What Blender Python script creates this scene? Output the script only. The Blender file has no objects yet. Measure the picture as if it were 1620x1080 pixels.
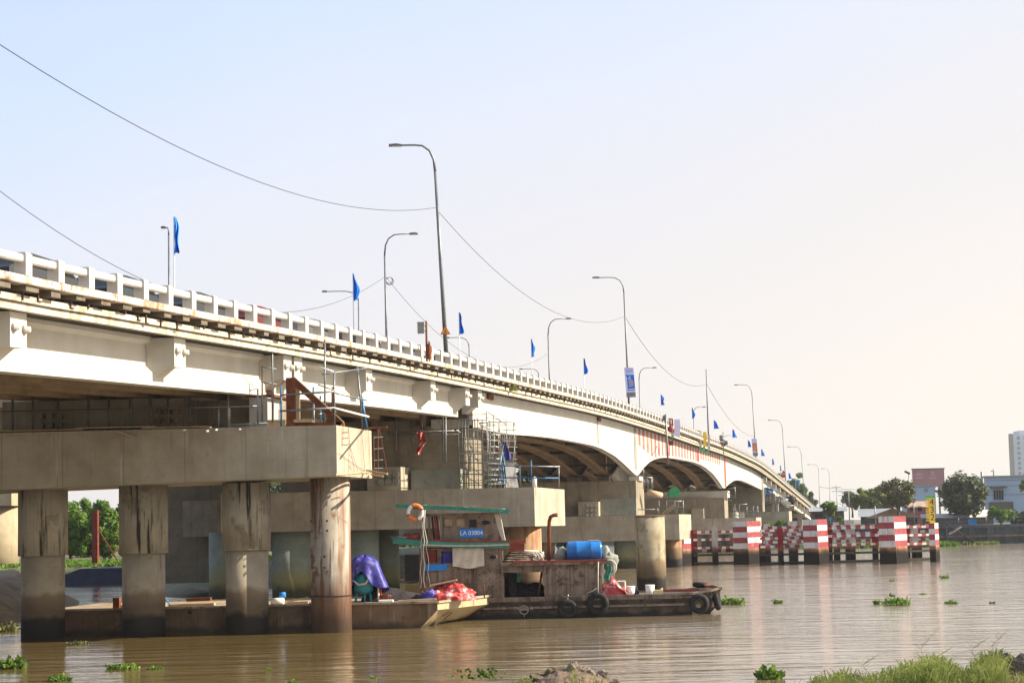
import bpy, math, random
from mathutils import Vector, Matrix, noise
from mathutils.geometry import tessellate_polygon
R = math.radians
scene = bpy.context.scene
C = scene.collection
RNG = random.Random(7)
NAN = float('nan')

# ------------------------------------------------------------------ camera model (photo pixels 1620x1080)
F, CX, CYP = 2300.0, 810.0, 672.0
PITCH, ROLL, CAMH = 0.0700, 0.022, 4.13
_rx = Matrix.Rotation(math.pi / 2 + PITCH, 3, 'X')
_rz = Matrix.Rotation(-ROLL, 3, 'Z')
CAMR = _rx @ _rz
CAM = Vector((0, 0, CAMH))

def ray(px, py):
    return CAMR @ Vector(((px - CX) / F, -(py - CYP) / F, -1.0))

def U(px, py, Y):
    d = ray(px, py)
    return CAM + d * (Y / d.y)

def Zp(px, py, Y):
    return U(px, py, Y).z

def G(px, py, z=0.0):
    d = ray(px, py)
    return CAM + d * ((z - CAMH) / d.z)

_v = ray(1442, 819.7)
T = _v.x / _v.y                      # the bridge runs along (T, 1)

def Yl(px, py, D):
    d = ray(px, py)
    return D / (T - d.x / d.y)

def Bp(Y, D, z):
    return Vector((T * Y - D, Y, z))

# ------------------------------------------------------------------ materials
class NT:
    def __init__(s, mat):
        s.m = mat; s.n = mat.node_tree.nodes; s.l = mat.node_tree.links
    def add(s, t, **kw):
        n = s.n.new(t)
        for k, v in kw.items():
            if k in n.inputs.keys() if isinstance(k, str) else False:
                n.inputs[k].default_value = v
            else:
                setattr(n, k, v)
        return n
    def link(s, a, b): s.l.new(a, b)

def c4(c): return (c[0], c[1], c[2], 1.0)

def mat(name, c1, c2=None, scale=1.5, rough=0.8, metal=0.0, bump=0.15, bscale=14.0, streaks=(), tide=None,
        spec=0.4, lo=0.35, hi=0.65, obj=False, sub=0.0, bdist=0.02, patches=(), seams=()):
    """two-tone noise base, then vertical streaks (colour, amount, scale, low threshold), patches, and water marks by height"""
    m = bpy.data.materials.new(name); m.use_nodes = True
    nt = NT(m); b = nt.n['Principled BSDF']
    if obj:
        pos = nt.add('ShaderNodeTexCoord').outputs['Object']
    else:
        pos = nt.add('ShaderNodeNewGeometry').outputs['Position']
    b.inputs['Roughness'].default_value = rough
    b.inputs['Metallic'].default_value = metal
    b.inputs['Specular IOR Level'].default_value = spec
    n1 = nt.add('ShaderNodeTexNoise'); n1.inputs['Scale'].default_value = scale; n1.inputs['Detail'].default_value = 8
    n1.inputs['Roughness'].default_value = 0.62
    nt.link(pos, n1.inputs['Vector'])
    rp = nt.add('ShaderNodeValToRGB')
    rp.color_ramp.elements[0].position = lo; rp.color_ramp.elements[1].position = hi
    rp.color_ramp.elements[0].color = c4(c1); rp.color_ramp.elements[1].color = c4(c2 or c1)
    nt.link(n1.outputs['Fac'], rp.inputs['Fac'])
    col = rp.outputs['Color']
    def mix(colour, fac):
        nonlocal col
        mx = nt.add('ShaderNodeMix', data_type='RGBA')
        nt.link(fac, mx.inputs['Factor']); nt.link(col, mx.inputs['A']); mx.inputs['B'].default_value = c4(colour)
        col = mx.outputs['Result']
    def ramp(val, a, c, amt):
        mr = nt.add('ShaderNodeMapRange'); mr.inputs['From Min'].default_value = a; mr.inputs['From Max'].default_value = c
        mr.inputs['To Min'].default_value = 0; mr.inputs['To Max'].default_value = amt
        nt.link(val, mr.inputs['Value']); return mr.outputs['Result']
    for (colour, amt, sc, th) in patches:
        n = nt.add('ShaderNodeTexNoise'); n.inputs['Scale'].default_value = sc; n.inputs['Detail'].default_value = 6
        n.inputs['Roughness'].default_value = 0.7
        mp = nt.add('ShaderNodeMapping'); mp.inputs['Location'].default_value = (sc * 3.1, 7.7, sc)
        nt.link(pos, mp.inputs['Vector']); nt.link(mp.outputs['Vector'], n.inputs['Vector'])
        mix(colour, ramp(n.outputs['Fac'], th, th + 0.06, amt))
    for (colour, amt, sc, th) in streaks:
        mp = nt.add('ShaderNodeMapping'); mp.inputs['Scale'].default_value = (sc, sc, sc * 0.07)
        mp.inputs['Location'].default_value = (sc, 3.3, sc * 2)
        nt.link(pos, mp.inputs['Vector'])
        n = nt.add('ShaderNodeTexNoise'); n.inputs['Scale'].default_value = 1.0; n.inputs['Detail'].default_value = 5
        n.inputs['Roughness'].default_value = 0.6
        nt.link(mp.outputs['Vector'], n.inputs['Vector'])
        mix(colour, ramp(n.outputs['Fac'], th, th + 0.09, amt))
    for (axis, spacing, width, colour, amt) in seams:
        sx = nt.add('ShaderNodeSeparateXYZ'); nt.link(pos, sx.inputs[0])
        dv = nt.add('ShaderNodeMath', operation='MULTIPLY_ADD'); nt.link(sx.outputs[axis], dv.inputs[0]); dv.inputs[1].default_value = 1 / spacing; dv.inputs[2].default_value = 100.37
        fr = nt.add('ShaderNodeMath', operation='FRACT'); nt.link(dv.outputs[0], fr.inputs[0])
        mix(colour, ramp(fr.outputs[0], width / spacing, width / spacing * .5, amt))
    if tide:
        sp = nt.add('ShaderNodeSeparateXYZ'); nt.link(pos, sp.inputs[0])
        nz = nt.add('ShaderNodeTexNoise'); nz.inputs['Scale'].default_value = 1.3; nz.inputs['Detail'].default_value = 4
        nt.link(pos, nz.inputs['Vector'])
        ad = nt.add('ShaderNodeMath', operation='MULTIPLY_ADD'); nt.link(nz.outputs['Fac'], ad.inputs[0])
        ad.inputs[1].default_value = 0.7; nt.link(sp.outputs['Z'], ad.inputs[2])
        for (colour, zt, amt, soft) in tide:
            mix(colour, ramp(ad.outputs[0], zt + 0.35 + soft, zt + 0.35 - soft, amt))
    nt.link(col, b.inputs['Base Color'])
    if bump:
        nb = nt.add('ShaderNodeTexNoise'); nb.inputs['Scale'].default_value = bscale; nb.inputs['Detail'].default_value = 5
        nt.link(pos, nb.inputs['Vector'])
        bp = nt.add('ShaderNodeBump'); bp.inputs['Strength'].default_value = bump; bp.inputs['Distance'].default_value = bdist
        nt.link(nb.outputs['Fac'], bp.inputs['Height']); nt.link(bp.outputs['Normal'], b.inputs['Normal'])
    return m

M = {}
M['white'] = mat('white_paint', (.45, .42, .36), (.53, .50, .44), 0.6, .55, streaks=[((.42, .30, .16), .22, 1.6, .56), ((.3, .24, .17), .3, 5, .64)], patches=[((.45, .33, .2), .35, 2.2, .66)], seams=(('Y', 6.1, .03, (.3, .25, .18), .45),))
M['ledge'] = mat('stained_white_ledge', (.46, .40, .29), (.58, .53, .42), 1.0, .7, streaks=[((.22, .12, .05), .55, 3.0, .53), ((.1, .07, .04), .5, 9, .62)], patches=[((.32, .18, .07), .6, 2.6, .57)])
M['rusty_edge'] = mat('rusty_white_edge', (.52, .46, .37), (.6, .55, .46), 1.2, .75, streaks=[((.35, .12, .03), .7, 2.2, .55)], patches=[((.30, .14, .06), .75, 1.8, .53), ((.14, .06, .03), .8, 3.2, .56)])
M['parapet'] = mat('parapet_paint', (.38, .365, .33), (.46, .44, .40), 1.5, .7, streaks=[((.35, .3, .24), .3, 4, .6)], patches=[((.3, .25, .18), .4, 5, .66)])
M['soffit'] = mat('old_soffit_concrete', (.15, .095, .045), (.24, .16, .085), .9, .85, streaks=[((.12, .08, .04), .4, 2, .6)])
M['deepsoffit'] = mat('shade_dark_soffit', (.018, .015, .013), (.04, .032, .024), .9, .9)  # near-black base colour paints in the deep shade under the deck
M['bracketm'] = mat('stained_bracket_concrete', (.10, .085, .062), (.17, .145, .11), 2, .9, patches=[((.14, .06, .025), .8, 2.5, .56)])
M['hookm'] = mat('old_dark_iron', (.045, .03, .02), (.09, .055, .035), 3, .9)
M['carwin'] = mat('car_window', (.012, .013, .015), None, 2, .6, spec=.1, bump=0)
M['bargelight2'] = mat('warm_cream_concrete', (.30, .235, .14), (.38, .31, .2), 1, .85, streaks=[((.2, .14, .08), .5, 2, .58)])
M['conc'] = mat('weathered_concrete', (.20, .168, .115), (.28, .24, .17), .8, .85, streaks=[((.16, .12, .085), .6, 1.6, .54), ((.07, .05, .035), .45, 6, .62), ((.42, .38, .31), .4, 3.3, .64)], patches=[((.19, .15, .11), .5, 1.2, .58)], seams=(('X', 2.45, .035, (.07, .055, .04), .5), ('Z', 1.24, .025, (.09, .075, .055), .4),))
M['newconc'] = mat('fresh_concrete', (.29, .25, .18), (.39, .345, .26), .9, .8, streaks=[((.22, .17, .12), .5, 2.4, .57), ((.55, .51, .43), .5, 4.3, .62)], patches=[((.24, .19, .13), .4, 2, .60)], seams=(('X', 2.45, .035, (.10, .085, .06), .55), ('X', .613, .014, (.16, .14, .11), .35), ('Z', 1.24, .02, (.14, .12, .09), .35),))
M['greyconc'] = mat('grey_green_concrete', (.19, .20, .165), (.26, .265, .22), 1.2, .85, streaks=[((.13, .13, .11), .5, 3, .56)], patches=[((.12, .11, .09), .5, 1.8, .6)])
TIDE = [((.13, .075, .03), 1.85, .7, .14), ((.06, .04, .02), 1.45, .6, .3), ((.014, .012, .009), .85, .96, .12)]
M['pile'] = mat('pile_concrete', (.31, .26, .175), (.41, .35, .25), .9, .8, tide=TIDE, streaks=[((.1, .07, .045), .6, 3, .58)], patches=[((.12, .09, .06), .5, 1.1, .6)])
M['sleeve'] = mat('pile_sleeve_tar', (.28, .245, .18), (.38, .335, .25), 1.0, .8, streaks=[((.008, .007, .006), .97, 3.4, .545), ((.015, .012, .01), .8, 7, .62), ((.42, .37, .3), .5, 4, .62)], patches=[((.15, .115, .075), .6, 1.1, .55)], seams=(('X', .33, .012, (.08, .065, .045), .5),))
M['rustpile'] = mat('rust_streaked_casing', (.30, .26, .20), (.42, .37, .29), 1.1, .75, streaks=[((.15, .06, .024), .95, 1.0, .50), ((.09, .045, .02), .8, 6, .56), ((.72, .68, .6), .5, 3.1, .62)], patches=[((.14, .06, .028), .85, .7, .56)], tide=[((.12, .045, .02), 1.9, .8, .5), ((.05, .03, .018), .8, .8, .4)])
M['orangepile'] = mat('orange_rust_pile', (.36, .2, .09), (.45, .3, .17), 1.2, .8, tide=TIDE, streaks=[((.18, .07, .025), .7, 2, .52)])
M['tealpile'] = mat('green_grey_pile', (.20, .235, .19), (.28, .31, .25), 1.2, .75, tide=[((.25, .22, .07), 1.8, .8, .4), ((.05, .045, .02), .9, .9, .3)])
M['asphalt'] = mat('asphalt', (.05, .05, .052), (.07, .068, .066), 3, .9)
M['steel'] = mat('galvanised_tube', (.13, .14, .145), (.24, .25, .25), 3, .45, .6, patches=[((.2, .09, .04), .6, 4, .62)])
M['bluesteel'] = mat('blue_painted_tube', (.02, .10, .22), (.04, .17, .30), 4, .5, .1)
M['rust'] = mat('rusted_steel', (.11, .030, .012), (.2, .06, .022), 3, .85, .1, patches=[((.05, .02, .012), .6, 4, .58)])
M['pole'] = mat('lamp_pole_steel', (.12, .13, .13), (.19, .20, .20), 2, .5, .4)
M['lamp'] = mat('lamp_housing', (.10, .10, .095), (.16, .155, .14), 3, .5, .2)
M['flag'] = mat('blue_cloth', (.0, .13, .62), (.0, .24, .85), 2, .8, bump=.3, bscale=6, obj=True)
M['whitepole'] = mat('white_pole', (.68, .68, .66), None, 2, .5)
M['wire'] = mat('black_cable', (.05, .05, .055), None, 1, .6, bump=0)
M['wood'] = mat('grey_boat_timber', (.15, .105, .07), (.25, .19, .14), 1.6, .85, streaks=[((.05, .032, .022), .6, 4, .55), ((.30, .23, .18), .5, 6, .6)], patches=[((.06, .04, .03), .75, 2.2, .53)], bump=.3, seams=(('X', .31, .02, (.05, .035, .025), .6),))
M['hullwood'] = mat('tarred_hull_timber', (.04, .03, .022), (.115, .085, .058), 1.3, .8, streaks=[((.16, .12, .07), .5, 3, .58)], patches=[((.02, .016, .013), .6, 2, .52)], tide=[((.015, .014, .012), .22, .9, .08)], bump=.3, seams=(('Z', .24, .02, (.012, .01, .008), .8), ('X', 1.9, .03, (.012, .01, .008), .6),))
M['greenwood'] = mat('turquoise_painted_trim', (.02, .15, .105), (.04, .24, .17), 3, .6, patches=[((.22, .36, .27), .7, 5, .6), ((.02, .09, .07), .6, 4, .62)])
M['redwood'] = mat('red_painted_trim', (.19, .03, .018), (.28, .055, .03), 3, .6, patches=[((.09, .03, .02), .6, 5, .58)])
M['brass'] = mat('pale_timber_post', (.42, .36, .28), (.55, .48, .4), 3, .7)
M['blue'] = mat('blue_paint', (.01, .17, .52), (.02, .22, .60), 3, .5)
M['bluedrum'] = mat('blue_plastic', (.003, .11, .38), (.008, .16, .46), 3, .32, spec=.5, patches=[((.03, .12, .3), .4, 5, .62)])
M['whitepaint'] = mat('white_lettering', (.80, .80, .78), None, 1, .6, bump=0)
M['whitefaint'] = mat('faded_lettering', (.36, .34, .31), (.22, .2, .18), 8, .8, bump=0)
M['orange'] = mat('orange_plastic', (.75, .16, .035), (.8, .2, .05), 3, .5)
M['offwhite'] = mat('off_white_plastic', (.70, .68, .62), (.76, .74, .68), 3, .5, patches=[((.45, .4, .3), .4, 6, .62)])
M['black'] = mat('black_rubber', (.015, .015, .016), (.035, .033, .032), 4, .75, bump=.3, spec=.15)
M['dark'] = mat('dark_interior', (.012, .012, .014), (.03, .028, .028), 2, .8)
M['glass'] = mat('dark_glass', (.012, .013, .015), None, 2, .35, spec=.25, bump=0)
M['shadesteel'] = mat('shade_dark_tube', (.06, .055, .045), (.11, .10, .08), 3, .7, .2)  # darker copy of the tube steel, shade painted in for rails under the deck
M['canvas'] = mat('dirty_canvas', (.46, .42, .33), (.58, .53, .42), 2.4, .9, patches=[((.25, .18, .09), .6, 2.2, .60)], bump=.4, bscale=5)
M['redtarp'] = mat('red_tarpaulin', (.36, .02, .018), (.50, .06, .05), 2, .5, patches=[((.70, .45, .45), .85, 2.6, .53)], bump=.5, bscale=5, bdist=.05)
M['bluetarp'] = mat('violet_blue_tarpaulin', (.02, .018, .15), (.05, .045, .30), 2.4, .5, patches=[((.30, .28, .6), .5, 3, .58)], bump=.5, bscale=6, bdist=.05)
M['teal'] = mat('teal_machine_paint', (.01, .16, .22), (.02, .24, .30), 4, .5, patches=[((.1, .06, .03), .6, 5, .62)])
M['net'] = mat('black_netting', (.012, .01, .012), (.04, .03, .03), 6, .9, bump=.8, bscale=20, bdist=.05)
M['barge'] = mat('rusty_barge_steel', (.115, .07, .035), (.19, .125, .07), .9, .8, streaks=[((.08, .04, .02), .7, 2.5, .55), ((.34, .24, .14), .5, 4, .6)], patches=[((.1, .045, .02), .6, 1.6, .56)], tide=[((.05, .035, .02), .22, .9, .12)], seams=(('X', 1.6, .04, (.05, .028, .015), .6),))
M['bargelight'] = mat('cream_barge_paint', (.36, .27, .15), (.46, .37, .23), 1.5, .7, streaks=[((.22, .11, .04), .5, 4, .6)], patches=[((.2, .1, .04), .6, 3, .62)], tide=[((.24, .17, .08), .45, .6, .3), ((.06, .045, .025), .12, .9, .08)])
M['bargedeck'] = mat('barge_deck', (.24, .18, .12), (.38, .30, .2), 1.6, .85, patches=[((.10, .06, .035), .7, 2.5, .55)])
M['timber'] = mat('loose_timber', (.33, .23, .13), (.46, .34, .21), 3, .85, obj=True)
M['rope'] = mat('pale_rope', (.46, .42, .35), (.58, .54, .45), 6, .9)
M['red'] = mat('red_marking_paint', (.20, .022, .028), (.27, .04, .045), 2, .65, streaks=[((.2, .03, .03), .4, 5, .6)], patches=[((.48, .22, .2), .6, 3, .60)])
M['marker'] = mat('white_marking_paint', (.47, .45, .42), (.55, .53, .50), 2, .7, streaks=[((.22, .14, .09), .7, 3, .56)])
M['faintred'] = mat('faded_red_stripe', (.34, .055, .04), (.46, .18, .14), 1.2, .7, streaks=[((.66, .58, .5), .45, 3, .58)])
M['brightred'] = mat('bright_red_paint', (.50, .03, .015), (.58, .06, .03), 2, .6)
FTIDE = [((.22, .085, .03), 1.62, .9, .12), ((.05, .03, .018), 1.35, .9, .15), ((.012, .01, .009), 1.1, .98, .15)]
M['fpost'] = mat('dolphin_pile_white', (.40, .37, .33), (.5, .47, .43), 1.5, .8, spec=.08, tide=FTIDE, streaks=[((.3, .2, .12), .5, 4, .6)])
M['fredpost'] = mat('dolphin_post_red', (.20, .015, .02), (.26, .025, .03), 1.5, .8, spec=.08, tide=FTIDE)
M['fdark'] = mat('dark_wet_beam', (.018, .014, .012), (.045, .03, .022), 2, .8)
M['yellow'] = mat('yellow_board', (.78, .46, .02), (.82, .55, .04), 3, .5)
M['green'] = mat('green_board', (.02, .38, .12), (.05, .48, .2), 3, .5)
M['banner'] = mat('printed_banner_blue', (.005, .12, .62), (.01, .17, .7), 2, .6)
M['lilac'] = mat('printed_banner_pale', (.60, .58, .80), (.7, .68, .85), 2, .6)
M['salmon'] = mat('printed_banner_red', (.62, .10, .05), (.7, .2, .12), 2, .6)
M['signyellow'] = mat('warning_yellow', (.80, .36, .01), (.84, .42, .02), 2, .5)
M['rock'] = mat('bank_stone', (.09, .066, .045), (.19, .145, .105), 4, .9, bump=.9, bscale=9, bdist=.06)
M['soil'] = mat('bank_soil', (.075, .048, .028), (.17, .115, .07), 3, .95, bump=.9, bscale=12, bdist=.06, patches=[((.1, .1, .03), .6, 3, .56)])
M['bank'] = mat('river_bank_mud', (.075, .062, .038), (.16, .13, .08), .5, .95, bump=.5, bscale=2, bdist=.1, patches=[((.07, .12, .02), .8, .22, .52)])
M['farland'] = mat('far_ground', (.10, .10, .05), (.17, .15, .09), .05, .95, bump=0)
M['revet'] = mat('concrete_revetment', (.15, .095, .04), (.24, .165, .08), .6, .9, patches=[((.1, .07, .04), .7, 1.0, .52)], bump=.5, bscale=3)
M['quay'] = mat('blue_grey_sheet_piling', (.05, .065, .075), (.085, .10, .11), .3, .8, streaks=[((.03, .035, .04), .6, 1.2, .52)], tide=[((.035, .05, .045), 1.2, .8, .3)], seams=(('X', 1.4, .12, (.03, .04, .05), .6),))
M['bluewall'] = mat('pale_blue_cladding', (.25, .34, .45), (.30, .39, .50), .2, .7, bump=0, streaks=[((.28, .36, .46), .4, .6, .55)])
M['towerm'] = mat('pale_tower_render', (.42, .47, .52), (.48, .53, .57), .1, .7, bump=0)
M['windowm'] = mat('window_glass', (.12, .16, .2), (.2, .24, .28), .3, .25, bump=0)
M['billm'] = mat('faded_red_billboard', (.27, .13, .13), (.34, .18, .18), .15, .7, bump=0)
M['zinc'] = mat('zinc_roof', (.20, .21, .22), (.28, .285, .29), .3, .5, .1, bump=0, patches=[((.28, .16, .1), .6, .35, .58)])
M['tile'] = mat('old_tile_roof', (.26, .17, .11), (.38, .27, .19), .5, .85, bump=0)
M['shedwall'] = mat('dark_shed_wall', (.06, .055, .06), (.12, .10, .09), .5, .85, bump=0)
M['trunk'] = mat('bark', (.07, .05, .035), (.13, .1, .07), 3, .9, bump=.5)

def leafmat(name, c1, c2, scale=.6, trans=.25):
    m = bpy.data.materials.new(name); m.use_nodes = True; nt = NT(m); b = nt.n['Principled BSDF']
    g = nt.add('ShaderNodeNewGeometry')
    n = nt.add('ShaderNodeTexNoise'); n.inputs['Scale'].default_value = scale; n.inputs['Detail'].default_value = 3
    nt.link(g.outputs['Position'], n.inputs['Vector'])
    ad = nt.add('ShaderNodeMath', operation='MULTIPLY_ADD'); nt.link(g.outputs['Random Per Island'], ad.inputs[0])
    ad.inputs[1].default_value = .35; nt.link(n.outputs['Fac'], ad.inputs[2])
    rp = nt.add('ShaderNodeValToRGB'); rp.color_ramp.elements[0].position = .45; rp.color_ramp.elements[1].position = .9
    rp.color_ramp.elements[0].color = c4(c1); rp.color_ramp.elements[1].color = c4(c2)
    nt.link(ad.outputs[0], rp.inputs['Fac']); nt.link(rp.outputs['Color'], b.inputs['Base Color'])
    b.inputs['Roughness'].default_value = .6; b.inputs['Specular IOR Level'].default_value = .3
    t = nt.add('ShaderNodeBsdfTranslucent'); nt.link(rp.outputs['Color'], t.inputs['Color'])
    mx = nt.add('ShaderNodeMixShader'); mx.inputs[0].default_value = trans
    nt.link(b.outputs[0], mx.inputs[1]); nt.link(t.outputs[0], mx.inputs[2])
    nt.link(mx.outputs[0], nt.n['Material Output'].inputs['Surface'])
    return m
M['leaf'] = leafmat('dark_green_leaves', (.05, .06, .022), (.20, .20, .07), .5)
M['leafdeep'] = leafmat('deep_green_leaves', (.03, .05, .028), (.15, .165, .07), .5)
M['leafbright'] = leafmat('bright_green_leaves', (.05, .12, .012), (.17, .27, .03), .5, .4)
M['leafyellow'] = leafmat('yellow_green_leaves', (.10, .13, .02), (.24, .27, .06), .5, .4)
M['hyac'] = leafmat('hyacinth_leaves', (.03, .08, .01), (.22, .32, .05), 4, .4)
M['grassm'] = leafmat('grass_blades', (.12, .16, .03), (.42, .45, .12), 2.5, .45)

# ------------------------------------------------------------------ mesh builder
def frames(pts):
    out = []; up = None
    for i, p in enumerate(pts):
        a = pts[max(i - 1, 0)]; b = pts[min(i + 1, len(pts) - 1)]
        t = (b - a).normalized()
        if up is None:
            up = Vector((0, 0, 1)) if abs(t.z) < .9 else Vector((0, 1, 0))
        s = t.cross(up)
        if s.length < 1e-5: s = t.cross(Vector((1, 0, 0)))
        s.normalize(); up = s.cross(t).normalized()
        out.append((s, up))
    return out

class MB:
    def __init__(s): s.v = []; s.f = []; s.mi = []; s.sm = []; s.mats = []; s.cur = 0
    def mat(s, m):
        if m not in s.mats: s.mats.append(m)
        s.cur = s.mats.index(m); return s
    def face(s, idx, smooth=False):
        s.f.append(tuple(idx)); s.mi.append(s.cur); s.sm.append(smooth)
    def pts(s, ps):
        b = len(s.v); s.v.extend([tuple(p) for p in ps]); return b
    def hexa(s, p):
        b = s.pts(p)
        for q in ((0, 3, 2, 1), (4, 5, 6, 7), (0, 1, 5, 4), (1, 2, 6, 5), (2, 3, 7, 6), (3, 0, 4, 7)):
            s.face([b + i for i in q])
        return s
    def box(s, x0, x1, y0, y1, z0, z1):
        return s.hexa([(x0, y0, z0), (x1, y0, z0), (x1, y1, z0), (x0, y1, z0), (x0, y0, z1), (x1, y0, z1), (x1, y1, z1), (x0, y1, z1)])
    def obox(s, c, ax, ay, az):
        c = Vector(c); ax = Vector(ax) / 2; ay = Vector(ay) / 2; az = Vector(az) / 2
        return s.hexa([c - ax - ay - az, c + ax - ay - az, c + ax + ay - az, c - ax + ay - az, c - ax - ay + az, c + ax - ay + az, c + ax + ay + az, c - ax + ay + az])
    def bbox(s, Y0, Y1, D0, D1, z0, z1):
        """box in the bridge frame; D1 > D0 (D1 is farther left); z may be (start, end)"""
        a0, a1 = z0 if isinstance(z0, tuple) else (z0, z0); b0, b1 = z1 if isinstance(z1, tuple) else (z1, z1)
        return s.hexa([Bp(Y0, D1, a0), Bp(Y0, D0, a0), Bp(Y1, D0, a1), Bp(Y1, D1, a1), Bp(Y0, D1, b0), Bp(Y0, D0, b0), Bp(Y1, D0, b1), Bp(Y1, D1, b1)])
    def prism(s, poly, vec):
        vec = Vector(vec); n = len(poly); poly = [Vector(p) for p in poly]
        b = s.pts(poly); c = s.pts([p + vec for p in poly])
        s.face([b + i for i in range(n)][::-1]); s.face([c + i for i in range(n)])
        for i in range(n):
            j = (i + 1) % n; s.face([b + i, b + j, c + j, c + i])
        return s
    def tube(s, pts, r, n=8, caps=True):
        pts = [Vector(p) for p in pts]; fr = frames(pts); rings = []
        for i, p in enumerate(pts):
            rr = r[i] if isinstance(r, (list, tuple)) else r
            a, b = fr[i]
            rings.append(s.pts([p + a * math.cos(2 * math.pi * k / n) * rr + b * math.sin(2 * math.pi * k / n) * rr for k in range(n)]))
        for i in range(len(pts) - 1):
            for k in range(n):
                j = (k + 1) % n; s.face([rings[i] + k, rings[i] + j, rings[i + 1] + j, rings[i + 1] + k], n > 5)
        if caps:
            s.face([rings[0] + k for k in range(n)][::-1]); s.face([rings[-1] + k for k in range(n)])
        return s
    def torus(s, c, ax, R_, r, n=28, m=10, a0=0, a1=2 * math.pi, flat=1.0):
        c = Vector(c); ax = Vector(ax).normalized(); u = ax.orthogonal().normalized(); v = ax.cross(u)
        if abs(ax.y) > .9: u = Vector((1, 0, 0)); v = Vector((0, 0, 1))
        full = abs(a1 - a0 - 2 * math.pi) < 1e-4; k = n if full else n + 1; rings = []
        for i in range(k):
            a = a0 + (a1 - a0) * i / n; d = u * math.cos(a) + v * math.sin(a)
            rings.append(s.pts([c + d * (R_ + r * math.cos(2 * math.pi * j / m)) + ax * r * flat * math.sin(2 * math.pi * j / m) for j in range(m)]))
        for i in range(n):
            p, q = rings[i], rings[(i + 1) % k]
            for j in range(m):
                jj = (j + 1) % m; s.face([p + j, p + jj, q + jj, q + j], True)
        if not full:
            s.face([rings[0] + j for j in range(m)]); s.face([rings[-1] + j for j in range(m)][::-1])
        return s
    def grid(s, fn, nu, nv, smooth=True):
        b = s.pts([fn(i / nu, j / nv) for j in range(nv + 1) for i in range(nu + 1)])
        for j in range(nv):
            for i in range(nu):
                a = b + j * (nu + 1) + i; s.face([a, a + 1, a + nu + 2, a + nu + 1], smooth)
        return s
    def sheet(s, fn, nu, nv, off):
        """a grid with thickness"""
        off = Vector(off)
        s.grid(fn, nu, nv); s.grid(lambda u, v: Vector(fn(u, v)) + off, nu, nv); return s
    def ball(s, c, rx, ry, rz, n=12, m=8, jit=0, seed=0, half=False):
        c = Vector(c); rings = []
        for i in range(m + 1):
            th = math.pi * i / m * (0.5 if half else 1)
            row = []
            for k in range(n):
                a = 2 * math.pi * k / n; d = Vector((math.sin(th) * math.cos(a), math.sin(th) * math.sin(a), math.cos(th)))
                q = 1 + (jit * noise.noise(d * 1.7 + Vector((seed, seed * .7, 0))) * 2 if jit else 0) + (jit * .5 * noise.noise(d * 5 + Vector((seed, 3, seed))) if jit else 0)
                row.append(c + Vector((d.x * rx * q, d.y * ry * q, d.z * rz * q)))
            rings.append(s.pts(row))
        for i in range(m):
            for k in range(n):
                j = (k + 1) % n; s.face([rings[i] + k, rings[i + 1] + k, rings[i + 1] + j, rings[i] + j], True)
        return s
    def build(s, name, m=None, parent=None, props=None):
        if m is not None: s.mats = [M[m] if isinstance(m, str) else m]; s.mi = [0] * len(s.f)
        o_ = Vector((0, 0, 0)); p = parent
        while p is not None: o_ += p.location; p = p.parent
        me = bpy.data.meshes.new(name)
        if parent is None and s.v:
            n = len(s.v); xs = [v[0] for v in s.v]; ys = [v[1] for v in s.v]; zs = [v[2] for v in s.v]
            o_ = Vector(((min(xs) + max(xs)) / 2, (min(ys) + max(ys)) / 2, min(zs)))
        me.from_pydata([(v[0] - o_.x, v[1] - o_.y, v[2] - o_.z) for v in s.v], [], s.f)
        for mm in s.mats: me.materials.append(mm if not isinstance(mm, str) else M[mm])
        me.polygons.foreach_set('material_index', s.mi); me.polygons.foreach_set('use_smooth', s.sm)
        me.update()
        ob = bpy.data.objects.new(name, me); C.objects.link(ob)
        if parent is not None: ob.parent = parent
        else: ob.location = o_
        if props: tag(ob, *props)
        return ob

def tag(o, label, cat=None, group=None, kind=None):
    if label: o['label'] = label
    if cat: o['category'] = cat
    if group: o['group'] = group
    if kind: o['kind'] = kind
    return o

def thing(name, label, cat, loc=(0, 0, 0), group=None):
    o = bpy.data.objects.new(name, None); C.objects.link(o); o.location = loc; o.empty_display_size = .3
    return tag(o, label, cat, group)

def part(name, m, parent, fn):
    b = MB(); fn(b); return b.build(name, m, parent)

def tubes(name, m, parent, pts, r, n=8):
    return MB().tube(pts, r, n).build(name, m, parent)

def letters(name, text, size, loc, m, parent, rot=(math.pi / 2, 0, 0), align='CENTER', ext=.004):
    cu = bpy.data.curves.new(name, 'FONT'); cu.body = text; cu.size = size; cu.extrude = ext; cu.align_x = align; cu.align_y = 'CENTER'
    tmp = bpy.data.objects.new(name, cu); C.objects.link(tmp); bpy.context.view_layer.update()
    me = bpy.data.meshes.new_from_object(tmp.evaluated_get(bpy.context.evaluated_depsgraph_get()))
    bpy.data.objects.remove(tmp); o = bpy.data.objects.new(name, me); C.objects.link(o); me.materials.clear(); me.materials.append(M[m])
    off = Vector((0, 0, 0)); p = parent
    while p is not None: off += p.location; p = p.parent
    o.parent = parent; o.location = Vector(loc) - off; o.rotation_euler = rot
    return o

def lerp(a, b, t): return a + (b - a) * t
def interp(tab, x):
    if x <= tab[0][0]:
        (a, c), (b, d) = tab[0], tab[1]; return c + (d - c) * (x - a) / (b - a)
    for (a, c), (b, d) in zip(tab, tab[1:]):
        if x <= b: return c + (d - c) * (x - a) / (b - a)
    (a, c), (b, d) = tab[-2], tab[-1]; return d + (d - c) * (x - b) / (b - a)

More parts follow.
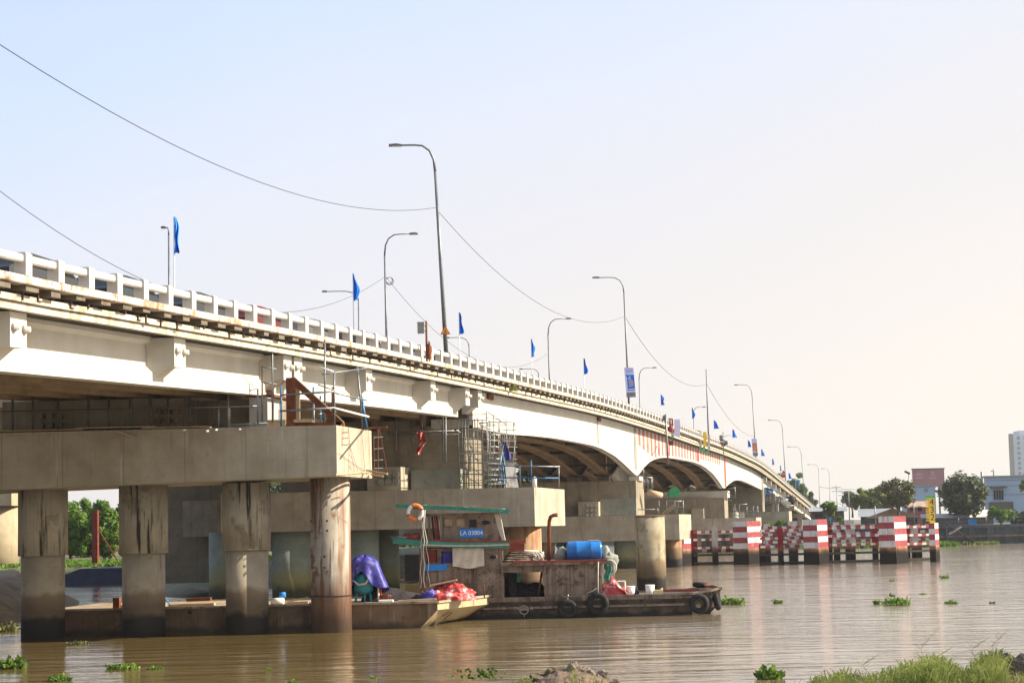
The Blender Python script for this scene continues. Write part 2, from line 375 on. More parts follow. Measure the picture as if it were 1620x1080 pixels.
# ------------------------------------------------------------------ bridge alignment
DP = 25.03                                   # lateral offset of the near parapet face
_pt = [(0, 390), (60, 405), (250, 448), (403, 483.5), (546, 515), (704, 555), (842, 592.6), (958, 625), (1041, 655), (1095, 678), (1157, 703), (1201, 726), (1218, 739), (1285, 797)]
_ft = sorted((Yl(x, y, DP), U(x, y, Yl(x, y, DP)).z) for x, y in _pt)
def _sm(Y):                                  # smooth a little
    return sum(interp(_ft, Y + d) for d in (-8, -4, 0, 4, 8)) / 5 if Y > 45 else interp(_ft, Y)
_tab = [(Y, max(_sm(Y), 4.2)) for Y in range(10, 520, 3)]
def e(Y): return interp(_tab, Y)             # elevation of the parapet top
def sl(Y): return (e(Y + 2) - e(Y - 2)) / 4

def Yb(px, D=25.7, py=None):
    """depth at which the line at offset D crosses column px (py guessed from profile)"""
    y = py if py else 600 + (px - 450) * .25
    return Yl(px, y, D)
YB = [Yb(x, 25.7, y) for x, y in ((15, 500), (275, 550), (448, 580), (578.5, 595), (681, 612), (737, 625))]
# piers: front faces (constant depth)
YP1, YP2, YP3, YP4, YP5 = 58.2, 86.5, 137.5, 203.0, 258.0

# ------------------------------------------------------------------ bridges
def sweep(mb, sec, Ys, zf=None, smooth=False):
    rings = []
    for Y in Ys:
        rings.append(mb.pts([Bp(Y, D, e(Y) + z if zf is None else zf(Y, D, z)) for D, z in sec]))
    n = len(sec)
    for a, b in zip(rings, rings[1:]):
        for k in range(n):
            j = (k + 1) % n; mb.face([a + k, a + j, b + j, b + k], smooth)
    mb.face([rings[0] + k for k in range(n)][::-1]); mb.face([rings[-1] + k for k in range(n)])
    return mb

def ys(a, b, st=3.0):
    n = max(1, int(round((b - a) / st))); return [a + (b - a) * i / n for i in range(n + 1)]

ARCH = [(765, 680), (811, 687), (842, 689), (878, 693), (922, 701), (938, 704.5), (952, 709.5), (973, 721), (990, 736), (1007, 752.6),
        (1010, 752), (1017, 741), (1027, 731), (1035, 726.5), (1044, 724), (1056, 723.5), (1068, 725), (1095, 730), (1107, 734), (1116.5, 739.5), (1128.5, 749.5), (1138, 762), (1144, 772),
        (1147, 772), (1152.6, 766), (1160, 760.5), (1166, 759), (1172, 759.5), (1186, 765), (1204, 774)]
_at = [(Yl(x, y, 26.3), Zp(x, y, Yl(x, y, 26.3))) for x, y in ARCH]
Y3, Y4, Y5 = Yl(1008.5, 752, 26.3), Yl(1145.5, 772, 26.3), Yl(1206, 775, 26.3)
def zarch(Y): return interp(_at, Y)

def part_empty(name, parent, loc):
    o = bpy.data.objects.new(name, None); C.objects.link(o); o.parent = parent
    off = Vector((0, 0, 0)); p = parent
    while p is not None: off += p.location; p = p.parent
    o.location = Vector(loc) - off; o.empty_display_size = .3
    return o

def girder_sec(c, o=0):
    s = [(.30, -1.58), (-.30, -1.58), (-.30, -1.72), (-.12, -1.85), (-.12, -2.6), (-.36, -2.85), (-.36, -3.3), (.36, -3.3), (.36, -2.85), (.12, -2.6), (.12, -1.85), (.30, -1.72)]
    return [(c + d + o, z) for d, z in s]

def make_bridge(root, o, detail):
    YA, YZ = 22.0, 432.0
    Ys = ys(YA, YZ, 3)
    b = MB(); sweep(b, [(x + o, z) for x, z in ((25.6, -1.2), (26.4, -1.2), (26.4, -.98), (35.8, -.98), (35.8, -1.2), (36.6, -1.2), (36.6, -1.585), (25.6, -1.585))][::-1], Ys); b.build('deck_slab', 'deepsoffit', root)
    b = MB(); sweep(b, [(x + o, z) for x, z in ((26.42, -.976), (26.42, -.92), (35.78, -.92), (35.78, -.976))], Ys); b.build('road_surface', 'asphalt', root)
    for side in (0, 1):
        mir = (lambda d: d) if side == 0 else (lambda d: 62.1 - d)
        b = MB()
        sweep(b, [(mir(x) + o, z) for x, z in ((25.24, -1.2), (25.60, -1.2), (25.60, -1.42), (25.24, -1.38))][::-1], Ys)
        sweep(b, [(mir(x) + o, z) for x, z in ((25.36, -1.42), (25.60, -1.42), (25.60, -1.62), (25.36, -1.62))][::-1], Ys)
        b.build('slab_edge', 'ledge', root)
        b = MB(); sweep(b, [(mir(x) + o, z) for x, z in ((24.87, -.70), (25.0, -.66), (25.34, -.66), (25.34, -.93), (24.9, -.93), (24.87, -.9))][::-1], Ys); b.build('edge_beam', 'rusty_edge', root)
        b = MB(); sweep(b, [(mir(x) + o, z) for x, z in ((25.34, -.78), (26.42, -.78), (26.42, -.93), (25.34, -.93))][::-1], Ys); b.build('walkway_slab', 'soffit', root)
        b = MB(); sweep(b, [(mir(x) + o, z) for x, z in ((25.0, -.10), (25.04, -.06), (25.18, -.06), (25.22, -.10), (25.22, -.25), (25.18, -.29), (25.04, -.29), (25.0, -.25))][::-1], Ys); b.build('handrail', 'parapet', root)
        # posts and brackets
        Y = 33.0; far_b = MB(); i = 0; cap = 100 if (detail and side == 0) else 0
        while Y < YZ - 2:
            s_ = sl(Y) * .3
            def put(bb):
                z0 = e(Y); d0, d1 = sorted((mir(24.93) + o, mir(25.27) + o)); c = .03
                bb.bbox(Y, Y + .3, d0, d1, (z0 - .665, z0 - .665 + s_), (z0 - c, z0 - c + s_))
                bb.bbox(Y + c, Y + .3 - c, d0 + c, d1 - c, (z0 - c, z0 - c + s_), (z0, z0 + s_))
            if i < cap:
                b = MB(); put(b); b.build('parapet_post', 'parapet', root)
            else: put(far_b)
            Y += 1.60; i += 1
        ob = far_b.build('parapet_post', 'parapet', root); tag(ob, None, None, None, 'stuff')
        Y = 33.4; far_b = MB(); i = 0
        while Y < YZ - 2:
            z0 = e(Y); d0, d1 = sorted((mir(24.98) + o, mir(26.0) + o)); jj = RNG.uniform(-.06, .06)
            bb = MB() if i < cap else far_b
            dz_ = RNG.uniform(-.03, .05); wy = RNG.uniform(.40, .62)
            bb.bbox(Y + jj, Y + jj + wy, d0, d1, (z0 - 1.10 - dz_, z0 - 1.10 - dz_ + sl(Y) * wy), z0 - .934)
            bb.bbox(Y + jj + .08, Y + jj + .34, min(d0, d1) + .3, max(d0, d1), z0 - 1.199, z0 - 1.131)
            if i < cap: bb.build('bracket', 'bracketm', root)
            Y += 1.28; i += 1
        ob = far_b.build('bracket', 'bracketm', root); tag(ob, None, None, None, 'stuff')
        if detail and side == 0:
            rg = random.Random(5); Y = 34.2; k_ = 0
            while Y < 150:
                bb = MB(); z0 = e(Y); l_ = rg.uniform(.06, .30)
                bb.bbox(Y, Y + .05, 25.19, 25.238, z0 - 1.13 - l_, z0 - 1.10)
                if rg.random() < .6: bb.bbox(Y + .052, Y + .2, 25.19, 25.236, z0 - 1.13 - l_, z0 - 1.09 - l_)
                if k_ < 60: bb.build('rusty_hook', 'hookm', root)
                k_ += 1; Y += rg.uniform(.5, 2.6)
    # girders of the approach spans
    spans = [(YA, 40.5 - 14.5), (26.2, 59.85), (60.6, 85.4), (Y5 + 1.2, 288.5), (289.3, 320), (320.8, 351), (351.8, 384)]
    for a, c in spans:
        if c - a < 5: continue
        for g in range(5):
            b = MB(); sweep(b, girder_sec(26.81 + 2.3 * g, o)[::-1], ys(a, c, 3))
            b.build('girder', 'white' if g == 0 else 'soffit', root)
        for Y in ys(a + 4, c - 4, 8):
            b = MB(); b.bbox(Y, Y + .35, 26.9 + o, 35.9 + o, e(Y) - 3.0, e(Y) - 1.586); b.build('cross_beam', 'soffit', root)
    # cross-beam ends
    boxes = [32.2] + YB[:2] + [YB[2], YB[2] + 1.05] + YB[3:5] + [YB[5] - .1, YB[5] + 2.35] + [Y5 + 2, Y5 + 11, Y5 + 20, 288, 298, 307, 320, 330, 340, 351, 360]
    if detail:
        for Y in boxes:
            z0 = e(Y); k = sl(Y) * .85; w = .78 if Y < 250 else .6
            t = part_empty('cross_beam_end', root, Bp(Y, 25.7, z0 - 2.65))
            b = MB(); prof = [(25.68, -1.63), (26.68, -1.63), (26.68, -3.05), (26.5, -3.05), (26.05, -2.66), (25.68, -2.66)]
            p0 = [Bp(Y, D + o, z0 + z) for D, z in prof]; p1 = [Bp(Y + w, D + o, z0 + z + k) for D, z in prof]
            n = len(prof); q = b.pts(p0); r = b.pts(p1)
            b.face([q + i for i in range(n)]); b.face([r + i for i in range(n)][::-1])
            for i in range(n): j = (i + 1) % n; b.face([q + i, r + i, r + j, q + j])
            b.build('beam_stub', 'white', t)
            if Y < 100:
                for dy in (.16, w - .12):
                    c = Bp(Y + dy, 25.70 + o, z0 - 2.08)
                    MB().tube([c, c + Vector((.09, 0, 0)), c + Vector((.10, 0, 0)), c + Vector((.2, 0, 0))], [.125, .125, .09, .085], 12).build('anchor_cap', 'parapet', t)
    # haunched girders of the three river spans
    for a, c in ((YB[5] + 3.2, Y3), (Y3, Y4), (Y4, Y5)):
        for g in range(4):
            D = 26.3 + 2.95 * g + o; b = MB(); Q = ys(a + .05, c - .05, 1.6)
            w = .22
            for sec in ([(D, 't'), (D + w, 't'), (D + w, 'b'), (D, 'b')], [(D - .003 if g == 0 else D - .38, 'f'), (D + .6, 'f'), (D + .6, 'b'), (D - .003 if g == 0 else D - .38, 'b')]):
                rr = []
                for Y in Q:
                    rr.append(b.pts([Bp(Y, d, e(Y) - 1.59 if z == 't' else zarch(Y) + (.2 if z == 'f' else 0)) for d, z in sec]))
                for p, q in zip(rr, rr[1:]):
                    for k in range(4): j = (k + 1) % 4; b.face([p + k, q + k, q + j, p + j])
                b.face([rr[0] + k for k in range(4)]); b.face([rr[-1] + k for k in range(4)][::-1])
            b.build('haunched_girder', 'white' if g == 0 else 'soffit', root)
        for Y in ys(a + 4, c - 4, 6):
            b = MB(); top = e(Y) - 1.7; bot = zarch(Y) + .3
            for (z0, z1) in ((top - .3, top), (bot, bot + .25)): b.bbox(Y, Y + .25, 26.6 + o, 35.1 + o, z0, z1)
            for g in range(3):
                d0 = 26.55 + 2.95 * g + o
                b.obox((Bp(Y + .12, d0, bot) + Bp(Y + .12, d0 + 2.7, top)) / 2, Bp(Y, d0 + 2.7, top) - Bp(Y, d0, bot), (0, .12, 0), (0, 0, .18))
            b.build('cross_frame', 'deepsoffit', root)

def pier(root, name, caps, walls, cols, others=()):
    """caps/walls: (Y0,Y1,D0,D1,z0,z1,mat); cols: (X,Y,r,z0,z1,mat)"""
    a = caps[0] if caps else (walls[0] if walls else (58.2, 0, 22.9))
    p = part_empty('pier', root, Bp(a[0], a[2], 0))
    for c in caps: MB().bbox(*c[:6]).build('pile_cap', c[6], p)
    for c in walls: MB().bbox(*c[:6]).build('pier_wall', c[6], p)
    for x, y, r, z0, z1, m_ in cols:
        MB().tube([(x, y, z0), (x, y, z1)], r, 32).build('pile', m_, p)
    return p

road_bridge = thing('road_bridge', 'long white concrete road bridge with haunched river spans and post parapet', 'bridge', Bp(YP1, 25, 0))
make_bridge(road_bridge, 0.0, True)

# painted marks on the navigation span
Y = Y3 + 1.0
while Y < Y4 - 3:
    t_ = (Y - Y3) / (Y4 - Y3); L = (1.5 + 1.0 * math.sin(t_ * 9)) if t_ < .3 else (2.6 if t_ < .62 else 1.3)
    L = min(max(L, 1.1), e(Y) - 1.62 - zarch(Y) - .25)
    MB().bbox(Y, Y + 1.05, 26.28, 26.299, (e(Y) - 1.62 - L, e(Y + .95) - 1.62 - L), (e(Y) - 1.62, e(Y + .95) - 1.62)).build('stripe_marking', 'faintred', road_bridge); Y += 2.2
for px, h0, h1 in ((1102, -1.9, .25), (1144.3, -1.62, .2)):
    Y = Yl(px, 700, 26.3)
    MB().bbox(Y, Y + 1.7, 26.27, 26.298, zarch(Y) + h1, e(Y) + h0).build('red_marking', 'brightred', road_bridge)
for px in (1003,):
    Y = Yl(px, 700, 26.3); MB().bbox(Y, Y + 1.1, 26.25, 26.298, zarch(Y) + .5, e(Y) - 1.63).build('joint_strip', 'greyconc', road_bridge)
Y = Y5 - .9; MB().bbox(Y, Y + 2.2, 26.2, 26.7, zarch(Y), e(Y) - 1.63).build('joint_strip', 'greyconc', road_bridge)
for px, y0 in ((946, 664), (773, 618)):
    Y = Yl(px, y0, 26.3); o_ = MB(); o_.bbox(Y - .5, Y + .6, 26.15, 26.297, e(Y) - 1.95, e(Y) - 1.64); o_.build('drain_box', 'rust', road_bridge)
Y = Yl(944, 680, 26.3); p = Bp(Y, 26.2, 0)
MB().tube([(p.x, p.y, e(Y) - 1.9), (p.x, p.y, zarch(Y) + .3)], .04).build('drain_pipe', 'greyconc', road_bridge)

# --- pier 1 : wide new pile cap on sleeved piles
D1 = 22.92
def Xp(px, py, Y): return U(px, py, Y).x
P1 = pier(road_bridge, 'pier', [], [], [])
b = MB(); zl = Zp(0, 775, YP1)
DL = 48.0
zb_r = 6.33; zb_l = zb_r + (zl - zb_r) * (DL - D1) / 14.2
b.hexa([Bp(YP1, DL, zb_l), Bp(YP1, D1, zb_r), Bp(62.0, D1, zb_r), Bp(62.0, DL, zb_l), Bp(YP1, DL, 8.34), Bp(YP1, D1, 8.36), Bp(62.0, D1, 8.36), Bp(62.0, DL, 8.34)])
b.build('pile_cap', 'newconc', P1)
YC = 60.35
for i, (px, py) in enumerate(((58, 1012), (220, 1009), (386, 1005))):
    x = Xp(px, py, YC - .8); zs = Zp(px, (879, 875, 870)[i], YC - .95)
    t = part_empty('pile', P1, (x, YC, 0))
    MB().tube([(x, YC, -2), (x, YC, zs + .1)], .87, 40).build('pile_shaft', 'pile', t)
    b = MB(); b.tube([(x, YC, zs), (x, YC, zb_r + (zl - zb_r) * .9 + .1)], .99, 40)
    b.torus((x, YC, zs + .02), (0, 0, 1), .97, .03, 40, 6)
    b.build('pile_sleeve', 'sleeve', t)
x = Xp(521, 1000, YC - .8)
t = part_empty('pile', P1, (x, YC, 0))
MB().tube([(x, YC, -2), (x, YC, 6.38)], .83, 40).build('steel_casing', 'rustpile', t)
b = MB()
for k, zz_ in enumerate((4.55, 4.15, 3.1, 2.65)):
    for a in (205 + (k % 2) * 8, 268 - (k // 2) * 9):
        for z in (zz_,):
            d = Vector((math.cos(R(a)), math.sin(R(a)), 0)); c = Vector((x, YC, z)) + d * .815
            b.tube([c, c + d * .035], .05, 8)
b.build('casing_bolts', 'rust', t)
MB().torus((x, YC, 1.48), (0, 0, 1), .84, .025, 40, 6).build('mooring_wire', 'black', t)
for px0 in (-110, -260):
    MB().tube([(Xp(px0, 1012, YC), YC, -2), (Xp(px0, 1012, YC), YC, 6.2)], .9, 24).build('pile', 'pile', P1)
# crosshead on the cap, recessed to the right, bearings and anchor pipes
zt = lambda Y: e(Y) - 3.3
DA = T * 59.6 - Xp(292, 650, 59.6)
MB().bbox(59.6, 62.6, DA, 37.2, 8.38, zt(60) - .05).build('pier_wall', 'conc', P1)
MB().bbox(60.8, 62.6, 26.6, DA - .003, 8.38, zt(60) - .05).build('pier_wall', 'conc', P1)
MB().bbox(59.4, 60.7, 26.2, 26.95, 8.38, zt(60) - .1).build('bearing_plinth', 'parapet', P1)
MB().bbox(59.35, 60.75, 25.9, 27.1, zt(60) - .098, zt(60) - .004).build('bearing_plate', 'rust', P1)
def anchor_pipes(parent, px0, px1, py0, py1, nx, ny, Y, r=.1, m_='greyconc', L=.25):
    for i in range(nx):
        for j in range(ny):
            p = U(lerp(px0, px1, (i + .5) / nx), lerp(py0, py1, (j + .5) / ny), Y)
            MB().tube([p, p - Vector((0, L, 0))], r, 12).build('anchor_pipe', m_, parent)
anchor_pipes(P1, 58, 103, 652, 680, 3, 2, 59.6, .13, 'conc')
anchor_pipes(P1, 245, 287, 645, 672, 3, 2, 59.6, .12, 'soffit')
# --- pier 2
D2 = 22.35; Y2e = Yl(893.5, 800, D2)
def col_at(px, py, Y, r, z1, m_): return (Xp(px, py, Y), Y, r, -2.0, z1, m_)
P2 = pier(road_bridge, 'pier', [(YP2, Y2e, D2, 41.0, 4.15, 6.47, 'newconc')],
          [(88.5, 92.3, 27.04, 38.2, 6.48, e(90) - 3.35, 'conc')],
          [col_at(833, 935, 88.9, .98, 4.2, 'orangepile'), col_at(615, 940, 90.6, .7, 4.2, 'tealpile'), col_at(575, 945, 88.2, 1.0, 4.2, 'tealpile'), col_at(464, 945, 88.2, 1.25, 4.2, 'tealpile'),
           col_at(700, 945, 88.2, 1.0, 4.2, 'pile'), col_at(360, 945, 89.5, 1.1, 4.2, 'tealpile'), col_at(800, 930, 92.4, .9, 4.2, 'pile')])
zq = Zp(700, 742, 88.1)
MB().bbox(88.1, 88.5, 27.2, T * 88.1 - Xp(650, 750, 88.1), 6.48, zq).build('plinth', 'greyconc', P2)
DAB = T * 86.9 - Xp(634, 760, 86.9)
MB().bbox(86.9, 88.5, DAB, DAB + 2.0, 6.48, Zp(634, 738, 86.9)).build('anchor_block', 'newconc', P2)
anchor_pipes(P2, 598, 632, 744, 768, 3, 2, 86.9, .2, 'greyconc')
MB().bbox(88.0, 93.2, 26.2, 28.9, zt(90) - 1.5 + .9, zt(90) - .05).build('crosshead_end', 'white', P2)
# --- pier 3
D3 = 21.92; Y3e = Yl(1093.5, 830, D3)
P3 = pier(road_bridge, 'pier', [(YP3, Y3e, D3, 40.0, 2.6, 4.99, 'newconc')],
          [(Y3 - 2.0, Y3 + 2.1, 26.1, 38.0, 5.0, 8.3, 'conc')],
          [col_at(1067, 895, 139, .78, 2.7, 'orangepile'), col_at(990, 900, 139.5, 1.05, 2.7, 'tealpile'), col_at(915, 900, 139.5, 1.05, 2.7, 'tealpile'), col_at(862, 900, 139.5, 1.0, 2.7, 'pile'), col_at(1040, 900, 143, .9, 2.7, 'pile')])
MB().bbox(Y3 - 1.2, Y3 + 1.2, 25.9, 26.9, 8.3, 8.72).build('bearing_plinth', 'white', P3)
for g in range(1, 4): MB().bbox(Y3 - .9, Y3 + .9, 26.0 + 2.95 * g, 27.0 + 2.95 * g, 8.3, 8.72).build('bearing_plinth', 'conc', P3)
YA_ = YP3 + .1
DAB = T * YA_ - Xp(947, 810, YA_)
MB().bbox(YA_, Y3 - 2.0, DAB, DAB + 1.9, 5.0, Zp(947, 793, YA_)).build('anchor_block', 'newconc', P3)
anchor_pipes(P3, 926, 946, 796, 818, 3, 3, YA_, .13, 'parapet')
MB().bbox(Y3 - 2.15, Y3 - 2.0, 26.1, 29.5, 5.0, 6.6).build('plinth', 'greyconc', P3)
# --- pier 4, 5 and the low piers of the ramp
P4 = pier(road_bridge, 'pier', [(YP4, YP4 + 7, 21.64, 40.0, 2.5, 4.72, 'newconc')],
          [(Y4 - 1.8, Y4 + 2.2, 26.1, 38.0, 4.73, 7.6, 'conc'), (Y4 - 1.3, Y4 + 1.4, 25.7, 38.0, 7.605, 8.55, 'white')],
          [col_at(1188, 885, 204.6, .8, 2.6, 'pile'), col_at(1160, 885, 204.6, 1.0, 2.6, 'pile'), col_at(1130, 885, 204.6, 1.0, 2.6, 'pile'), col_at(1100, 885, 204.6, 1.0, 2.6, 'tealpile')])
DAB = T * (YP4 + .1) - Xp(1113, 810, YP4 + .1)
MB().bbox(YP4 + .1, Y4 - 1.8, DAB, DAB + 1.7, 4.73, Zp(1113, 804, YP4)).build('anchor_block', 'newconc', P4)
P5 = pier(road_bridge, 'pier', [(YP5, YP5 + 6, 21.65, 40.0, 3.4, 5.88, 'newconc')],
          [(Y5 - .6, Y5 + 3.4, 26.3, 38.0, 5.89, e(260) - 3.33, 'conc')],
          [col_at(1240, 870, 259.5, .9, 3.5, 'pile'), col_at(1222, 870, 259.5, .9, 3.5, 'pile')])
for Y in (288.9, 320.4, 351.4, 384.5):
    P = pier(road_bridge, 'pier', [(Y - .8, Y + .8, 25.6, 37.0, e(Y) - 4.3, e(Y) - 3.32, 'newconc')] , [(Y - .5, Y + .5, 26.3 + 3.4 * k, 27.5 + 3.4 * k, 2.0, e(Y) - 4.305, 'newconc') for k in range(4)] if e(Y) - 4.3 > 3 else [], [])

# --- second bridge behind
second_bridge = thing('road_bridge', 'grey older twin bridge running behind the white one, seen under its arches', 'bridge', Bp(90, 40, 0))
make_bridge(second_bridge, 13.4, False)
Yt2 = 94.0
Dr = T * Yt2 - Xp(350, 830, Yt2); Dl = T * Yt2 - Xp(253, 830, Yt2)
pier(second_bridge, 'pier', [], [(Yt2, Yt2 + 3.5, Dr - 1.5, Dl, 1.0, e(94) - 4.1, 'conc'), (Yt2 + .5, Yt2 + 3, 39.5, 50.5, e(94) - 4.09, e(94) - 3.31, 'conc')], [])
DB0 = T * 92.4 - Xp(344, 820, 92.4)
MB().bbox(92.4, 93.99, DB0, DB0 + 2.2, Zp(344, 848, 92.4), Zp(344, 791, 92.4)).build('anchor_block', 'newconc', second_bridge)
pier(second_bridge, 'pier', [(YP3 + 6, YP3 + 12, 41, 53, 2.6, 4.99, 'newconc')], [(Y3 - 1.5, Y3 + 1.5, 39.6, 50.6, 5.0, 8.3, 'conc')], [(T * 146 - 44, 146, 1.1, -2, 2.7, 'tealpile'), (T * 146 - 48, 146, 1.1, -2, 2.7, 'tealpile')])
pier(second_bridge, 'pier', [(YP4 + 4, YP4 + 10, 41, 53, 2.6, 4.9, 'newconc')], [(Y4 - 1.5, Y4 + 1.5, 39.6, 50.6, 4.91, 8.4, 'conc')], [])
pier(second_bridge, 'pier', [], [(Y5, Y5 + 2.5, 39.6, 50.6, 0, e(260) - 3.33, 'conc')], [])
pier(second_bridge, 'pier', [], [(61, 63.5, 39.6, 50.6, 8.36, e(62) - 3.33, 'conc')], [])
# far left: pale column of the bank pier
Yb0 = G(12, 922).y + 6
t = thing('bank_pier', 'sunlit cream concrete pier at the left edge standing on the sloping bank', 'pier', (Xp(5, 900, Yb0), Yb0, 0))
b = MB(); xr = Xp(23, 850, Yb0)
b.tube([(xr - 2.2, Yb0 + 1, .3), (xr - 2.2, Yb0 + 1, Zp(10, 800, Yb0))], 2.2, 40); b.build('shaft', 'bargelight2', t)
b = MB(); z0 = Zp(10, 800, Yb0); b.box(xr - 7.5, xr + .25, Yb0 - 1.6, Yb0 + 3.4, z0, z0 + 1.9); b.build('pier_head', 'bargelight2', t)

# standalone pile beside pier three
xc = Xp(1031, 930, 90.9)
t = thing('concrete_pile', 'stained round concrete pile standing alone in the river beyond the moored boat', 'pile', (xc, 90.9, 0))
zt1 = Zp(1031, 815, 90)
MB().tube([(xc, 90.9, -2), (xc, 90.9, zt1 - .05)], .92, 40).build('shaft', mat('weathered_single_pile', (.20, .155, .085), (.38, .32, .21), .8, .8, tide=TIDE, streaks=[((.07, .05, .025), .7, 1.8, .52), ((.48, .43, .32), .5, 3.2, .6)], patches=[((.12, .085, .045), .6, 1.0, .56)]), t)
MB().tube([(xc, 90.9, zt1 - .05), (xc, 90.9, zt1)], .96, 40).build('rim', 'soffit', t)

# ------------------------------------------------------------------ street lamps
LAMPS = {}
def lamp(px0, py0, elbow, tip, D, label, group, headlen=.6, lamp_on=True, key=None, r=.1):
    Y = Yl(px0, py0, D); base = Bp(Y, D, e(Y) - .93 if Y < 400 else 3.4)
    el = U(elbow[0], elbow[1], Y)
    t = thing('street_lamp', label, 'street lamp' if tip else 'lamp post', base, group)
    b = MB(); b.tube([base, base + Vector((0, 0, .5))], r * 1.5, 12); b.tube([base + Vector((0, 0, .5)), el], [r, r * .62], 12); b.build('pole', 'pole', t)
    if tip:
        tp = U(tip[0], tip[1], Y); dx = tp.x - el.x; h = tp.z - el.z
        pts = [el, el + Vector((dx * .04, 0, h * .45)), el + Vector((dx * .16, 0, h * .78)), el + Vector((dx * .38, 0, h * .97)), el + Vector((dx * .62, 0, h * 1.0)), tp]
        MB().tube(pts, [r * .62, r * .55, r * .5, r * .45, r * .42, r * .4], 8).build('arm', 'pole', t)
        sg = 1 if dx > 0 else -1; hb = MB()
        hb.mat('lamp'); c = tp + Vector((sg * headlen * .5, 0, 0))
        hb.prism([c + Vector((-headlen * .5, -.12, -.05)), c + Vector((headlen * .5, -.12, -.04)), c + Vector((headlen * .5, -.12, .03)), c + Vector((headlen * .1, -.12, .09)), c + Vector((-headlen * .5, -.12, .06))], (0, .24, 0))
        hb.build('lamp_head', 'lamp', t)
        MB().box(c.x - headlen * .3, c.x + headlen * .42, c.y - .09, c.y + .09, c.z - .075, c.z - .052).build('lens', 'whitepaint', t)
    if key: LAMPS[key] = (Y, base, el)
    return t
g1 = 'street lamps along the near side of the bridge'
lamp(706.5, 556, (688.5, 272), (636, 230), 25.9, 'tallest street lamp, with a triangular warning sign on its pole', g1, .75, key='n0', r=.13)
lamp(995, 632, (987, 462), (949, 439), 25.9, 'tall street lamp carrying a blue and lilac banner on its pole', g1, .7, key='n1')
lamp(1121, 694, (1117, 584), None, 25.9, 'bare post without lamp arm between yellow board and blue flag', g1, key='n2')
lamp(1196, 724, (1190, 628), (1168, 608.5), 25.9, 'street lamp carrying a small red banner low on its pole', g1, .7, key='n3')
lamp(1243, 757, (1238, 682), (1220, 664.5), 25.9, 'street lamp on the descending ramp above a small red sign', g1, .7, key='n4')
lamp(1272.5, 786, (1268, 722), (1250, 706.5), 25.9, 'street lamp standing in front of the green ramp trees', g1, .7, key='n5')
lamp(1297, 802, (1295, 745), (1281, 734.5), 25.9, 'second last street lamp at the foot of the ramp', g1, .7, key='n6')
lamp(1313, 808, (1312, 752), (1302, 741), 25.9, 'farthest street lamp at the foot of the ramp', g1, .7, key='n7')
g2 = 'street lamps along the far side of the white bridge'
lamp(612, 531, (608.5, 402), (648, 370), 37.2, 'street lamp with right-pointing arm and a coiled cable, left of the tallest lamp', g2, .6, key='f0')
lamp(870, 600, (867, 530), (895, 504), 37.2, 'street lamp with right-pointing arm between the two tall lamps', g2, .6, key='f1')
lamp(1013, 648, (1011, 600), (1032, 581.5), 37.2, 'street lamp with right-pointing arm just right of the blue banner', g2, .6, key='f2')
lamp(1098, 682, (1097, 657), (1111, 643.5), 37.2, 'small street lamp whose arm ends beside the bare post', g2, .6, key='f3')
lamp(1144.5, 700, (1143.5, 696), (1158, 688.5), 37.2, 'small street lamp with its arm behind a blue flag', g2, .6)
g3 = 'street lamps of the bridge behind'
lamp(268, 456, (267, 372), (263, 360), 50, 'short-armed street lamp beside the leftmost blue flag', g3, .35)
lamp(568, 520, (567, 474), (518, 461), 50, 'street lamp with left-pointing arm behind the second blue flag', g3, .5)
lamp(743, 570, (742, 548), (712, 534), 50, 'low street lamp whose arm peeps over the parapet right of the warning sign', g3, .5)
lamp(853, 598, (852, 592), (827, 583.5), 50, 'lowest street lamp, its arm just above the parapet under a blue flag', g3, .5)

# ------------------------------------------------------------------ overhead wires
def cable(a, b_, sag, label, r=.016, n=28, frac=None):
    pts = [a.lerp(b_, i / n) - Vector((0, 0, sag * 4 * (i / n) * (1 - i / n))) for i in range(n + 1)]
    MB().tube(pts, r, 5).build('overhead_wire', 'wire', None, (label, 'wire', 'overhead wires strung between the lamp posts'))
def onpole(key, py, px):
    Y = LAMPS[key][0]; return U(px, py, Y)
n0a = onpole('n0', 328, 692); n1a = onpole('n1', 500, 988.5); n2a = onpole('n2', 607, 1118)
YL = 2 * LAMPS['n0'][0] - LAMPS['n1'][0]
def fit(Ys_, D, end, pts):
    # start height and sag so that the wire passes the two given rays
    q = []
    for px, py in pts:
        Y_ = Yl(px, py, D); f_ = (Y_ - Ys_) / (end.y - Ys_); q.append((f_, Zp(px, py, Y_)))
    (f1_, z1_), (f2_, z2_) = q
    # z = z0(1-f) + ze f - 4 s f (1-f)
    a1, b1, r1 = 1 - f1_, -4 * f1_ * (1 - f1_), z1_ - end.z * f1_; a2, b2, r2 = 1 - f2_, -4 * f2_ * (1 - f2_), z2_ - end.z * f2_
    det = a1 * b2 - a2 * b1; return Bp(Ys_, D, (r1 * b2 - r2 * b1) / det), (a1 * r2 - a2 * r1) / det
s0_, sg_ = fit(YL, 25.9, n0a, ((2, 69), (400, 281)))
cable(s0_, n0a, sg_, 'long sagging wire from the top left corner to the tallest lamp')
cable(n0a + Vector((.1, 0, -.3)), n1a, 2.7, 'sagging wire between the tallest lamp and the lamp with blue banner', .016)
cable(n1a, n2a, 2.4, 'thin wire from the lamp with blue banner to the bare post', .022)
cable(n2a, onpole('n3', 690, 1193), 1.6, 'faint wire from the bare post to the lamp with red banner', .022)
f0a = onpole('f0', 437, 610); f1a = onpole('f1', 558, 868)
YF = 2 * LAMPS['f0'][0] - LAMPS['f1'][0]
s0_, sg_ = fit(YF, 37.2, f0a, ((2, 304), (480, 491)))
cable(s0_, f0a, sg_, 'wire dipping behind the parapet at the left and rising to a pole')
cable(f0a, f1a, 3.6, 'wire sloping down from the pole with coiled cable behind the warning sign', .016)
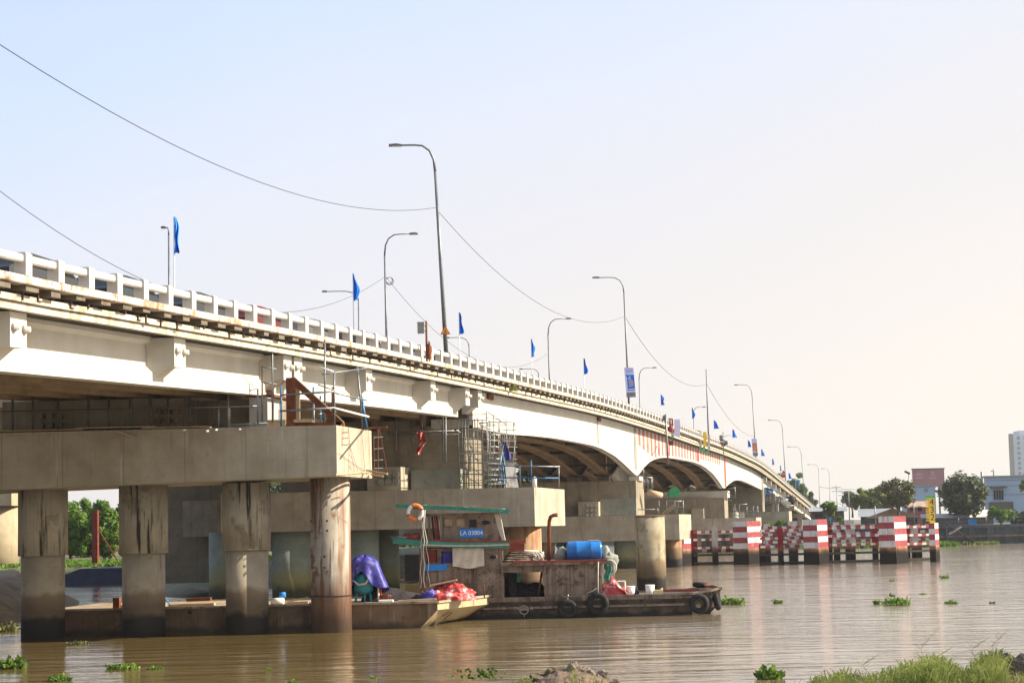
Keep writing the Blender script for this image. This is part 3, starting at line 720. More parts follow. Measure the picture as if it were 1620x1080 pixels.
b = MB(); c = f0a + Vector((.25, 0, -.3))
for k in range(3): b.torus(c + Vector((.02 * k, .02 * k, -.03 * k)), (.2, 1, .1), .22 + .03 * k, .018, 20, 5)
b.build('cable_coil', 'wire', None, ('small coil of spare cable hung on a lamp pole', 'cable coil'))
cable(U(1313, 790, 430), U(1420, 812, 300), 1.0, 'wire at the foot of the ramp sloping down towards the trees', .05)
cable(U(1296, 770, 420), U(1500, 850, 330) + Vector((0, 0, 12)), 1.0, 'higher wire at the foot of the ramp running to the right', .05)

# ------------------------------------------------------------------ flags
FL = [(278, 343, 402, 10), (561, 434, 476, 9), (728, 495, 529, 7), (842, 537, 565, 6), (925, 568, 592, 6), (1047, 625, 641, 6), (1096, 646, 662, 5),
      (1131, 665, 678, 7), (1160.5, 680, 692, 6.5), (1184.5, 697, 707, 5), (1205.5, 711, 721, 5), (1222.5, 726, 735, 3.5), (1234.5, 737, 745, 2), (1249, 749, 757, 5), (1260, 760, 767, 5)]
ordn = ['leftmost blue flag, largest, hanging limp on a white pole', 'second blue flag from the left, hanging in front of a lamp', 'blue flag just right of the warning sign, third from the left',
        'fourth blue flag from the left, limp and narrow', 'fifth blue flag from the left, limp on a thin pole', 'light blue flag just right of the banner, sixth from the left', 'blue flag hanging in front of a lamp arm left of the bare post',
        'triangular spread blue flag just right of the bare post', 'spread blue flag crossing a lamp arm, ninth from the left', 'small blue flag just left of the red banner', 'small blue flag just right of the red banner',
        'narrow dark blue flag, twelfth from the left', 'very small furled flag left of the red sign', 'blue flag in front of the ramp trees, upper one', 'blue flag in front of the ramp trees, lowest one']
for i, (x, y0, y1, w) in enumerate(FL):
    D = 31.0; Y = Yl(x, y1, D); top = U(x - w * .3, y0 - 2, Y); zb = Zp(x, y1, Y)
    base = Vector((top.x, Y, e(Y) - .9))
    t = thing('flag', ordn[i], 'flag', base, 'blue flags along the middle of the bridge')
    MB().tube([base, base + Vector((0, 0, .15))], .12, 10).build('flag_base', 'parapet', t)
    MB().tube([base + Vector((0, 0, .15)), top], .028, 8).build('flagpole', 'whitepole', t)
    wd = w / F * Y; h = top.z - zb - .05; spread = w / max(1, (y1 - y0)) > .38
    sd = i * 3.7
    def cl(u, v, top=top, wd=wd, h=h, sd=sd, spread=spread):
        # u across from the pole, v from top down
        if spread: x_ = wd * u * (.45 + .65 * v); z_ = -h * (v * (.62 + .38) if u == 0 else v) - u * h * .18 * (1 - v)
        else: x_ = wd * u * (.15 + .85 * math.sin(min(1, v * 1.4) * 1.57)) * (.85 + .25 * math.sin(v * 7 + sd)); z_ = -h * v * (1 - .04 * u)
        y_ = .16 * math.sin(u * 9 + sd + v * 2) * (.3 + u) + .05 * math.sin(v * 11 + sd)
        return Vector((top.x + x_ + .02, top.y + y_, top.z - .04 + z_))
    b = MB(); b.sheet(cl, 10, 14, (0, .012, 0)); b.build('flag_cloth', 'flag', t)

# ------------------------------------------------------------------ signs, banners and boards on the bridge
Yn = LAMPS['n0'][0]; c = U(704.5, 523, Yn - .25)
t = thing('warning_sign', 'yellow triangular warning sign with red border on the tallest lamp', 'road sign', c)
def tri(cx, cz, s, y0, y1):
    return [(cx - s, y0, cz - s * .72), (cx + s, y0, cz - s * .72), (cx, y0, cz + s * 1.05)]
b = MB(); b.prism(tri(c.x, c.z, .29, c.y, 0), (0, .03, 0)); b.build('border', 'brightred', t)
b = MB(); b.prism(tri(c.x, c.z - .005, .215, c.y - .006, 0), (0, .005, 0)); b.build('plate', 'signyellow', t)
b = MB(); b.box(c.x - .03, c.x + .03, c.y - .012, c.y - .007, c.z - .04, c.z + .09); b.box(c.x - .09, c.x + .09, c.y - .012, c.y - .007, c.z - .12, c.z - .07); b.build('symbol', 'dark', t)
MB().box(c.x - .04, c.x + .04, c.y + .03, c.y + .14, c.z - .05, c.z + .05).build('clamp', 'pole', t)

def banner(px0, px1, py0, py1, Y, label, kind):
    a = U(px0, py0, Y); d = U(px1, py1, Y); cx = (a.x + d.x) / 2; w = d.x - a.x; top = a.z; h = a.z - d.z; y = Y - .22
    t = thing('pole_banner', label, 'banner', (cx, y, d.z), 'printed banners hung on lamp poles')
    k = .06 * w
    sh = lambda fx0, fx1, f0, f1, yy, th: [(cx + w * (fx0 - .5) + k * f0 * 3, yy, top - h * f0), (cx + w * (fx1 - .5) + k * f0 * 3, yy, top - h * f0), (cx + w * (fx1 - .5) + k * f1 * 3, yy, top - h * f1), (cx + w * (fx0 - .5) + k * f1 * 3, yy, top - h * f1)]
    def slab(f0, f1, fx0, fx1, yy, m_, nm):
        b = MB(); b.prism(sh(fx0, fx1, f0, f1, yy, 0), (0, .008, 0)); return b.build(nm, m_, t)
    slab(0, 1, 0, 1, y, 'lilac', 'cloth')
    if kind == 'blue':
        slab(.24, .78, .12, 1.0, y - .004, 'banner', 'printed_panel')
        slab(.84, 1.0, 0.02, 1, y - .004, 'steel', 'bottom_strip')
        for i, (f, fx0, fx1, m_) in enumerate(((.29, .45, .6, 'whitepaint'), (.36, .3, .65, 'whitepaint'), (.43, .4, .85, 'yellow'), (.49, .35, .85, 'yellow'), (.55, .4, .88, 'yellow'), (.61, .36, .8, 'yellow'), (.72, .3, .95, 'whitepaint'))):
            slab(f, f + .028, fx0, fx1, y - .008, m_, 'printed_line')
        slab(.30, .76, .13, .2, y - .009, 'whitepaint', 'printed_line')
        for f in (.05, .10, .15): slab(f, f + .015, .15, .9, y - .008, 'banner', 'printed_line')
    else:
        slab(.25, .72, .08, .95, y - .004, 'salmon', 'printed_panel')
        slab(.80, 1.0, 0.05, .98, y - .004, 'steel', 'bottom_strip')
        for f in (.36, .44, .52, .60): slab(f, f + .04, .28, .75, y - .008, 'yellow', 'printed_line')
    for f in (0.0, 1.0):
        MB().tube([(cx - w * .5 + k * f * 3, y + .02, top - h * f), (cx + w * .52 + k * f * 3, y + .02, top - h * f)], .02, 6).build('cross_bar', 'pole', t)
banner(987, 1003, 582, 628, LAMPS['n1'][0], 'blue and lilac printed banner hung on the second tall lamp', 'blue')
banner(1188.5, 1197.5, 694, 721, LAMPS['n3'][0], 'small red and pale printed banner on a lamp pole', 'red')
Yn = LAMPS['n4'][0]; c = U(1239.5, 750, Yn - .3)
t = thing('warning_sign', 'small red sign board on the lamp pole above the ramp', 'road sign', c)
s_ = 3.4 / F * Yn
MB().prism([(c.x - s_, c.y, c.z - s_ * 1.6), (c.x + s_, c.y, c.z - s_ * 1.6), (c.x + s_, c.y, c.z + s_ * .4), (c.x, c.y, c.z + s_ * 2), (c.x - s_, c.y, c.z + s_ * .4)], (0, .05, 0)).build('plate', 'brightred', t)
MB().box(c.x - s_ * .7, c.x + s_ * .7, c.y - .02, c.y - .004, c.z + s_ * .1, c.z + s_ * .4).build('stripe', 'whitepaint', t)
MB().box(c.x - .05, c.x + .05, c.y + .05, c.y + .25, c.z - .1, c.z + .1).build('clamp', 'pole', t)

# grey cabinet on a rusty post
Y = Yl(666, 560, 24.9); p0 = Bp(Y, 24.6, e(Y) - .9); p1 = U(664, 507, Y - .2)
t = thing('signal_post', 'rusty post with a grey cabinet beside the parapet left of the warning sign', 'post', p0)
MB().tube([p0, (p0.x, p0.y, p1.z)], .055, 10).build('post', 'rust', t)
c = Vector((p0.x - .28, p0.y, Zp(659, 519, Y)))
MB().box(c.x - .17, c.x + .17, c.y - .17, c.y + .2, c.z - .26, c.z + .26).build('cabinet', 'greyconc', t)
MB().box(c.x - .19, c.x + .19, c.y - .19, c.y + .22, c.z + .26, c.z + .30).build('cabinet_lid', 'parapet', t)
MB().tube([c + Vector((.17, 0, .1)), Vector((p0.x, p0.y, c.z + .1))], .02, 6).build('bracket', 'rust', t)
MB().tube([c + Vector((.17, 0, -.15)), Vector((p0.x, p0.y, c.z - .15))], .02, 6).build('bracket', 'rust', t)
b = MB(); b.ball(p0 + Vector((.12, -.05, .55)), .12, .1, .45, 10, 8, .5, 3); b.build('rolled_cloth', 'rust', t)

# navigation lights and boards hung outside the parapet
def frame_box(t, px0, px1, py0, py1, Y, m_, depth=.7, r=.05):
    a = U(px0, py1, Y); d = U(px1, py0, Y)
    for yy in (Y, Y + depth):
        for x_ in (a.x, (a.x + d.x) / 2, d.x): tubes('frame_bar', m_, t, [(x_, yy, a.z), (x_, yy, d.z)], r, 6)
        for z_ in (a.z, (a.z + d.z) / 2, d.z): tubes('frame_bar', m_, t, [(a.x, yy, z_), (d.x, yy, z_)], r, 6)
def board(t, px0, px1, py0, py1, Y, m_, nm='board', th=.08):
    a = U(px0, py1, Y); d = U(px1, py0, Y)
    return MB().box(a.x, d.x, Y, Y + th, a.z, d.z).build(nm, m_, t)
Y = Yl(1062, 680, 24.7)
t = thing('navigation_light', 'red steel frame with a red lantern and pale board hung outside the parapet', 'navigation light', U(1060, 690, Y))
frame_box(t, 1057, 1064, 662, 680, Y, 'rust')
MB().ball(U(1061, 678, Y - .3), .3, .3, .42, 14, 10).build('lantern', 'red', t)
board(t, 1067, 1075.5, 663, 690, Y - .1, 'lilac'); board(t, 1062, 1066, 683, 692, Y - .1, 'marker', 'hanging_board'); board(t, 1062, 1066, 689.5, 693, Y - .12, 'green', 'board_tip')
board(t, 1059, 1065, 697, 704, Y + 1.0, 'rust', 'lower_box', .5)
Y = Yl(1112, 700, 24.7)
t = thing('navigation_board', 'tall yellow board between two white boards with green tips on the bridge side', 'navigation board', U(1112, 716, Y))
frame_box(t, 1098, 1106, 681, 696, Y, 'rust')
board(t, 1106.5, 1109.5, 681, 706, Y - .1, 'marker'); board(t, 1106.5, 1109.5, 706, 713, Y - .1, 'green', 'board_tip')
board(t, 1113, 1117.5, 683, 706, Y - .1, 'yellow'); board(t, 1112.5, 1115.5, 706, 716, Y - .12, 'green', 'board_tip')
board(t, 1120, 1123, 687, 712, Y - .1, 'marker'); board(t, 1120, 1122.5, 712, 719, Y - .1, 'green', 'board_tip')
tubes('frame_bar', 'rust', t, [U(1098, 697, Y), U(1123, 706, Y)], .06, 6)
Y = Yl(1143, 705, 24.7)
t = thing('navigation_light', 'small grey lantern box on a red and white frame right of the bare post', 'navigation light', U(1143, 706, Y))
frame_box(t, 1138, 1147, 696, 705, Y, 'rust', .8, .06); board(t, 1139, 1143, 688, 695.5, Y, 'greyconc', 'cabinet', .5); board(t, 1139, 1146, 697.5, 699.5, Y - .1, 'marker')
tubes('mast', 'steel', t, [U(1144, 683, Y), U(1145, 725, Y)], .06, 6); board(t, 1148, 1151, 697, 703, Y, 'bluesteel', 'small_box', .3)
Y = Yl(1055, 680, 24.5)
t = thing('access_ladder', 'pale tube mast hung from the parapet down to the arch soffit', 'mast', U(1055, 735, Y))
tubes('mast_tube', 'steel', t, [U(1053, 655, Y), U(1057, 735, Y)], .1, 8); frame_box(t, 1050, 1054, 657, 664, Y, 'steel', .5, .05)
tubes('stay', 'steel', t, [U(1040, 705, Y), U(1031, 722, Y)], .04, 6)

# ------------------------------------------------------------------ vehicles on the deck, seen through the parapet
def car(Y, D, body, label, L=4.3, van=False):
    base = Bp(Y, D, e(Y) - .915); a = math.atan(T)
    t = thing('parked_car' if not van else 'parked_van', label, 'car' if not van else 'van', base, 'vehicles crossing the bridge'); t.rotation_euler = (0, 0, -a)
    # local: y along the bridge, x across; built at origin then parented
    def loc(mb, nm, m_):
        me = mb
        ob = me.build(nm, m_, None); ob.location = ob.location  # built in local metres round the origin
        ob.parent = t; return ob
    H = 1.9 if van else 1.42; w = .85
    prof = [(-L / 2, .35), (-L / 2, .8), (-L / 2 + .15, .92), (-L / 2 + .35, H - .55), (-L / 2 + .75, H - .04), (-L / 2 + 1.2, H), (L / 2 - 1.7, H - .03), (L / 2 - 1.0, .95), (L / 2 - .15, .8), (L / 2, .6), (L / 2, .35)] if not van else \
           [(-L / 2, .35), (-L / 2, H - .1), (-L / 2 + .1, H), (L / 2 - .9, H), (L / 2 - .35, 1.05), (L / 2, .85), (L / 2, .35)]
    b = MB(); b.prism([(-w, y, z) for y, z in prof], (2 * w, 0, 0)); loc(b, 'body', body)
    b = MB(); wp = [(-L / 2 + .5, 1.0), (-L / 2 + .85, H - .12), (L / 2 - 1.75, H - .12), (L / 2 - 1.15, 1.0)]
    for s in (-1, 1): b.prism([(s * (w + .004), y, z) for y, z in wp], (s * .006, 0, 0))
    loc(b, 'window', 'carwin')
    for yy in (-L * .3, L * .31):
        for s in (-1, 1):
            b = MB(); b.torus((s * .76, yy, .31), (1, 0, 0), .22, .1, 20, 8); loc(b, 'tyre', 'black')
            b = MB(); b.tube([(s * .7, yy, .31), (s * .84, yy, .31)], .18, 14); loc(b, 'rim', 'steel')
    return t
M['carsilver'] = mat('silver_car_paint', (.10, .10, .105), None, 2, .45, .2, bump=0)
M['carred'] = mat('maroon_car_paint', (.10, .012, .012), None, 2, .7, 0, bump=0)
M['cardark'] = mat('dark_car_paint', (.03, .032, .038), None, 2, .7, 0, bump=0)
M['carblue'] = mat('blue_car_paint', (.02, .03, .04), None, 2, .7, 0, bump=0)
for i, (Y, m_, lb) in enumerate(((36.0, 'cardark', 'black car at the very left edge behind the first parapet post'), (41.2, 'carsilver', 'grey car behind the parapet at the left edge of the frame'), (46.3, 'cardark', 'black car seen through the parapet left of the leftmost flag'), (51.6, 'carblue', 'dark blue car seen through the parapet below the leftmost flag'),
                      (57.0, 'cardark', 'dark car seen through the parapet right of the leftmost flag'), (62.3, 'carred', 'maroon car seen through the parapet left of the second flag'), (67.8, 'carsilver', 'grey car behind the parapet near the rusty signal post'),
                      (74.0, 'cardark', 'dark car behind the parapet at the foot of the tallest lamp'), (80.5, 'carsilver', 'grey car behind the parapet right of the tallest lamp'), (88, 'cardark', 'dark car behind the parapet over the start of the first arch'))):
    car(Y, 28.0, m_, lb, L=4.4 + .2 * (i % 3))

# ------------------------------------------------------------------ scaffolding
def sc_tube(t, a, b_, m_='steel', r=.028): return tubes('scaffold_tube', m_, t, [a, b_], r, 6)
def V(x, y, z): return Vector((x, y, z))

# walkway and hangers along the rear edge of the first pile cap
t = thing('scaffold', 'dark tube railing and planks along the top of the near pile cap at the left', 'scaffold', U(200, 690, 58.6))
Yf = 58.45; zt_ = 8.37
for px in (20, 52, 92, 140, 172, 206, 238, 266, 300, 346, 362):
    top = U(px, 612 + (px % 3) * 4, Yf); sc_tube(t, top, V(top.x, Yf, zt_), 'shadesteel', .032 if px % 2 else .05)
for py, d in ((683, 0), (648, .02)):
    a = U(-20, py + 3, Yf - .1 - d); c = U(400, py - 6, Yf - .1 - d); sc_tube(t, a, c, 'shadesteel')
for px0, px1, z in ((-20, 130, 0), (120, 245, .05), (225, 330, 0)):
    a = U(px0, 690, 58.3); c = U(px1, 690, 58.3)
    MB().box(a.x, c.x, 58.25, 58.95, zt_ + .03 + z, zt_ + .075 + z).build('plank', 'timber', t)
b = MB(); a = U(185, 682, 57.9); c = U(215, 692, 58.1); b.obox((a + c) / 2, c - a, (0, .25, 0), (0, 0, .05)); b.build('plank', 'timber', t)

t = thing('scaffold', 'galvanised tube frame standing on the near pile cap left of the rusty beam', 'scaffold', U(385, 680, 58.6))
Y = 58.35
for px, y0, y1 in ((346, 622, 684), (361, 600, 688), (408, 615, 672), (415, 580, 668), (431, 518, 668)):
    sc_tube(t, U(px - .3, y0, Y), U(px, y1, Y), 'steel', .035)
for a, c in (((413, 580), (438, 584)), ((413, 604), (438, 608)), ((413, 628), (432, 631)), ((290, 680), (436, 671)), ((318, 681), (400, 676)), ((296, 646), (408, 642)), ((330, 674), (436, 668))):
    sc_tube(t, U(*a, Y + .06), U(*c, Y + .3), 'steel', .03)
for px, py in ((290, 680), (326, 682), (340, 680), (378, 679)):
    p = U(px, py, Y - .3); sc_tube(t, p, p + V(.25, .9, .1), 'whitepole', .045)
sc_tube(t, U(360, 598, Y - .1), U(357, 612, Y + .6), 'steel', .09)
b = MB(); pts = [U(358 + i * 4, 617 + 4 * math.sin(i / 10 * 3.1), Y) for i in range(13)]; b.tube(pts, .018, 5); b.build('hose', 'rope', t)

t = thing('scaffold', 'guard rail of steel and blue tubes round the end of the near pile cap', 'scaffold', U(520, 680, 58.4))
def onD(px, py, D): Y_ = Yl(px, py, D); return U(px, py, Y_)
Dc = D1 + .12
f1, f2 = YP1 + .12, 61.6
for px, y0, y1, m_, yy in ((445, 613, 673, 'bluesteel', f1), (496, 612, 672, 'bluesteel', 60.5), (496.5, 640, 672, 'steel', 60.4), (507, 626, 666, 'bluesteel', 61), (514, 537, 668, 'steel', 60.6), (526, 612, 672, 'rust', f1), (529, 585, 670, 'steel', f1), (466, 606, 670, 'steel', 60.0)):
    sc_tube(t, U(px - .3, y0, yy), V(Xp(px, y1, yy), yy, 8.37), m_, .04)
p = onD(571, 670, D1 + .2); top = U(565, 580, p.y - .1); sc_tube(t, top, V(p.x + .1, p.y, 8.37), 'steel', .045); sc_tube(t, U(571, 624, p.y), V(p.x + .25, p.y, 8.37), 'bluesteel', .06)
for a, c, m_, r in (((443, 625), (530, 619), 'steel', .045), ((443, 650), (530, 645), 'steel', .045), ((528, 645), (583, 659), 'whitepole', .045), ((528, 621), (580, 633), 'steel', .035), ((510, 592), (582, 582), 'steel', .035), ((504, 580), (528, 588), 'whitepole', .04), ((503, 608), (528, 617), 'steel', .03), ((504, 655), (532, 651), 'steel', .035)):
    Y0 = 58.25 if a[0] < 500 else 58.25; Y1 = 58.25 if c[0] <= 531 else 61.4
    sc_tube(t, U(*a, Y0), U(*c, Y1), m_, r)

t = thing('steel_prop', 'rust brown steel post and raking beam standing on the near pile cap', 'steel prop', U(465, 672, 59))
Yr = 58.9
def ibeam(name, a, c, wv, m_='rust', parent=None):
    a, c = Vector(a), Vector(c); d = (c - a); n = d.normalized(); wv = Vector(wv); side = n.cross(wv.normalized()); hw = wv.length
    b = MB(); m0 = (a + c) / 2
    for s in (-1, 1): b.obox(m0 + side * s * hw * .46, d, wv, side * hw * .1)
    b.obox(m0, d, wv.normalized() * hw * .08, side * hw * .82)
    return b.build(name, m_, parent)
a = U(460, 598, Yr); b0 = U(462, 672, Yr); b0.z = 8.37
b = MB(); b.box(b0.x - .20, b0.x + .16, Yr - .2, Yr + .2, 8.37, a.z); b.build('post', 'rust', t)
b = MB(); b.box(b0.x + .17, b0.x + .30, Yr - .1, Yr + .25, 8.37, a.z - .4); b.build('stiffener', 'timber', t)
c = U(539, 668, Yr); c.z = 8.45
b = MB(); d = c - a; b.obox((a + c) / 2 + V(.06, 0, -.06), d * .97, (0, .30, 0), d.normalized().cross(V(0, 1, 0)) * .24); b.build('raker', 'rust', t)
b = MB(); b.obox((a + c) / 2 + V(.15, 0, .045), d * .97, (0, .34, 0), d.normalized().cross(V(0, 1, 0)) * .035); b.build('flange', 'timber', t)
b = MB(); x0, x1 = Xp(436, 670, Yr), Xp(540, 670, Yr); b.box(x0, x1, Yr - .15, Yr + .05, 8.37, 8.53); b.build('base_beam', 'rust', t)
b = MB(); p = Bp(60.0, 23.2, 0); b.box(p.x - 4, p.x - .1, 59.8, 60.2, 8.37, 8.58); b.build('base_beam', 'rust', t)
for px in (436, 478): MB().box(Xp(px, 660, Yr) - .3, Xp(px, 660, Yr) + .45, Yr - .3, Yr + .3, 8.54 if px > 450 else 8.37, 8.66).build('packing_block', 'timber', t)

t = thing('hanging_platform', 'rickety hanging stage of rods and planks off the cap end', 'platform', U(610, 740, 61))
for a, c in (((598, 675), (598, 748)), ((600, 677), (613, 748)), ((591, 690), (592, 750))): tubes('hanger_rod', 'rust', t, [onD(a[0], a[1], D1 - 1.2), onD(c[0], c[1], D1 - 1.2)], .018, 5)
for py in (692, 710, 728, 741): tubes('rung', 'steel', t, [onD(591, py, D1 - 1.0), onD(606, py - 1, D1 - 1.3)], .018, 5)
tubes('tube_arm', 'rust', t, [onD(575, 677, D1 + .1), onD(612, 675.5, D1 - 1.9)], .05, 6)
for a, c in (((531, 751), (583, 747)), ((580, 744), (613, 749)), ((588, 750), (606, 753))):
    p, q = onD(*a, D1 - .1), onD(*c, D1 - .5 if a[0] < 540 else D1 - 1.5); tubes('plank', 'timber', t, [p, q], .05, 5)
# wire ladder and rods against the lit end of the cap
t = thing('wire_ladder', 'thin wire ladder hanging on the sunlit end of the near pile cap', 'ladder', onD(545, 700, D1 - .05))
for a, c in (((543, 674), (542, 704)), ((551, 674), (553, 703))): tubes('stile', 'rust', t, [onD(*a, D1 - .05), onD(*c, D1 - .05)], .01, 5)
for py in (683, 692, 702.5): tubes('rung', 'rust', t, [onD(542.5, py + .5, D1 - .05), onD(552, py, D1 - .05)], .01, 5)
t = thing('guy_wire', 'thin wires crossing the sunlit end of the near pile cap', 'wire', onD(560, 740, D1 - .05))
for a, c in (((553, 702), (567, 747)), ((535, 716), (583, 749)), ((572, 676), (577, 745)), ((583, 676), (586, 750))): tubes('strand', 'rust', t, [onD(*a, D1 - .05), onD(*c, D1 - .05)], .008, 5)

# tubes hanging below the second span, with a red rag
t = thing('hanging_tubes', 'steel tubes hung below the second span in front of the pier wall', 'scaffold', U(680, 700, 86))
for px, y0, y1 in ((627, 656, 712), (668, 655, 686), (701, 655, 729), (705, 655, 732), (654, 686, 700)): sc_tube(t, U(px, y0, 86), U(px, y1, 86), 'steel', .05 if px > 700 else .03)
for a, c in (((612, 684), (726, 681)), ((614, 688), (726, 686)), ((720, 680), (728, 684))): sc_tube(t, U(*a, 86.1), U(*c, 86.1), 'steel', .05)
sc_tube(t, U(690, 656, 86), U(700, 680, 86), 'steel', .02)
b = MB()
cx, cz = U(665, 684, 85.8).x, U(665, 684, 85.8).z; hh = cz - U(665, 720, 85.8).z
b.sheet(lambda u, v: V(cx + (u - .5) * (.42 if v < .5 else .26) + .16 * math.sin(v * 5) * (1 if v > .3 else .4), 85.8 + .1 * math.sin(u * 9 + v * 7), cz - hh * v + .05 * math.sin(u * 12)), 8, 20, (0, .02, 0))
b.build('hanging_rag', 'redtarp', None, ('twisted red rag hung from a tube below the second span', 'rag'))

# big tube scaffold round the second pier
t = thing('scaffold', 'dense tube scaffold climbing round the white end of the second pier', 'scaffold', U(770, 770, 90))
zb = 6.5
Yq = [YP2 + .5, YP2 + 3.0, YP2 + 5.6]
cols_ = [727, 742, 757, 772]
hts = {727: 657, 733: 655, 742: 655, 757: 660, 772: 650, 784: 655, 793: 660, 804: 662, 816: 667}
for k, px in enumerate((727, 733, 742, 750, 757, 765, 772)):
    p = V(Xp(px, 770, Yq[0]), Yq[0], zb); sc_tube(t, p, V(p.x, p.y, Zp(px, hts.get(px, 665), Yq[0])), 'steel', .03)
for k, px in enumerate((775, 784, 793, 804, 816)):
    yy = YP2 + 1.2 + k * 1.2; p = V(Xp(px, 768, yy), yy, zb); sc_tube(t, p, V(p.x - .05, p.y, Zp(px, hts.get(px, 668), yy)), 'steel', .03)
for k, px in enumerate((747, 760, 781, 790, 800)):
    yy = YP2 + 5.5; p = V(Xp(px, 768, yy), yy, zb); sc_tube(t, p, V(p.x, p.y, Zp(px, 668 + k * 4, yy)), 'steel', .028)
for py in (656, 665, 677, 695, 715, 732, 750, 764):
    x1 = 772 if py > 660 else 770
    sc_tube(t, U(728, py, Yq[0]), U(x1, py - 1, Yq[0]), 'steel', .028)
    if py > 660: sc_tube(t, U(x1, py - 1 + 2, Yq[0]), U(817, py + (3 if py < 700 else 1), YP2 + 6), 'steel', .028)
for a, c in (((765, 660), (790, 663)), ((752, 670), (795, 666)), ((757, 684), (806, 680)), ((740, 668), (816, 668)), ((772, 652), (800, 671))):
    sc_tube(t, U(*a, YP2 + 2), U(*c, YP2 + 3.5), 'steel', .026)
for a, c in (((729, 764), (744, 715)), ((757, 732), (742, 700)), ((786, 765), (797, 700)), ((795, 765), (784, 720)), ((806, 700), (815, 668))):
    sc_tube(t, U(*a, Yq[0] + .1), U(*c, Yq[0] + 1.0), 'steel', .026)
for px0, px1, py, yy in ((728, 778, 717, Yq[0]), (775, 795, 716, YP2 + 2.5), (770, 817, 694, YP2 + 3)):
    a = U(px0, py, yy); c = U(px1, py + 1, yy); MB().obox((a + c) / 2, c - a, (0, .6, 0), (0, 0, .05)).build('plank', 'timber', t)
for a, c, m_ in (((795, 735), (797, 764), 'bluesteel'), ((787, 760), (802, 758), 'bluesteel'), ((787, 764), (795, 715), 'bluesteel'), ((802, 764), (795, 715), 'bluesteel'), ((786, 745), (801, 744), 'bluesteel')):
    sc_tube(t, U(*a, YP2 + 1.4), U(*c, YP2 + 1.6), m_, .05)
for k in range(5):
    yy = YP2 + 1.0 + k * 1.1; px = 738 + k * 13; p = V(Xp(px, 768, yy), yy, zb); sc_tube(t, p, V(p.x, p.y, Zp(px, 662 + k, yy)), 'steel', .028)
for py in (671, 686, 705, 724, 741, 757):
    sc_tube(t, U(770, py, YP2 + 1.5), U(818, py + 2, YP2 + 5), 'steel', .026); sc_tube(t, U(730, py + 3, YP2 + 2.6), U(790, py + 2, YP2 + 2.6), 'steel', .024)
for px0, px1 in ((775, 783), (786, 795), (797, 806), (807, 816)): sc_tube(t, U(px0, 765, YP2 + 3.2), U(px1, 690, YP2 + 3.4), 'steel', .024)
t = thing('guard_rail', 'blue and grey tube rail on the second pile cap right of the scaffold', 'railing', U(850, 770, YP2))
for a, c, m_ in (((774, 736), (886, 738), 'steel'), ((776, 755), (884, 756), 'bluesteel')): sc_tube(t, U(*a, YP2 + .3), U(*c, YP2 + .3), m_, .045)
for px, m_ in ((823, 'steel'), (841, 'bluesteel'), (884.5, 'steel')):
    yy = YP2 + .3 if px < 845 else YP2 + 5; p = V(Xp(px, 770, yy), yy, 6.48); sc_tube(t, p, V(p.x, yy, Zp(px, 728 if px == 841 else 736, yy)), m_, .045)
b = MB(); p = U(845.5, 769, YP2 + 1); b.tube([(p.x, p.y, 6.48), (p.x, p.y, 7.0), (p.x, p.y, 7.12)], [.15, .15, .05], 12); b.build('cement_bag', 'offwhite', None, ('upright pale bag standing near the corner of the second pile cap', 'bag'))
b = MB(); a = U(799, 735, YP2 + 1.0); c = U(814, 769, YP2 + .5)
w_ = .55; b.prism([V(a.x, a.y, a.z), V(a.x + w_, a.y, a.z), V(c.x + .25, c.y - .1, 6.48), V(c.x - .45, c.y - .1, 6.48)], (0, .05, 0)); b.build('leaning_board', 'marker', None, ('white board leaning on the scaffold with faint red marks', 'board'))
cx, cz = U(797, 700, YP2 + .9).x, U(797, 700, YP2 + .9).z; hh = cz - U(797, 729, YP2 + .9).z
b = MB(); b.sheet(lambda u, v: V(cx + (u - .3) * (.12 + .3 * v) + .2 * v, YP2 + .9 + .06 * math.sin(u * 9 + v * 6), cz - hh * v + .1 * u), 8, 14, (0, .02, 0)); b.build('hanging_cloth', 'bluetarp', None, ('violet blue cloth hung on the scaffold above the leaning board', 'cloth'))
# light works on the third and fourth piers
t = thing('scaffold', 'small steel access cage at the top of the third pier', 'scaffold', U(1027, 770, Y3))
frame_box(t, 1020, 1032, 755, 773, Y3 - 1.2, 'steel', 1.0, .05)
for a, c in (((1018, 740), (1018, 757)), ((1015, 752), (1031, 756)), ((993, 805.5), (1042, 805.5))): sc_tube(t, U(*a, Y3 - 1.3), U(*c, Y3 - 1.3), 'steel', .05)
sc_tube(t, U(1039, 803, Y3 - 1.3), U(1042, 812, Y3 - 1.3), 'steel', .06)
t = thing('scaffold', 'low railing of tubes with timber on the third pile cap', 'scaffold', U(1060, 812, 140))
yy = YP3 + 1.0
for px in (1043, 1055, 1068, 1081): sc_tube(t, V(Xp(px, 812, yy), yy, 5.0), V(Xp(px, 812, yy), yy, Zp(px, 791, yy)), 'steel', .05)
for py in (792, 801): sc_tube(t, U(1043, py, yy), U(1082, py + .5, yy), 'steel', .045)
for i, (a, c) in enumerate((((1048, 812), (1068, 797)), ((1052, 813), (1070, 800)), ((1070, 812), (1074, 795)))): p, q = U(*a, yy + 1), U(*c, yy + 1); MB().obox((p + q) / 2, q - p, (0, .5, 0), (0, 0, .12)).build('plank', 'timber', t)
b = MB(); a, c = U(1026, 778, Y3), U(1046, 783, Y3 + 1); b.tube([a, c], .28, 16); b.build('pipe_bundle', 'timber', None, ('tan pipe lying on the third pier behind the steel cage', 'pipe'))
p0 = Bp(165, 50, 0)
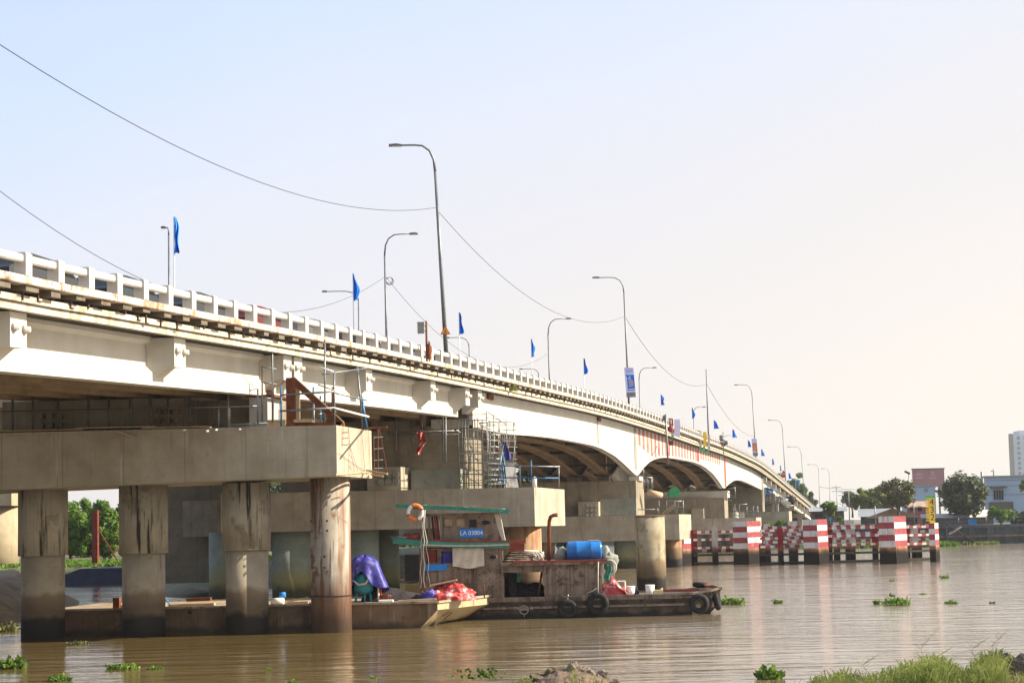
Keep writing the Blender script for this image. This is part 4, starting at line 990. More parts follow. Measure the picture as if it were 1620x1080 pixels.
b = MB(); a = U(1059, 783, 185); c = U(1075, 768, 185); b.prism([V(a.x, 185, a.z - .2), V(c.x, 185, a.z - .2), V(c.x, 185, lerp(a.z, c.z, .6)), V((a.x + c.x) / 2, 185, c.z), V(a.x, 185, lerp(a.z, c.z, .55))], (0, 1.5, 0)); b.build('green_shelter', 'green', None, ('bright green sheet shelter glimpsed under the second arch', 'shelter'))
t = thing('scaffold', 'tube frames and platform round the fourth pier', 'scaffold', U(1160, 800, YP4))
yy = YP4 + .8
for px in (1163, 1170, 1182, 1192, 1199): sc_tube(t, V(Xp(px, 818, yy), yy, 4.73), V(Xp(px, 818, yy), yy, Zp(px, 800 if px > 1180 else 797, yy)), 'steel', .06)
for a, c in (((1163, 798), (1182, 797)), ((1192, 802), (1200, 803)), ((1158, 808), (1200, 808)), ((1150, 777), (1163, 788)), ((1163, 771), (1163, 787)), ((1152, 773), (1164, 771)), ((1142, 790), (1158, 791))): sc_tube(t, U(*a, yy), U(*c, yy), 'steel', .06)
cx, cz = U(1160, 803, yy).x, U(1160, 803, yy).z
b = MB(); b.sheet(lambda u, v: V(cx + u * 1.5, yy + .3 * math.sin(v * 5 + u * 3), cz - v * 1.9 - u * .8 + .15 * math.sin(u * 8)), 10, 10, (0, .03, 0)); b.build('white_sheet', 'canvas', None, ('pale sheet draped beside the fourth pier', 'sheet'))
t = thing('scaffold', 'blue and grey tube works on the fifth pier under the ramp', 'scaffold', U(1222, 800, YP5))
yy = YP5 + .8
for px in (1212, 1219, 1227, 1233, 1240, 1246): sc_tube(t, V(Xp(px, 806, yy), yy, 5.89), V(Xp(px, 806, yy), yy, Zp(px, 772 + (px - 1212) * .6, yy)), 'steel' if px % 2 else 'bluesteel', .08)
for a, c, m_ in (((1211, 771), (1230, 776), 'bluesteel'), ((1212, 781), (1242, 790), 'steel'), ((1216, 776), (1226, 781), 'offwhite'), ((1233, 783), (1240, 789), 'offwhite'), ((1212, 795), (1247, 797), 'steel'), ((1242, 781), (1256, 795), 'steel')): sc_tube(t, U(*a, yy), U(*c, yy), m_, .12)
MB().box(*[q for q in (Xp(1212, 780, yy), Xp(1224, 780, yy), yy + .2, yy + 1.2, Zp(1212, 783, yy), Zp(1212, 772, yy))]).build('machine_box', 'blue', t)
for px, py in ((1251, 790), (1245, 794)): MB().ball(U(px, py, yy), .8, .6, .7, 10, 7, .4, px).build('sack' , 'offwhite' if px < 1250 else 'net', t)

# small weed tuft growing from the slab edge
YW = Yl(806, 607, 25.3)
def tuft(b, c, n, h, sp, w_=.03, seed=1, lean=.6):
    rg = random.Random(seed)
    for i in range(n):
        a = rg.uniform(0, 6.28); r_ = sp * math.sqrt(rg.random()); p = Vector(c) + V(math.cos(a) * r_, math.sin(a) * r_, 0)
        d = V(math.cos(a + rg.uniform(-.8, .8)), math.sin(a + rg.uniform(-.8, .8)), 0) * rg.uniform(0, lean); hh = h * rg.uniform(.5, 1.1); s = V(-d.y, d.x, 0); s = (s.normalized() if s.length > .01 else V(1, 0, 0)) * w_
        k = b.pts([p - s, p + s, p + d * hh * .35 + V(0, 0, hh * .6) + s * .7, p + d * hh * .35 + V(0, 0, hh * .6) - s * .7, p + d * hh + V(0, 0, hh)])
        b.face([k, k + 1, k + 2, k + 3]); b.face([k + 3, k + 2, k + 4])
b = MB(); tuft(b, Bp(YW, 25.15, e(YW) - 1.35), 60, .4, .3, .05, 4, .9); b.build('weed_tuft', 'leafyellow', None, ('small green weed growing from the edge of the bridge slab', 'weed'))

# ------------------------------------------------------------------ barge (rust brown pontoon)
YBg = 61.35
def bp_(px, py, Y=YBg): return U(px, py, Y)
t = thing('barge', 'long rusty brown work barge moored behind the near piles', 'barge', (Xp(400, 1000, YBg), YBg, 0))
xl = Xp(60, 980, YBg); xk = Xp(692, 948, YBg); zd = Zp(560, 955, YBg)
far = 67.0; xkf = Xp(790, 940, far - 1.0); xlf = xl + 1.0
zb = -.5; xw = Xp(652, 997, YBg)
b = MB()
top = [(xl, YBg, zd), (xk, YBg, zd), (xkf, far, zd), (xlf, far, zd)]
mid = [(xl, YBg, zd - .12), (xk - .0, YBg, zd - .32), (xkf, far, zd - .38), (xlf, far, zd - .12)]
bot = [(xl + .5, YBg, zb), (xw - .15, YBg, zb), (xkf - 2.2, far, zb), (xlf + .5, far, zb)]
k = b.pts(mid + bot)
b.mat('barge'); b.face([k, k + 4, k + 5, k + 1]); b.face([k + 2, k + 6, k + 7, k + 3]); b.face([k + 3, k + 7, k + 4, k]); b.mat('bargelight'); b.face([k + 1, k + 5, k + 6, k + 2])
b.mat('barge'); k = b.pts([(x, y, z) for x, y, z in top] + mid); b.face([k, k + 4, k + 5, k + 1]); b.face([k + 2, k + 6, k + 7, k + 3]); b.face([k + 3, k + 7, k + 4, k])
b.mat('bargelight'); b.face([k + 1, k + 5, k + 6, k + 2])
b.build('hull', None, t)
b = MB(); k = b.pts([(x, y, z + .02) for x, y, z in top] + [(x, y, z - .02) for x, y, z in top]); b.face([k, k + 1, k + 2, k + 3]); b.face([k + 7, k + 6, k + 5, k + 4])
b.build('deck', 'bargedeck', t)
b = MB()
for i in range(3):
    a, c = Vector(top[i]), Vector(top[(i + 1) % 4]); d = c - a; n = d.normalized().cross(V(0, 0, 1))
    b.obox((a + c) / 2 + V(0, 0, .01) + n * .02, d * 1.001, n * .12, (0, 0, .09))
b.build('gunwale', 'bargedeck', t)
for f in (.28, .8):
    a = Vector(mid[1]).lerp(Vector(mid[2]), f); c = Vector(bot[1]).lerp(Vector(bot[2]), f); m0 = a.lerp(c, .28)
    MB().obox(m0 + V(.05, -.03, 0), (c - a).normalized() * .42, (.08, .2, 0), (.06, -.04, .05)).build('towing_eye', 'rust', t)
for px, py in ((300, 968), (505, 975)):
    p = U(px, py, YBg - .02); MB().tube([p, p + V(0, .06, 0)], .09, 12).build('scupper', 'dark', t)
p = U(668, 935, 62.5); MB().tube([(p.x, p.y, zd), (p.x, p.y, zd + .45)], .035, 8).build('deck_pin', 'rust', t)
p = U(766, 932, 64.5); MB().tube([(p.x, p.y, zd), (p.x, p.y, zd + .5), (p.x - .06, p.y, zd + .55)], .03, 8).build('deck_pin', 'rust', t)
for i, (px, Y_) in enumerate(((530, 62), (610, 62.4))):
    x = Xp(px, 955, Y_); b = MB(); b.box(x - .12, x + .12, Y_ - .1, Y_ + .1, zd, zd + .32); b.tube([(x - .25, Y_, zd + .25), (x + .25, Y_, zd + .25)], .05, 8); b.build('bollard', 'rust', t)
# things lying on the barge
def plank(px0, px1, py, Y, w_, th, m_, name, label, cat, tilt=0, grp=None, z=None):
    x0, x1 = Xp(px0, py, Y), Xp(px1, py, Y); z = zd + .02 if z is None else z
    MB().obox(V((x0 + x1) / 2, Y, z + th / 2 + abs(tilt) * (x1 - x0) / 2), V(x1 - x0, tilt * .3, tilt * (x1 - x0)), V(0, w_, 0), V(0, 0, th)).build(name, m_, None, (label, cat, grp))
gT = 'timbers and planks lying on the barge deck'
plank(185, 262, 955, 62.2, .3, .12, 'timber', 'timber', 'flat plank on the barge between the first two piles', 'timber', 0, gT)
plank(180, 190, 950, 62.0, .3, .45, 'rust', 'steel_block', 'stubby rusty block on the barge beside the second pile', 'block', 0)
plank(268, 340, 955, 62.3, .4, .10, 'timber', 'timber', 'long plank on the barge between second and third pile', 'timber', .01, gT)
plank(296, 334, 950, 62.6, .3, .14, 'rust', 'timber', 'dark beam on top of planks beside the third pile', 'timber', .02, gT, zd + .2)
plank(442, 486, 940, 62.4, .6, .06, 'timber', 'timber', 'tilted loose boards on the barge left of the rusty casing', 'timber', .18, gT)
plank(455, 488, 948, 61.9, .3, .1, 'timber', 'timber', 'short board on the barge against the rusty casing', 'timber', .03, gT)
plank(600, 622, 948, 61.9, .5, .10, 'offwhite', 'foam_slab', 'pale slab on the barge between pump and netting', 'slab', 0)
plank(630, 690, 945, 61.7, .25, .08, 'timber', 'timber', 'crooked plank on the barge edge below the netting', 'timber', .03, gT)
b = MB(); pts = [U(252 + 3 * i, 953 - 6 * math.sin(i / 5 * 3.14), 61.9) for i in range(7)]; b.tube(pts, .03, 6); b.build('hose', 'blue', None, ('short blue hose looped on the barge beside the second pile', 'hose'))
b = MB(); p = U(438, 947, 62.0); b.tube([V(p.x - .25, p.y, zd + .16), V(p.x + .3, p.y, zd + .16)], .14, 12); b.build('jerrycan', 'offwhite', None, ('white canister lying on the barge right of the third pile', 'canister'))
b = MB(); b.tube([V(p.x + .05, p.y + .3, zd + .4), V(p.x + .32, p.y + .3, zd + .42)], .12, 10); b.tube([V(p.x + .0, p.y + .3, zd + .02), V(p.x + .0, p.y + .3, zd + .3)], .1, 8); b.build('blue_canister', 'blue', None, ('small blue canister behind the white one on the barge', 'canister'))

# pump set under a violet tarpaulin
pc = U(577, 945, 62.6); pc.z = zd + .02
t = thing('pump', 'teal pump set on legs, partly covered by a violet blue tarpaulin', 'pump', pc)
b = MB(); b.tube([pc + V(-.05, 0, .35), pc + V(-.05, 0, .5), pc + V(-.05, 0, 1.15), pc + V(-.05, 0, 1.25)], [.2, .42, .42, .3], 20); b.build('drum', 'teal', t)
for dx in (-.38, .02, .3): tubes('stand', 'teal', t, [pc + V(dx, -.2, 0), pc + V(dx * .8, -.1, .45)], .05, 8)
for dx in (-.2, .15): tubes('post', 'teal', t, [pc + V(dx, 0, 1.2), pc + V(dx, 0, 1.75)], .06, 8)
tubes('hose', 'rope', t, [pc + V(-.45, -.42, .95), pc + V(-.2, -.48, .75), pc + V(.1, -.5, .8), pc + V(.3, -.48, 1.1), pc + V(.45, -.45, 1.25), pc + V(.48, -.4, .9)], .045, 8)
tubes('stake', 'offwhite', t, [pc + V(.62, -.2, 0), pc + V(.6, -.2, .65)], .04, 8)
tubes('stake', 'brightred', t, [pc + V(.72, -.1, 0), pc + V(.70, -.1, .7)], .04, 8)
def tarp(u, v):
    a = u * 2 * math.pi
    sx = math.cos(a); sy = math.sin(a)
    fr = math.exp(-((a - 4.6) / .55) ** 2)
    rt = math.exp(-((a - 5.9) / .6) ** 2) + math.exp(-((a + .38) / .6) ** 2)
    drop = 1.55 - 1.0 * fr + .1 * math.sin(a * 3) - .1 * rt
    if v < .4: r_ = v / .4; z = 1.98 - .30 * r_ ** 2.2; rr = .62 * r_
    else: r_ = (v - .4) / .6; z = 1.68 - (drop - .30) * r_; rr = .62 + .10 * r_ + .07 * r_ * math.sin(a * 9 + 1) + .42 * rt * r_
    return pc + V(sx * rr, sy * rr * .85, max(z + .03 * math.sin(a * 6 + v * 9), .12))
b = MB(); b.sheet(tarp, 96, 22, (0, 0, .012)); b.build('tarpaulin', 'bluetarp', None, ('violet blue tarpaulin draped over the teal pump', 'tarpaulin'))

b = MB(); nc = U(628, 945, 63.3)
b.grid(lambda u, v: V(nc.x + (u - .5) * 3.0, 62.5 + v * 1.6, zd + .03 + (math.sin(min(1, max(0, v)) * 3.14) * .9) * (.12 + .75 * max(0, 1 - u * 1.05) ** .8 * min(1, u * 9)) + .10 * noise.noise(V(u * 7, v * 5, 2)) * math.sin(v * 3.14)), 26, 12)
b.build('netting', 'net', None, ('heap of black netting sloping down on the barge beside the pump', 'netting'))
rc = U(712, 944, 62.9); rc.z = zd
b = MB(); b.ball(rc, .98, .7, .66, 90, 44, .16, 5, True)
for i, v in enumerate(b.v):
    d = Vector(v) - rc; q = 1 + .12 * noise.noise(d * 3.4) + .07 * abs(noise.noise(d * 6)) - .03; b.v[i] = tuple(rc + V(d.x * q, d.y * q, max(0.01, d.z * q)))
b.build('tarpaulin', 'redtarp', None, ('faded red tarpaulin heaped on the barge bow', 'tarpaulin'))
b = MB(); p = rc + V(-.85, -.35, 0); b.ball(p, .35, .3, .5, 20, 12, .25, 9, True)
b.build('tarpaulin', 'bluetarp', None, ('small blue tarpaulin tucked against the red one', 'tarpaulin'))
b = MB(); a, c = U(680, 926, 62.9), U(723, 917, 62.9); b.obox((a + c) / 2, c - a, (0, .5, 0), (0, 0, .05)); b.build('board', 'timber', None, ('grey board lying across the top of the red tarpaulin', 'board'))

# ------------------------------------------------------------------ wooden boat
Yw = 65.9; hb = Yw + 3.6
def X(px, py=930): return Xp(px, py, Yw)
def Z(py, px=850): return Zp(px, py, Yw)
boat = thing('wooden_boat', 'old two-storey wooden river boat with turquoise roofs and registration plate', 'boat', (X(880), Yw, 0))
zd2 = Z(941, 1000)
# hull lofted along the length
def hull_ring(px, f0, f1, zt_, zb_=-.45):
    x = X(px); c = (Yw + hb) / 2; h = (hb - Yw) / 2
    return [(x, c - h * f0, zt_), (x, c - h * f1, zb_), (x, c + h * f1, zb_), (x, c + h * f0, zt_)]
rings = [hull_ring(640, .9, .75, zd2 - .05), hull_ring(700, 1, .9, zd2 - .05), hull_ring(1040, 1, .92, zd2 - .05), hull_ring(1095, .95, .8, zd2), hull_ring(1126, .82, .5, zd2 + .1, .0), hull_ring(1143, .66, .35, zd2 + .2, .45)]
b = MB(); rr = [b.pts(r_) for r_ in rings]
for p, q in zip(rr, rr[1:]):
    b.face([p, p + 1, q + 1, q]); b.face([p + 1, p + 2, q + 2, q + 1]); b.face([p + 2, p + 3, q + 3, q + 2]); b.face([p + 3, p, q, q + 3])
b.face([rr[0], rr[0] + 3, rr[0] + 2, rr[0] + 1]); b.face([rr[-1], rr[-1] + 1, rr[-1] + 2, rr[-1] + 3]); b.build('hull', 'hullwood', boat)
b = MB()
for p, q in zip(rings, rings[1:]):
    for s in (0, 3):
        a, c = Vector(p[s]), Vector(q[s]); b.obox((a + c) / 2 + V(0, -.03 if s == 0 else .03, .02), (c - a) * 1.01, (0, .12, 0), (0, 0, .11))
a, c = Vector(rings[-1][0]), Vector(rings[-1][3]); b.obox((a + c) / 2, (.14, 0, 0), c - a, (0, 0, .14)); b.build('gunwale', 'wood', boat)
b = MB(); b.box(X(700), X(1120), Yw + .25, hb - .25, zd2 - .2, zd2 - .12); b.build('deck', 'wood', boat)
b = MB(); b.obox(V(X(1080), Yw + 1.6, zd2 + .1), (X(1115) - X(1050), 0, 0), (0, .12, 0), (0, 0, .12)); b.obox(V(X(1127), Yw + 1.8, zd2 + .28), (.3, 0, 0), (0, 1.6, 0), (0, 0, .1)); b.build('bow_timber', 'redwood', boat)
b = MB(); z0 = Z(948, 900)
for z in (z0, z0 - .32): b.obox(V((X(700) + X(1095)) / 2, Yw - .035, z), (X(1095) - X(700), 0, 0), (0, .08, 0), (0, 0, .09))
b.build('rubbing_strake', 'wood', boat)
# load line mark
c = V(X(829, 964), Yw - .05, Z(964, 829))
for s_, tx, dx in ((1, 'TV', -.34), (1, 'A', .34)): letters('lettering', tx, .24, c + V(dx, -.045, .05), 'whitefaint', boat)
b = MB(); b.torus(c + V(0, -.02, 0), (0, 1, 0), .19, .018, 28, 6); b.box(c.x - .17, c.x + .17, c.y - .035, c.y - .005, c.z - .015, c.z + .03); b.box(c.x - .012, c.x + .012, c.y - .035, c.y - .005, c.z - .33, c.z - .2); b.build('load_line_mark', 'whitefaint', boat)

# engine house (right of the cabin)
zt3 = Z(893, 880); xa, xb_ = X(795), X(953)
def wall_with_holes(name, m_, parent, x0, x1, z0, z1, y, th, holes):
    """front wall made of pieces round rectangular holes (one mesh)"""
    xs = sorted({x0, x1, *[h[0] for h in holes], *[h[1] for h in holes]}); zs = sorted({z0, z1, *[h[2] for h in holes], *[h[3] for h in holes]})
    idx = {}; b = MB()
    inside = lambda cx, cz: any(h[0] < cx < h[1] and h[2] < cz < h[3] for h in holes)
    for fy in (y, y + th):
        for x_ in xs:
            for z_ in zs: idx[(fy, x_, z_)] = b.pts([(x_, fy, z_)])
    cell = {}
    for i in range(len(xs) - 1):
        for j in range(len(zs) - 1): cell[(i, j)] = not inside((xs[i] + xs[i + 1]) / 2, (zs[j] + zs[j + 1]) / 2)
    for (i, j), s in cell.items():
        if not s: continue
        q = lambda fy: [idx[(fy, xs[i], zs[j])], idx[(fy, xs[i + 1], zs[j])], idx[(fy, xs[i + 1], zs[j + 1])], idx[(fy, xs[i], zs[j + 1])]]
        A, B_ = q(y), q(y + th); b.face(A); b.face(B_[::-1])
        for (di, dj, k0, k1) in ((-1, 0, 3, 0), (1, 0, 1, 2), (0, -1, 0, 1), (0, 1, 2, 3)):
            if not cell.get((i + di, j + dj), False): b.face([A[k1], A[k0], B_[k0], B_[k1]])
    return b.build(name, m_, parent)
zh0, zh1 = Z(946, 830), Z(905, 830)
wall_with_holes('engine_house_wall', 'wood', boat, xa, xb_, zd2 - .1, zt3, Yw + .12, .08, [(X(798), X(863), zh0, zh1)])
wall_with_holes('engine_house_wall', 'wood', boat, xa, xb_, zd2 - .1, zt3, hb - .2, .08, [(X(822), X(866), zh0, zh1)])
MB().box(xb_ - .08, xb_ - .003, Yw + .205, hb - .205, zd2 - .1, zt3 - .003).build('engine_house_wall', 'wood', boat)
b = MB()
for px in (863, 882, 905, 928, 951): b.box(X(px) - .05, X(px) + .05, Yw + .07, Yw + .117, zd2, zt3 - .01)
b.box(X(863), xb_, Yw + .08, Yw + .116, Z(923, 900), Z(921, 900)); b.build('wall_battens', 'wood', boat)
b = MB(); b.box(X(793), X(962), Yw - .05, hb + .1, zt3, zt3 + .12); b.build('engine_house_roof', 'wood', boat)
b = MB(); b.box(X(812), X(962), Yw - .08, Yw + .1, zt3 + .125, zt3 + .21); b.box(X(812), X(962), Yw + .3, hb - .2, zt3 + .123, zt3 + .16); b.build('roof_edge', 'redwood', boat)
b = MB(); b.box(X(806), X(818), Yw + .9, Yw + 1.5, zd2 - .1, zd2 + 1.0); b.ball(V(X(835), Yw + 1.6, zd2 - .1), .8, .7, .75, 14, 8, .2, 2, True); b.build('engine', 'net', boat)
tubes('prop', 'rust', boat, [V(X(858), Yw + .6, zh1), V(X(852), Yw + .6, zh0)], .05, 8)
b = MB(); b.box(X(817), X(823), Yw + .9, Yw + 1.0, Z(922, 820), Z(905, 820)); b.build('green_cloth', 'greenwood', boat)
# cabin, lower storey
zc0, zc1 = zd2 - .1, Z(866, 730); x0, x1 = X(664), X(796)
win = [(X(674), X(693), Z(890, 683), Z(869, 683)), (X(698), X(717), Z(891, 707), Z(871, 707))]
wall_with_holes('cabin_wall', 'wood', boat, x0, x1, zc0, zc1, Yw + .1, .08, win)
for xx in (x0, x1 - .08): MB().box(xx, xx + .08, Yw + .185, hb - .4, zc0, zc1 - .002).build('cabin_wall', 'wood', boat)
MB().box(x0, x1, hb - .395, hb - .32, zc0, zc1 - .002).build('cabin_wall', 'wood', boat)
b = MB()
for px in (665, 696, 720, 752, 795): b.box(X(px) - .045, X(px) + .045, Yw + .05, Yw + .097, zc0, Z(899, 730))
for py in (899, 921): b.box(x0, x1, Yw + .055, Yw + .096, Z(py, 730) - .03, Z(py, 730) + .03)
b.build('wall_battens', 'wood', boat)
for i, (h, m_) in enumerate(zip(win, ('redwood', 'bluetarp'))):
    b = MB(); hx, hz = h[1] - h[0], h[3] - h[2]
    f = part_empty('window', boat, V(h[0], Yw + .1, h[2]))
    for a in ((h[0] - .05, h[1] + .05, h[3] - .01, h[3] + .05), (h[0] - .05, h[1] + .05, h[2] - .05, h[2] + .01), (h[0] - .05, h[0], h[2] + .011, h[3] - .011), (h[1], h[1] + .05, h[2] + .011, h[3] - .011)): b.box(a[0], a[1], Yw + .06, Yw + .11, a[2], a[3])
    b.build('window_frame', 'wood', f)
    b = MB(); b.sheet(lambda u, v: V(h[0] + u * hx, Yw + .22 + .03 * math.sin(u * 22), h[2] + v * hz), 24, 2, (0, .01, 0)); b.build('curtain', m_, f)
def oval(c, rx, rz, name='oval_window'):
    f = part_empty(name, boat, c)
    b = MB(); b.pts([c + V(math.cos(a) * rx, -.012, math.sin(a) * rz) for a in [i * math.pi / 12 for i in range(24)]]); b.face(list(range(24))[::-1]); b.build('pane', 'glass', f)
    b = MB(); n = 28
    b.tube([c + V(math.cos(i * 2 * math.pi / n) * rx, -.015, math.sin(i * 2 * math.pi / n) * rz) for i in range(n + 1)], .03, 6, False); b.build('window_frame', 'wood', f)
oval(V(X(779, 881), Yw + .098, Z(881, 779)), .19, .11)
b = MB(); b.box(X(672), X(708), Yw + .03, Yw + .06, Z(902, 690), Z(892, 690)); b.build('blue_board', 'blue', boat)
cx0, cx1, cz1 = X(717), X(767), Z(866, 740); ch = cz1 - Z(897, 740)
b = MB(); b.sheet(lambda u, v: V(lerp(cx0, cx1, u), Yw - .02 + .03 * math.sin(u * 9) * v + .02 * math.sin(u * 23 + v * 4), cz1 - ch * v * (1 - .06 * math.cos(u * 6))), 30, 12, (0, .012, 0)); b.build('hanging_canvas', 'canvas', boat)
# mid roof
def roof(name, px0, px1, py0, py1, th, y0, y1, m_, bow=0.0):
    b = MB(); n = 14
    def pt(i, y, dz):
        u = i / n; px = lerp(px0, px1, u); py = lerp(py0, py1, u); p = U(px, py, Yw); return (p.x, y, p.z + bow * math.sin(u * math.pi) * 1 + dz)
    for i in range(n):
        b.hexa([pt(i, y0, 0), pt(i + 1, y0, 0), pt(i + 1, y1, 0), pt(i, y1, 0), pt(i, y0, th), pt(i + 1, y0, th), pt(i + 1, y1, th), pt(i, y1, th)])
    return b.build(name, m_, boat)
roof('turquoise_fascia', 622, 806, 859, 866, .25, Yw - .16, Yw - .10, 'greenwood', -.10)
roof('cabin_roof', 640, 806, 858, 864, .1, Yw - .098, hb - .1, 'wood', -.09)
roof('roof_trim', 650, 832, 856, 859, .16, Yw + .0, Yw + .07, 'redwood', -.07)
roof('roof_trim', 668, 806, 862.5, 862, .06, Yw - .2, Yw - .161, 'brass', -.05)
MB().box(X(806), X(831), Yw + .2, Yw + .9, Z(871, 818), Z(857, 818)).build('red_locker', 'redwood', boat)
# upper cabin
zu0, zu1 = Z(858, 730), Z(811, 730); ux0, ux1 = X(702), X(792)
w3 = [(X(705), X(717), Z(832, 711), Z(820, 711)), (X(724), X(736.5), Z(833, 730), Z(820, 730)), (X(744), X(756), Z(834, 750), Z(821, 750))]
wall_with_holes('wheelhouse_wall', 'wood', boat, ux0, ux1, zu0, zu1, Yw + .35, .07, w3)
MB().box(ux0, ux1, hb - .9, hb - .83, zu0, zu1 - .002).build('wheelhouse_wall', 'wood', boat)
MB().box(ux0 + .001, ux0 + .07, Yw + .9, hb - .91, zu0, zu1 - .003).build('wheelhouse_wall', 'wood', boat)
b = MB(); b.prism([(X(784), Yw + .33, Z(812, 786)), (X(793), Yw + .33, Z(812, 792)), (X(801), Yw + .33, Z(855, 800)), (X(797), Yw + .33, Z(858, 796)), (X(790), Yw + .33, Z(838, 790))], (0, 2.4, 0)); b.build('raked_front', 'brass', boat)
for h in w3:
    f = part_empty('window', boat, V(h[0], Yw + .35, h[2])); b = MB()
    for a in ((h[0] - .04, h[1] + .04, h[3] - .01, h[3] + .04), (h[0] - .04, h[1] + .04, h[2] - .04, h[2] + .01), (h[0] - .04, h[0], h[2] + .011, h[3] - .011), (h[1], h[1] + .04, h[2] + .011, h[3] - .011)): b.box(a[0], a[1], Yw + .31, Yw + .36, a[2], a[3])
    b.build('window_frame', 'wood', f)
    MB().box(h[0], h[1], Yw + .39, Yw + .40, h[2], h[3]).build('pane', 'timber' if h is not w3[2] else 'glass', f)
oval(V(X(768, 826), Yw + .348, Z(826, 768)), .22, .13)
b = MB()
for px in (670, 680, 701): b.box(X(px) - .05, X(px) + .05, Yw + .35, Yw + .45, zu0, zu1)
b.box(X(668), X(703), Yw + .36, Yw + .44, zu1 - .12, zu1 - .003); b.build('door_frame', 'wood', boat)
for i, (px, m_) in enumerate(((688, 'brightred'), (691.5, 'redwood'), (695, 'offwhite'), (684, 'net'))):
    tubes('boat_pole', m_, boat, [V(X(px + 4), Yw + .6, zu0), V(X(px), Yw + .7, zu1 - .1)], .045, 6)
# registration plate
p0, p1 = U(727.5, 850, Yw + .3), U(764, 835.5, Yw + .3)
f = part_empty('registration_plate', boat, p0)
MB().box(p0.x, p1.x, Yw + .30, Yw + .33, p0.z, p1.z).build('plate', 'blue', f)
letters('lettering', 'LA 03804', .265, V((p0.x + p1.x) / 2, Yw + .295, (p0.z + p1.z) / 2), 'whitepaint', f)
# top roof
roof('turquoise_roof_edge', 627, 806, 803, 812, .17, Yw - .1, Yw - .03, 'greenwood', .02)
roof('wheelhouse_roof', 640, 806, 803, 811, .08, Yw - .028, hb - .3, 'wood', .03)
b = MB(); b.grid(lambda u, v: V(lerp(X(668), X(802), u), lerp(Yw + .0, hb - .5, v), lerp(Z(802, 668), Z(808, 802), u) + .03 * math.sin(u * 40) + .1 * math.sin(v * 3.1) + .06 * noise.noise(V(u * 8, v * 4, 0))), 40, 8); b.build('roof_sheet', 'greenwood', boat)
b = MB(); b.obox(V(X(715), Yw + .5, Z(799, 715)), (2.2, 0, -.1), (0, .1, 0), (0, 0, .05)); b.obox(V(X(765), Yw + .4, Z(802, 765)), (1.8, 0, -.16), (0, .1, 0), (0, 0, .05)); b.build('roof_batten', 'timber', boat)
# stern mast and boom at the left
tubes('mast', 'wood', boat, [V(X(668, 930), Yw + .05, zd2), V(X(671, 812), Yw + .05, Z(806, 670))], .07, 8)
tubes('boom', 'steel', boat, [U(618, 849, Yw + .1), U(650, 851, Yw + .1)], .09, 10)
b = MB(); b.ball(U(652, 849, Yw + .2), .35, .25, .18, 12, 8, .4, 2); b.build('winch', 'redwood', boat)
tubes('exhaust_pipe', 'rust', boat, [U(868, 889, Yw + 1.2), U(868.5, 840, Yw + 1.2), U(869, 824, Yw + 1.2), U(871, 817, Yw + 1.2), U(876, 814.5, Yw + 1.2), U(882, 814, Yw + 1.2)], [.1, .09, .085, .085, .085, .1], 12)

# things on the boat
c = U(657, 810, Yw - .18)
t = thing('life_ring', 'orange and white life ring hung under the left end of the boat roof', 'life ring', c)
for i in range(4):
    b = MB(); b.torus(c, (0, 1, 0), .315, .092, 10, 12, R(20 + 90 * i), R(110 + 90 * i)); b.build('ring_segment', 'orange' if i % 2 == 0 else 'offwhite', t)
for i in range(4):
    b = MB(); b.torus(c, (0, 1, 0), .315, .098, 2, 12, R(16 + 90 * i), R(24 + 90 * i)); b.build('strap', 'black', t)
for i in range(3):
    dx = (.0, .22, -.15)[i]
    pts = [c + V(.35 + dx * .3, .0, .1 - .35 * k + 0) + V(.04 * math.sin(k * 2 + i) + dx * k * .08 * (k > 3), 0, 0) for k in range(11)]
    b = MB(); b.tube(pts, .03 if i == 0 else .018, 6); b.build('hanging_rope', 'rope', None, (('twisted rope hanging beside the life ring', 'thin rope hanging right of the twisted rope at the boat stern', 'thin slack rope left of the twisted rope at the boat stern')[i], 'rope', 'ropes hanging at the boat stern'))
# blue drum
a = U(896.5, 873, Yw + 1.0); c = U(951.5, 871, Yw + 1.0); zr = zt3 + .16 + .43; a.z = zr; c.z = zr; L = c.x - a.x
t = thing('drum', 'large blue plastic drum lying on the roof of the engine house', 'drum', (a + c) / 2 - V(0, 0, .43))
rs = [(0, .34), (.02, .40), (.06, .43), (.25, .435), (.27, .45), (.29, .45), (.31, .435), (.66, .435), (.68, .45), (.70, .45), (.72, .435), (.94, .43), (.98, .41), (1, .36)]
b = MB(); b.tube([a.lerp(c, f) for f, _ in rs], [r_ for _, r_ in rs], 32); b.build('body', 'bluedrum', t)
for s in (-.18, .18): MB().tube([c + V(0, s, .2), c + V(.05, s, .2)], .05, 10).build('bung', 'blue', t)
b = MB(); b.box(a.x + 1.0, a.x + 1.5, Yw + .9, Yw + 1.1, zr + .45, zr + .48); b.build('board', 'offwhite', None, ('small pale slat lying on top of the blue drum', 'slat'))
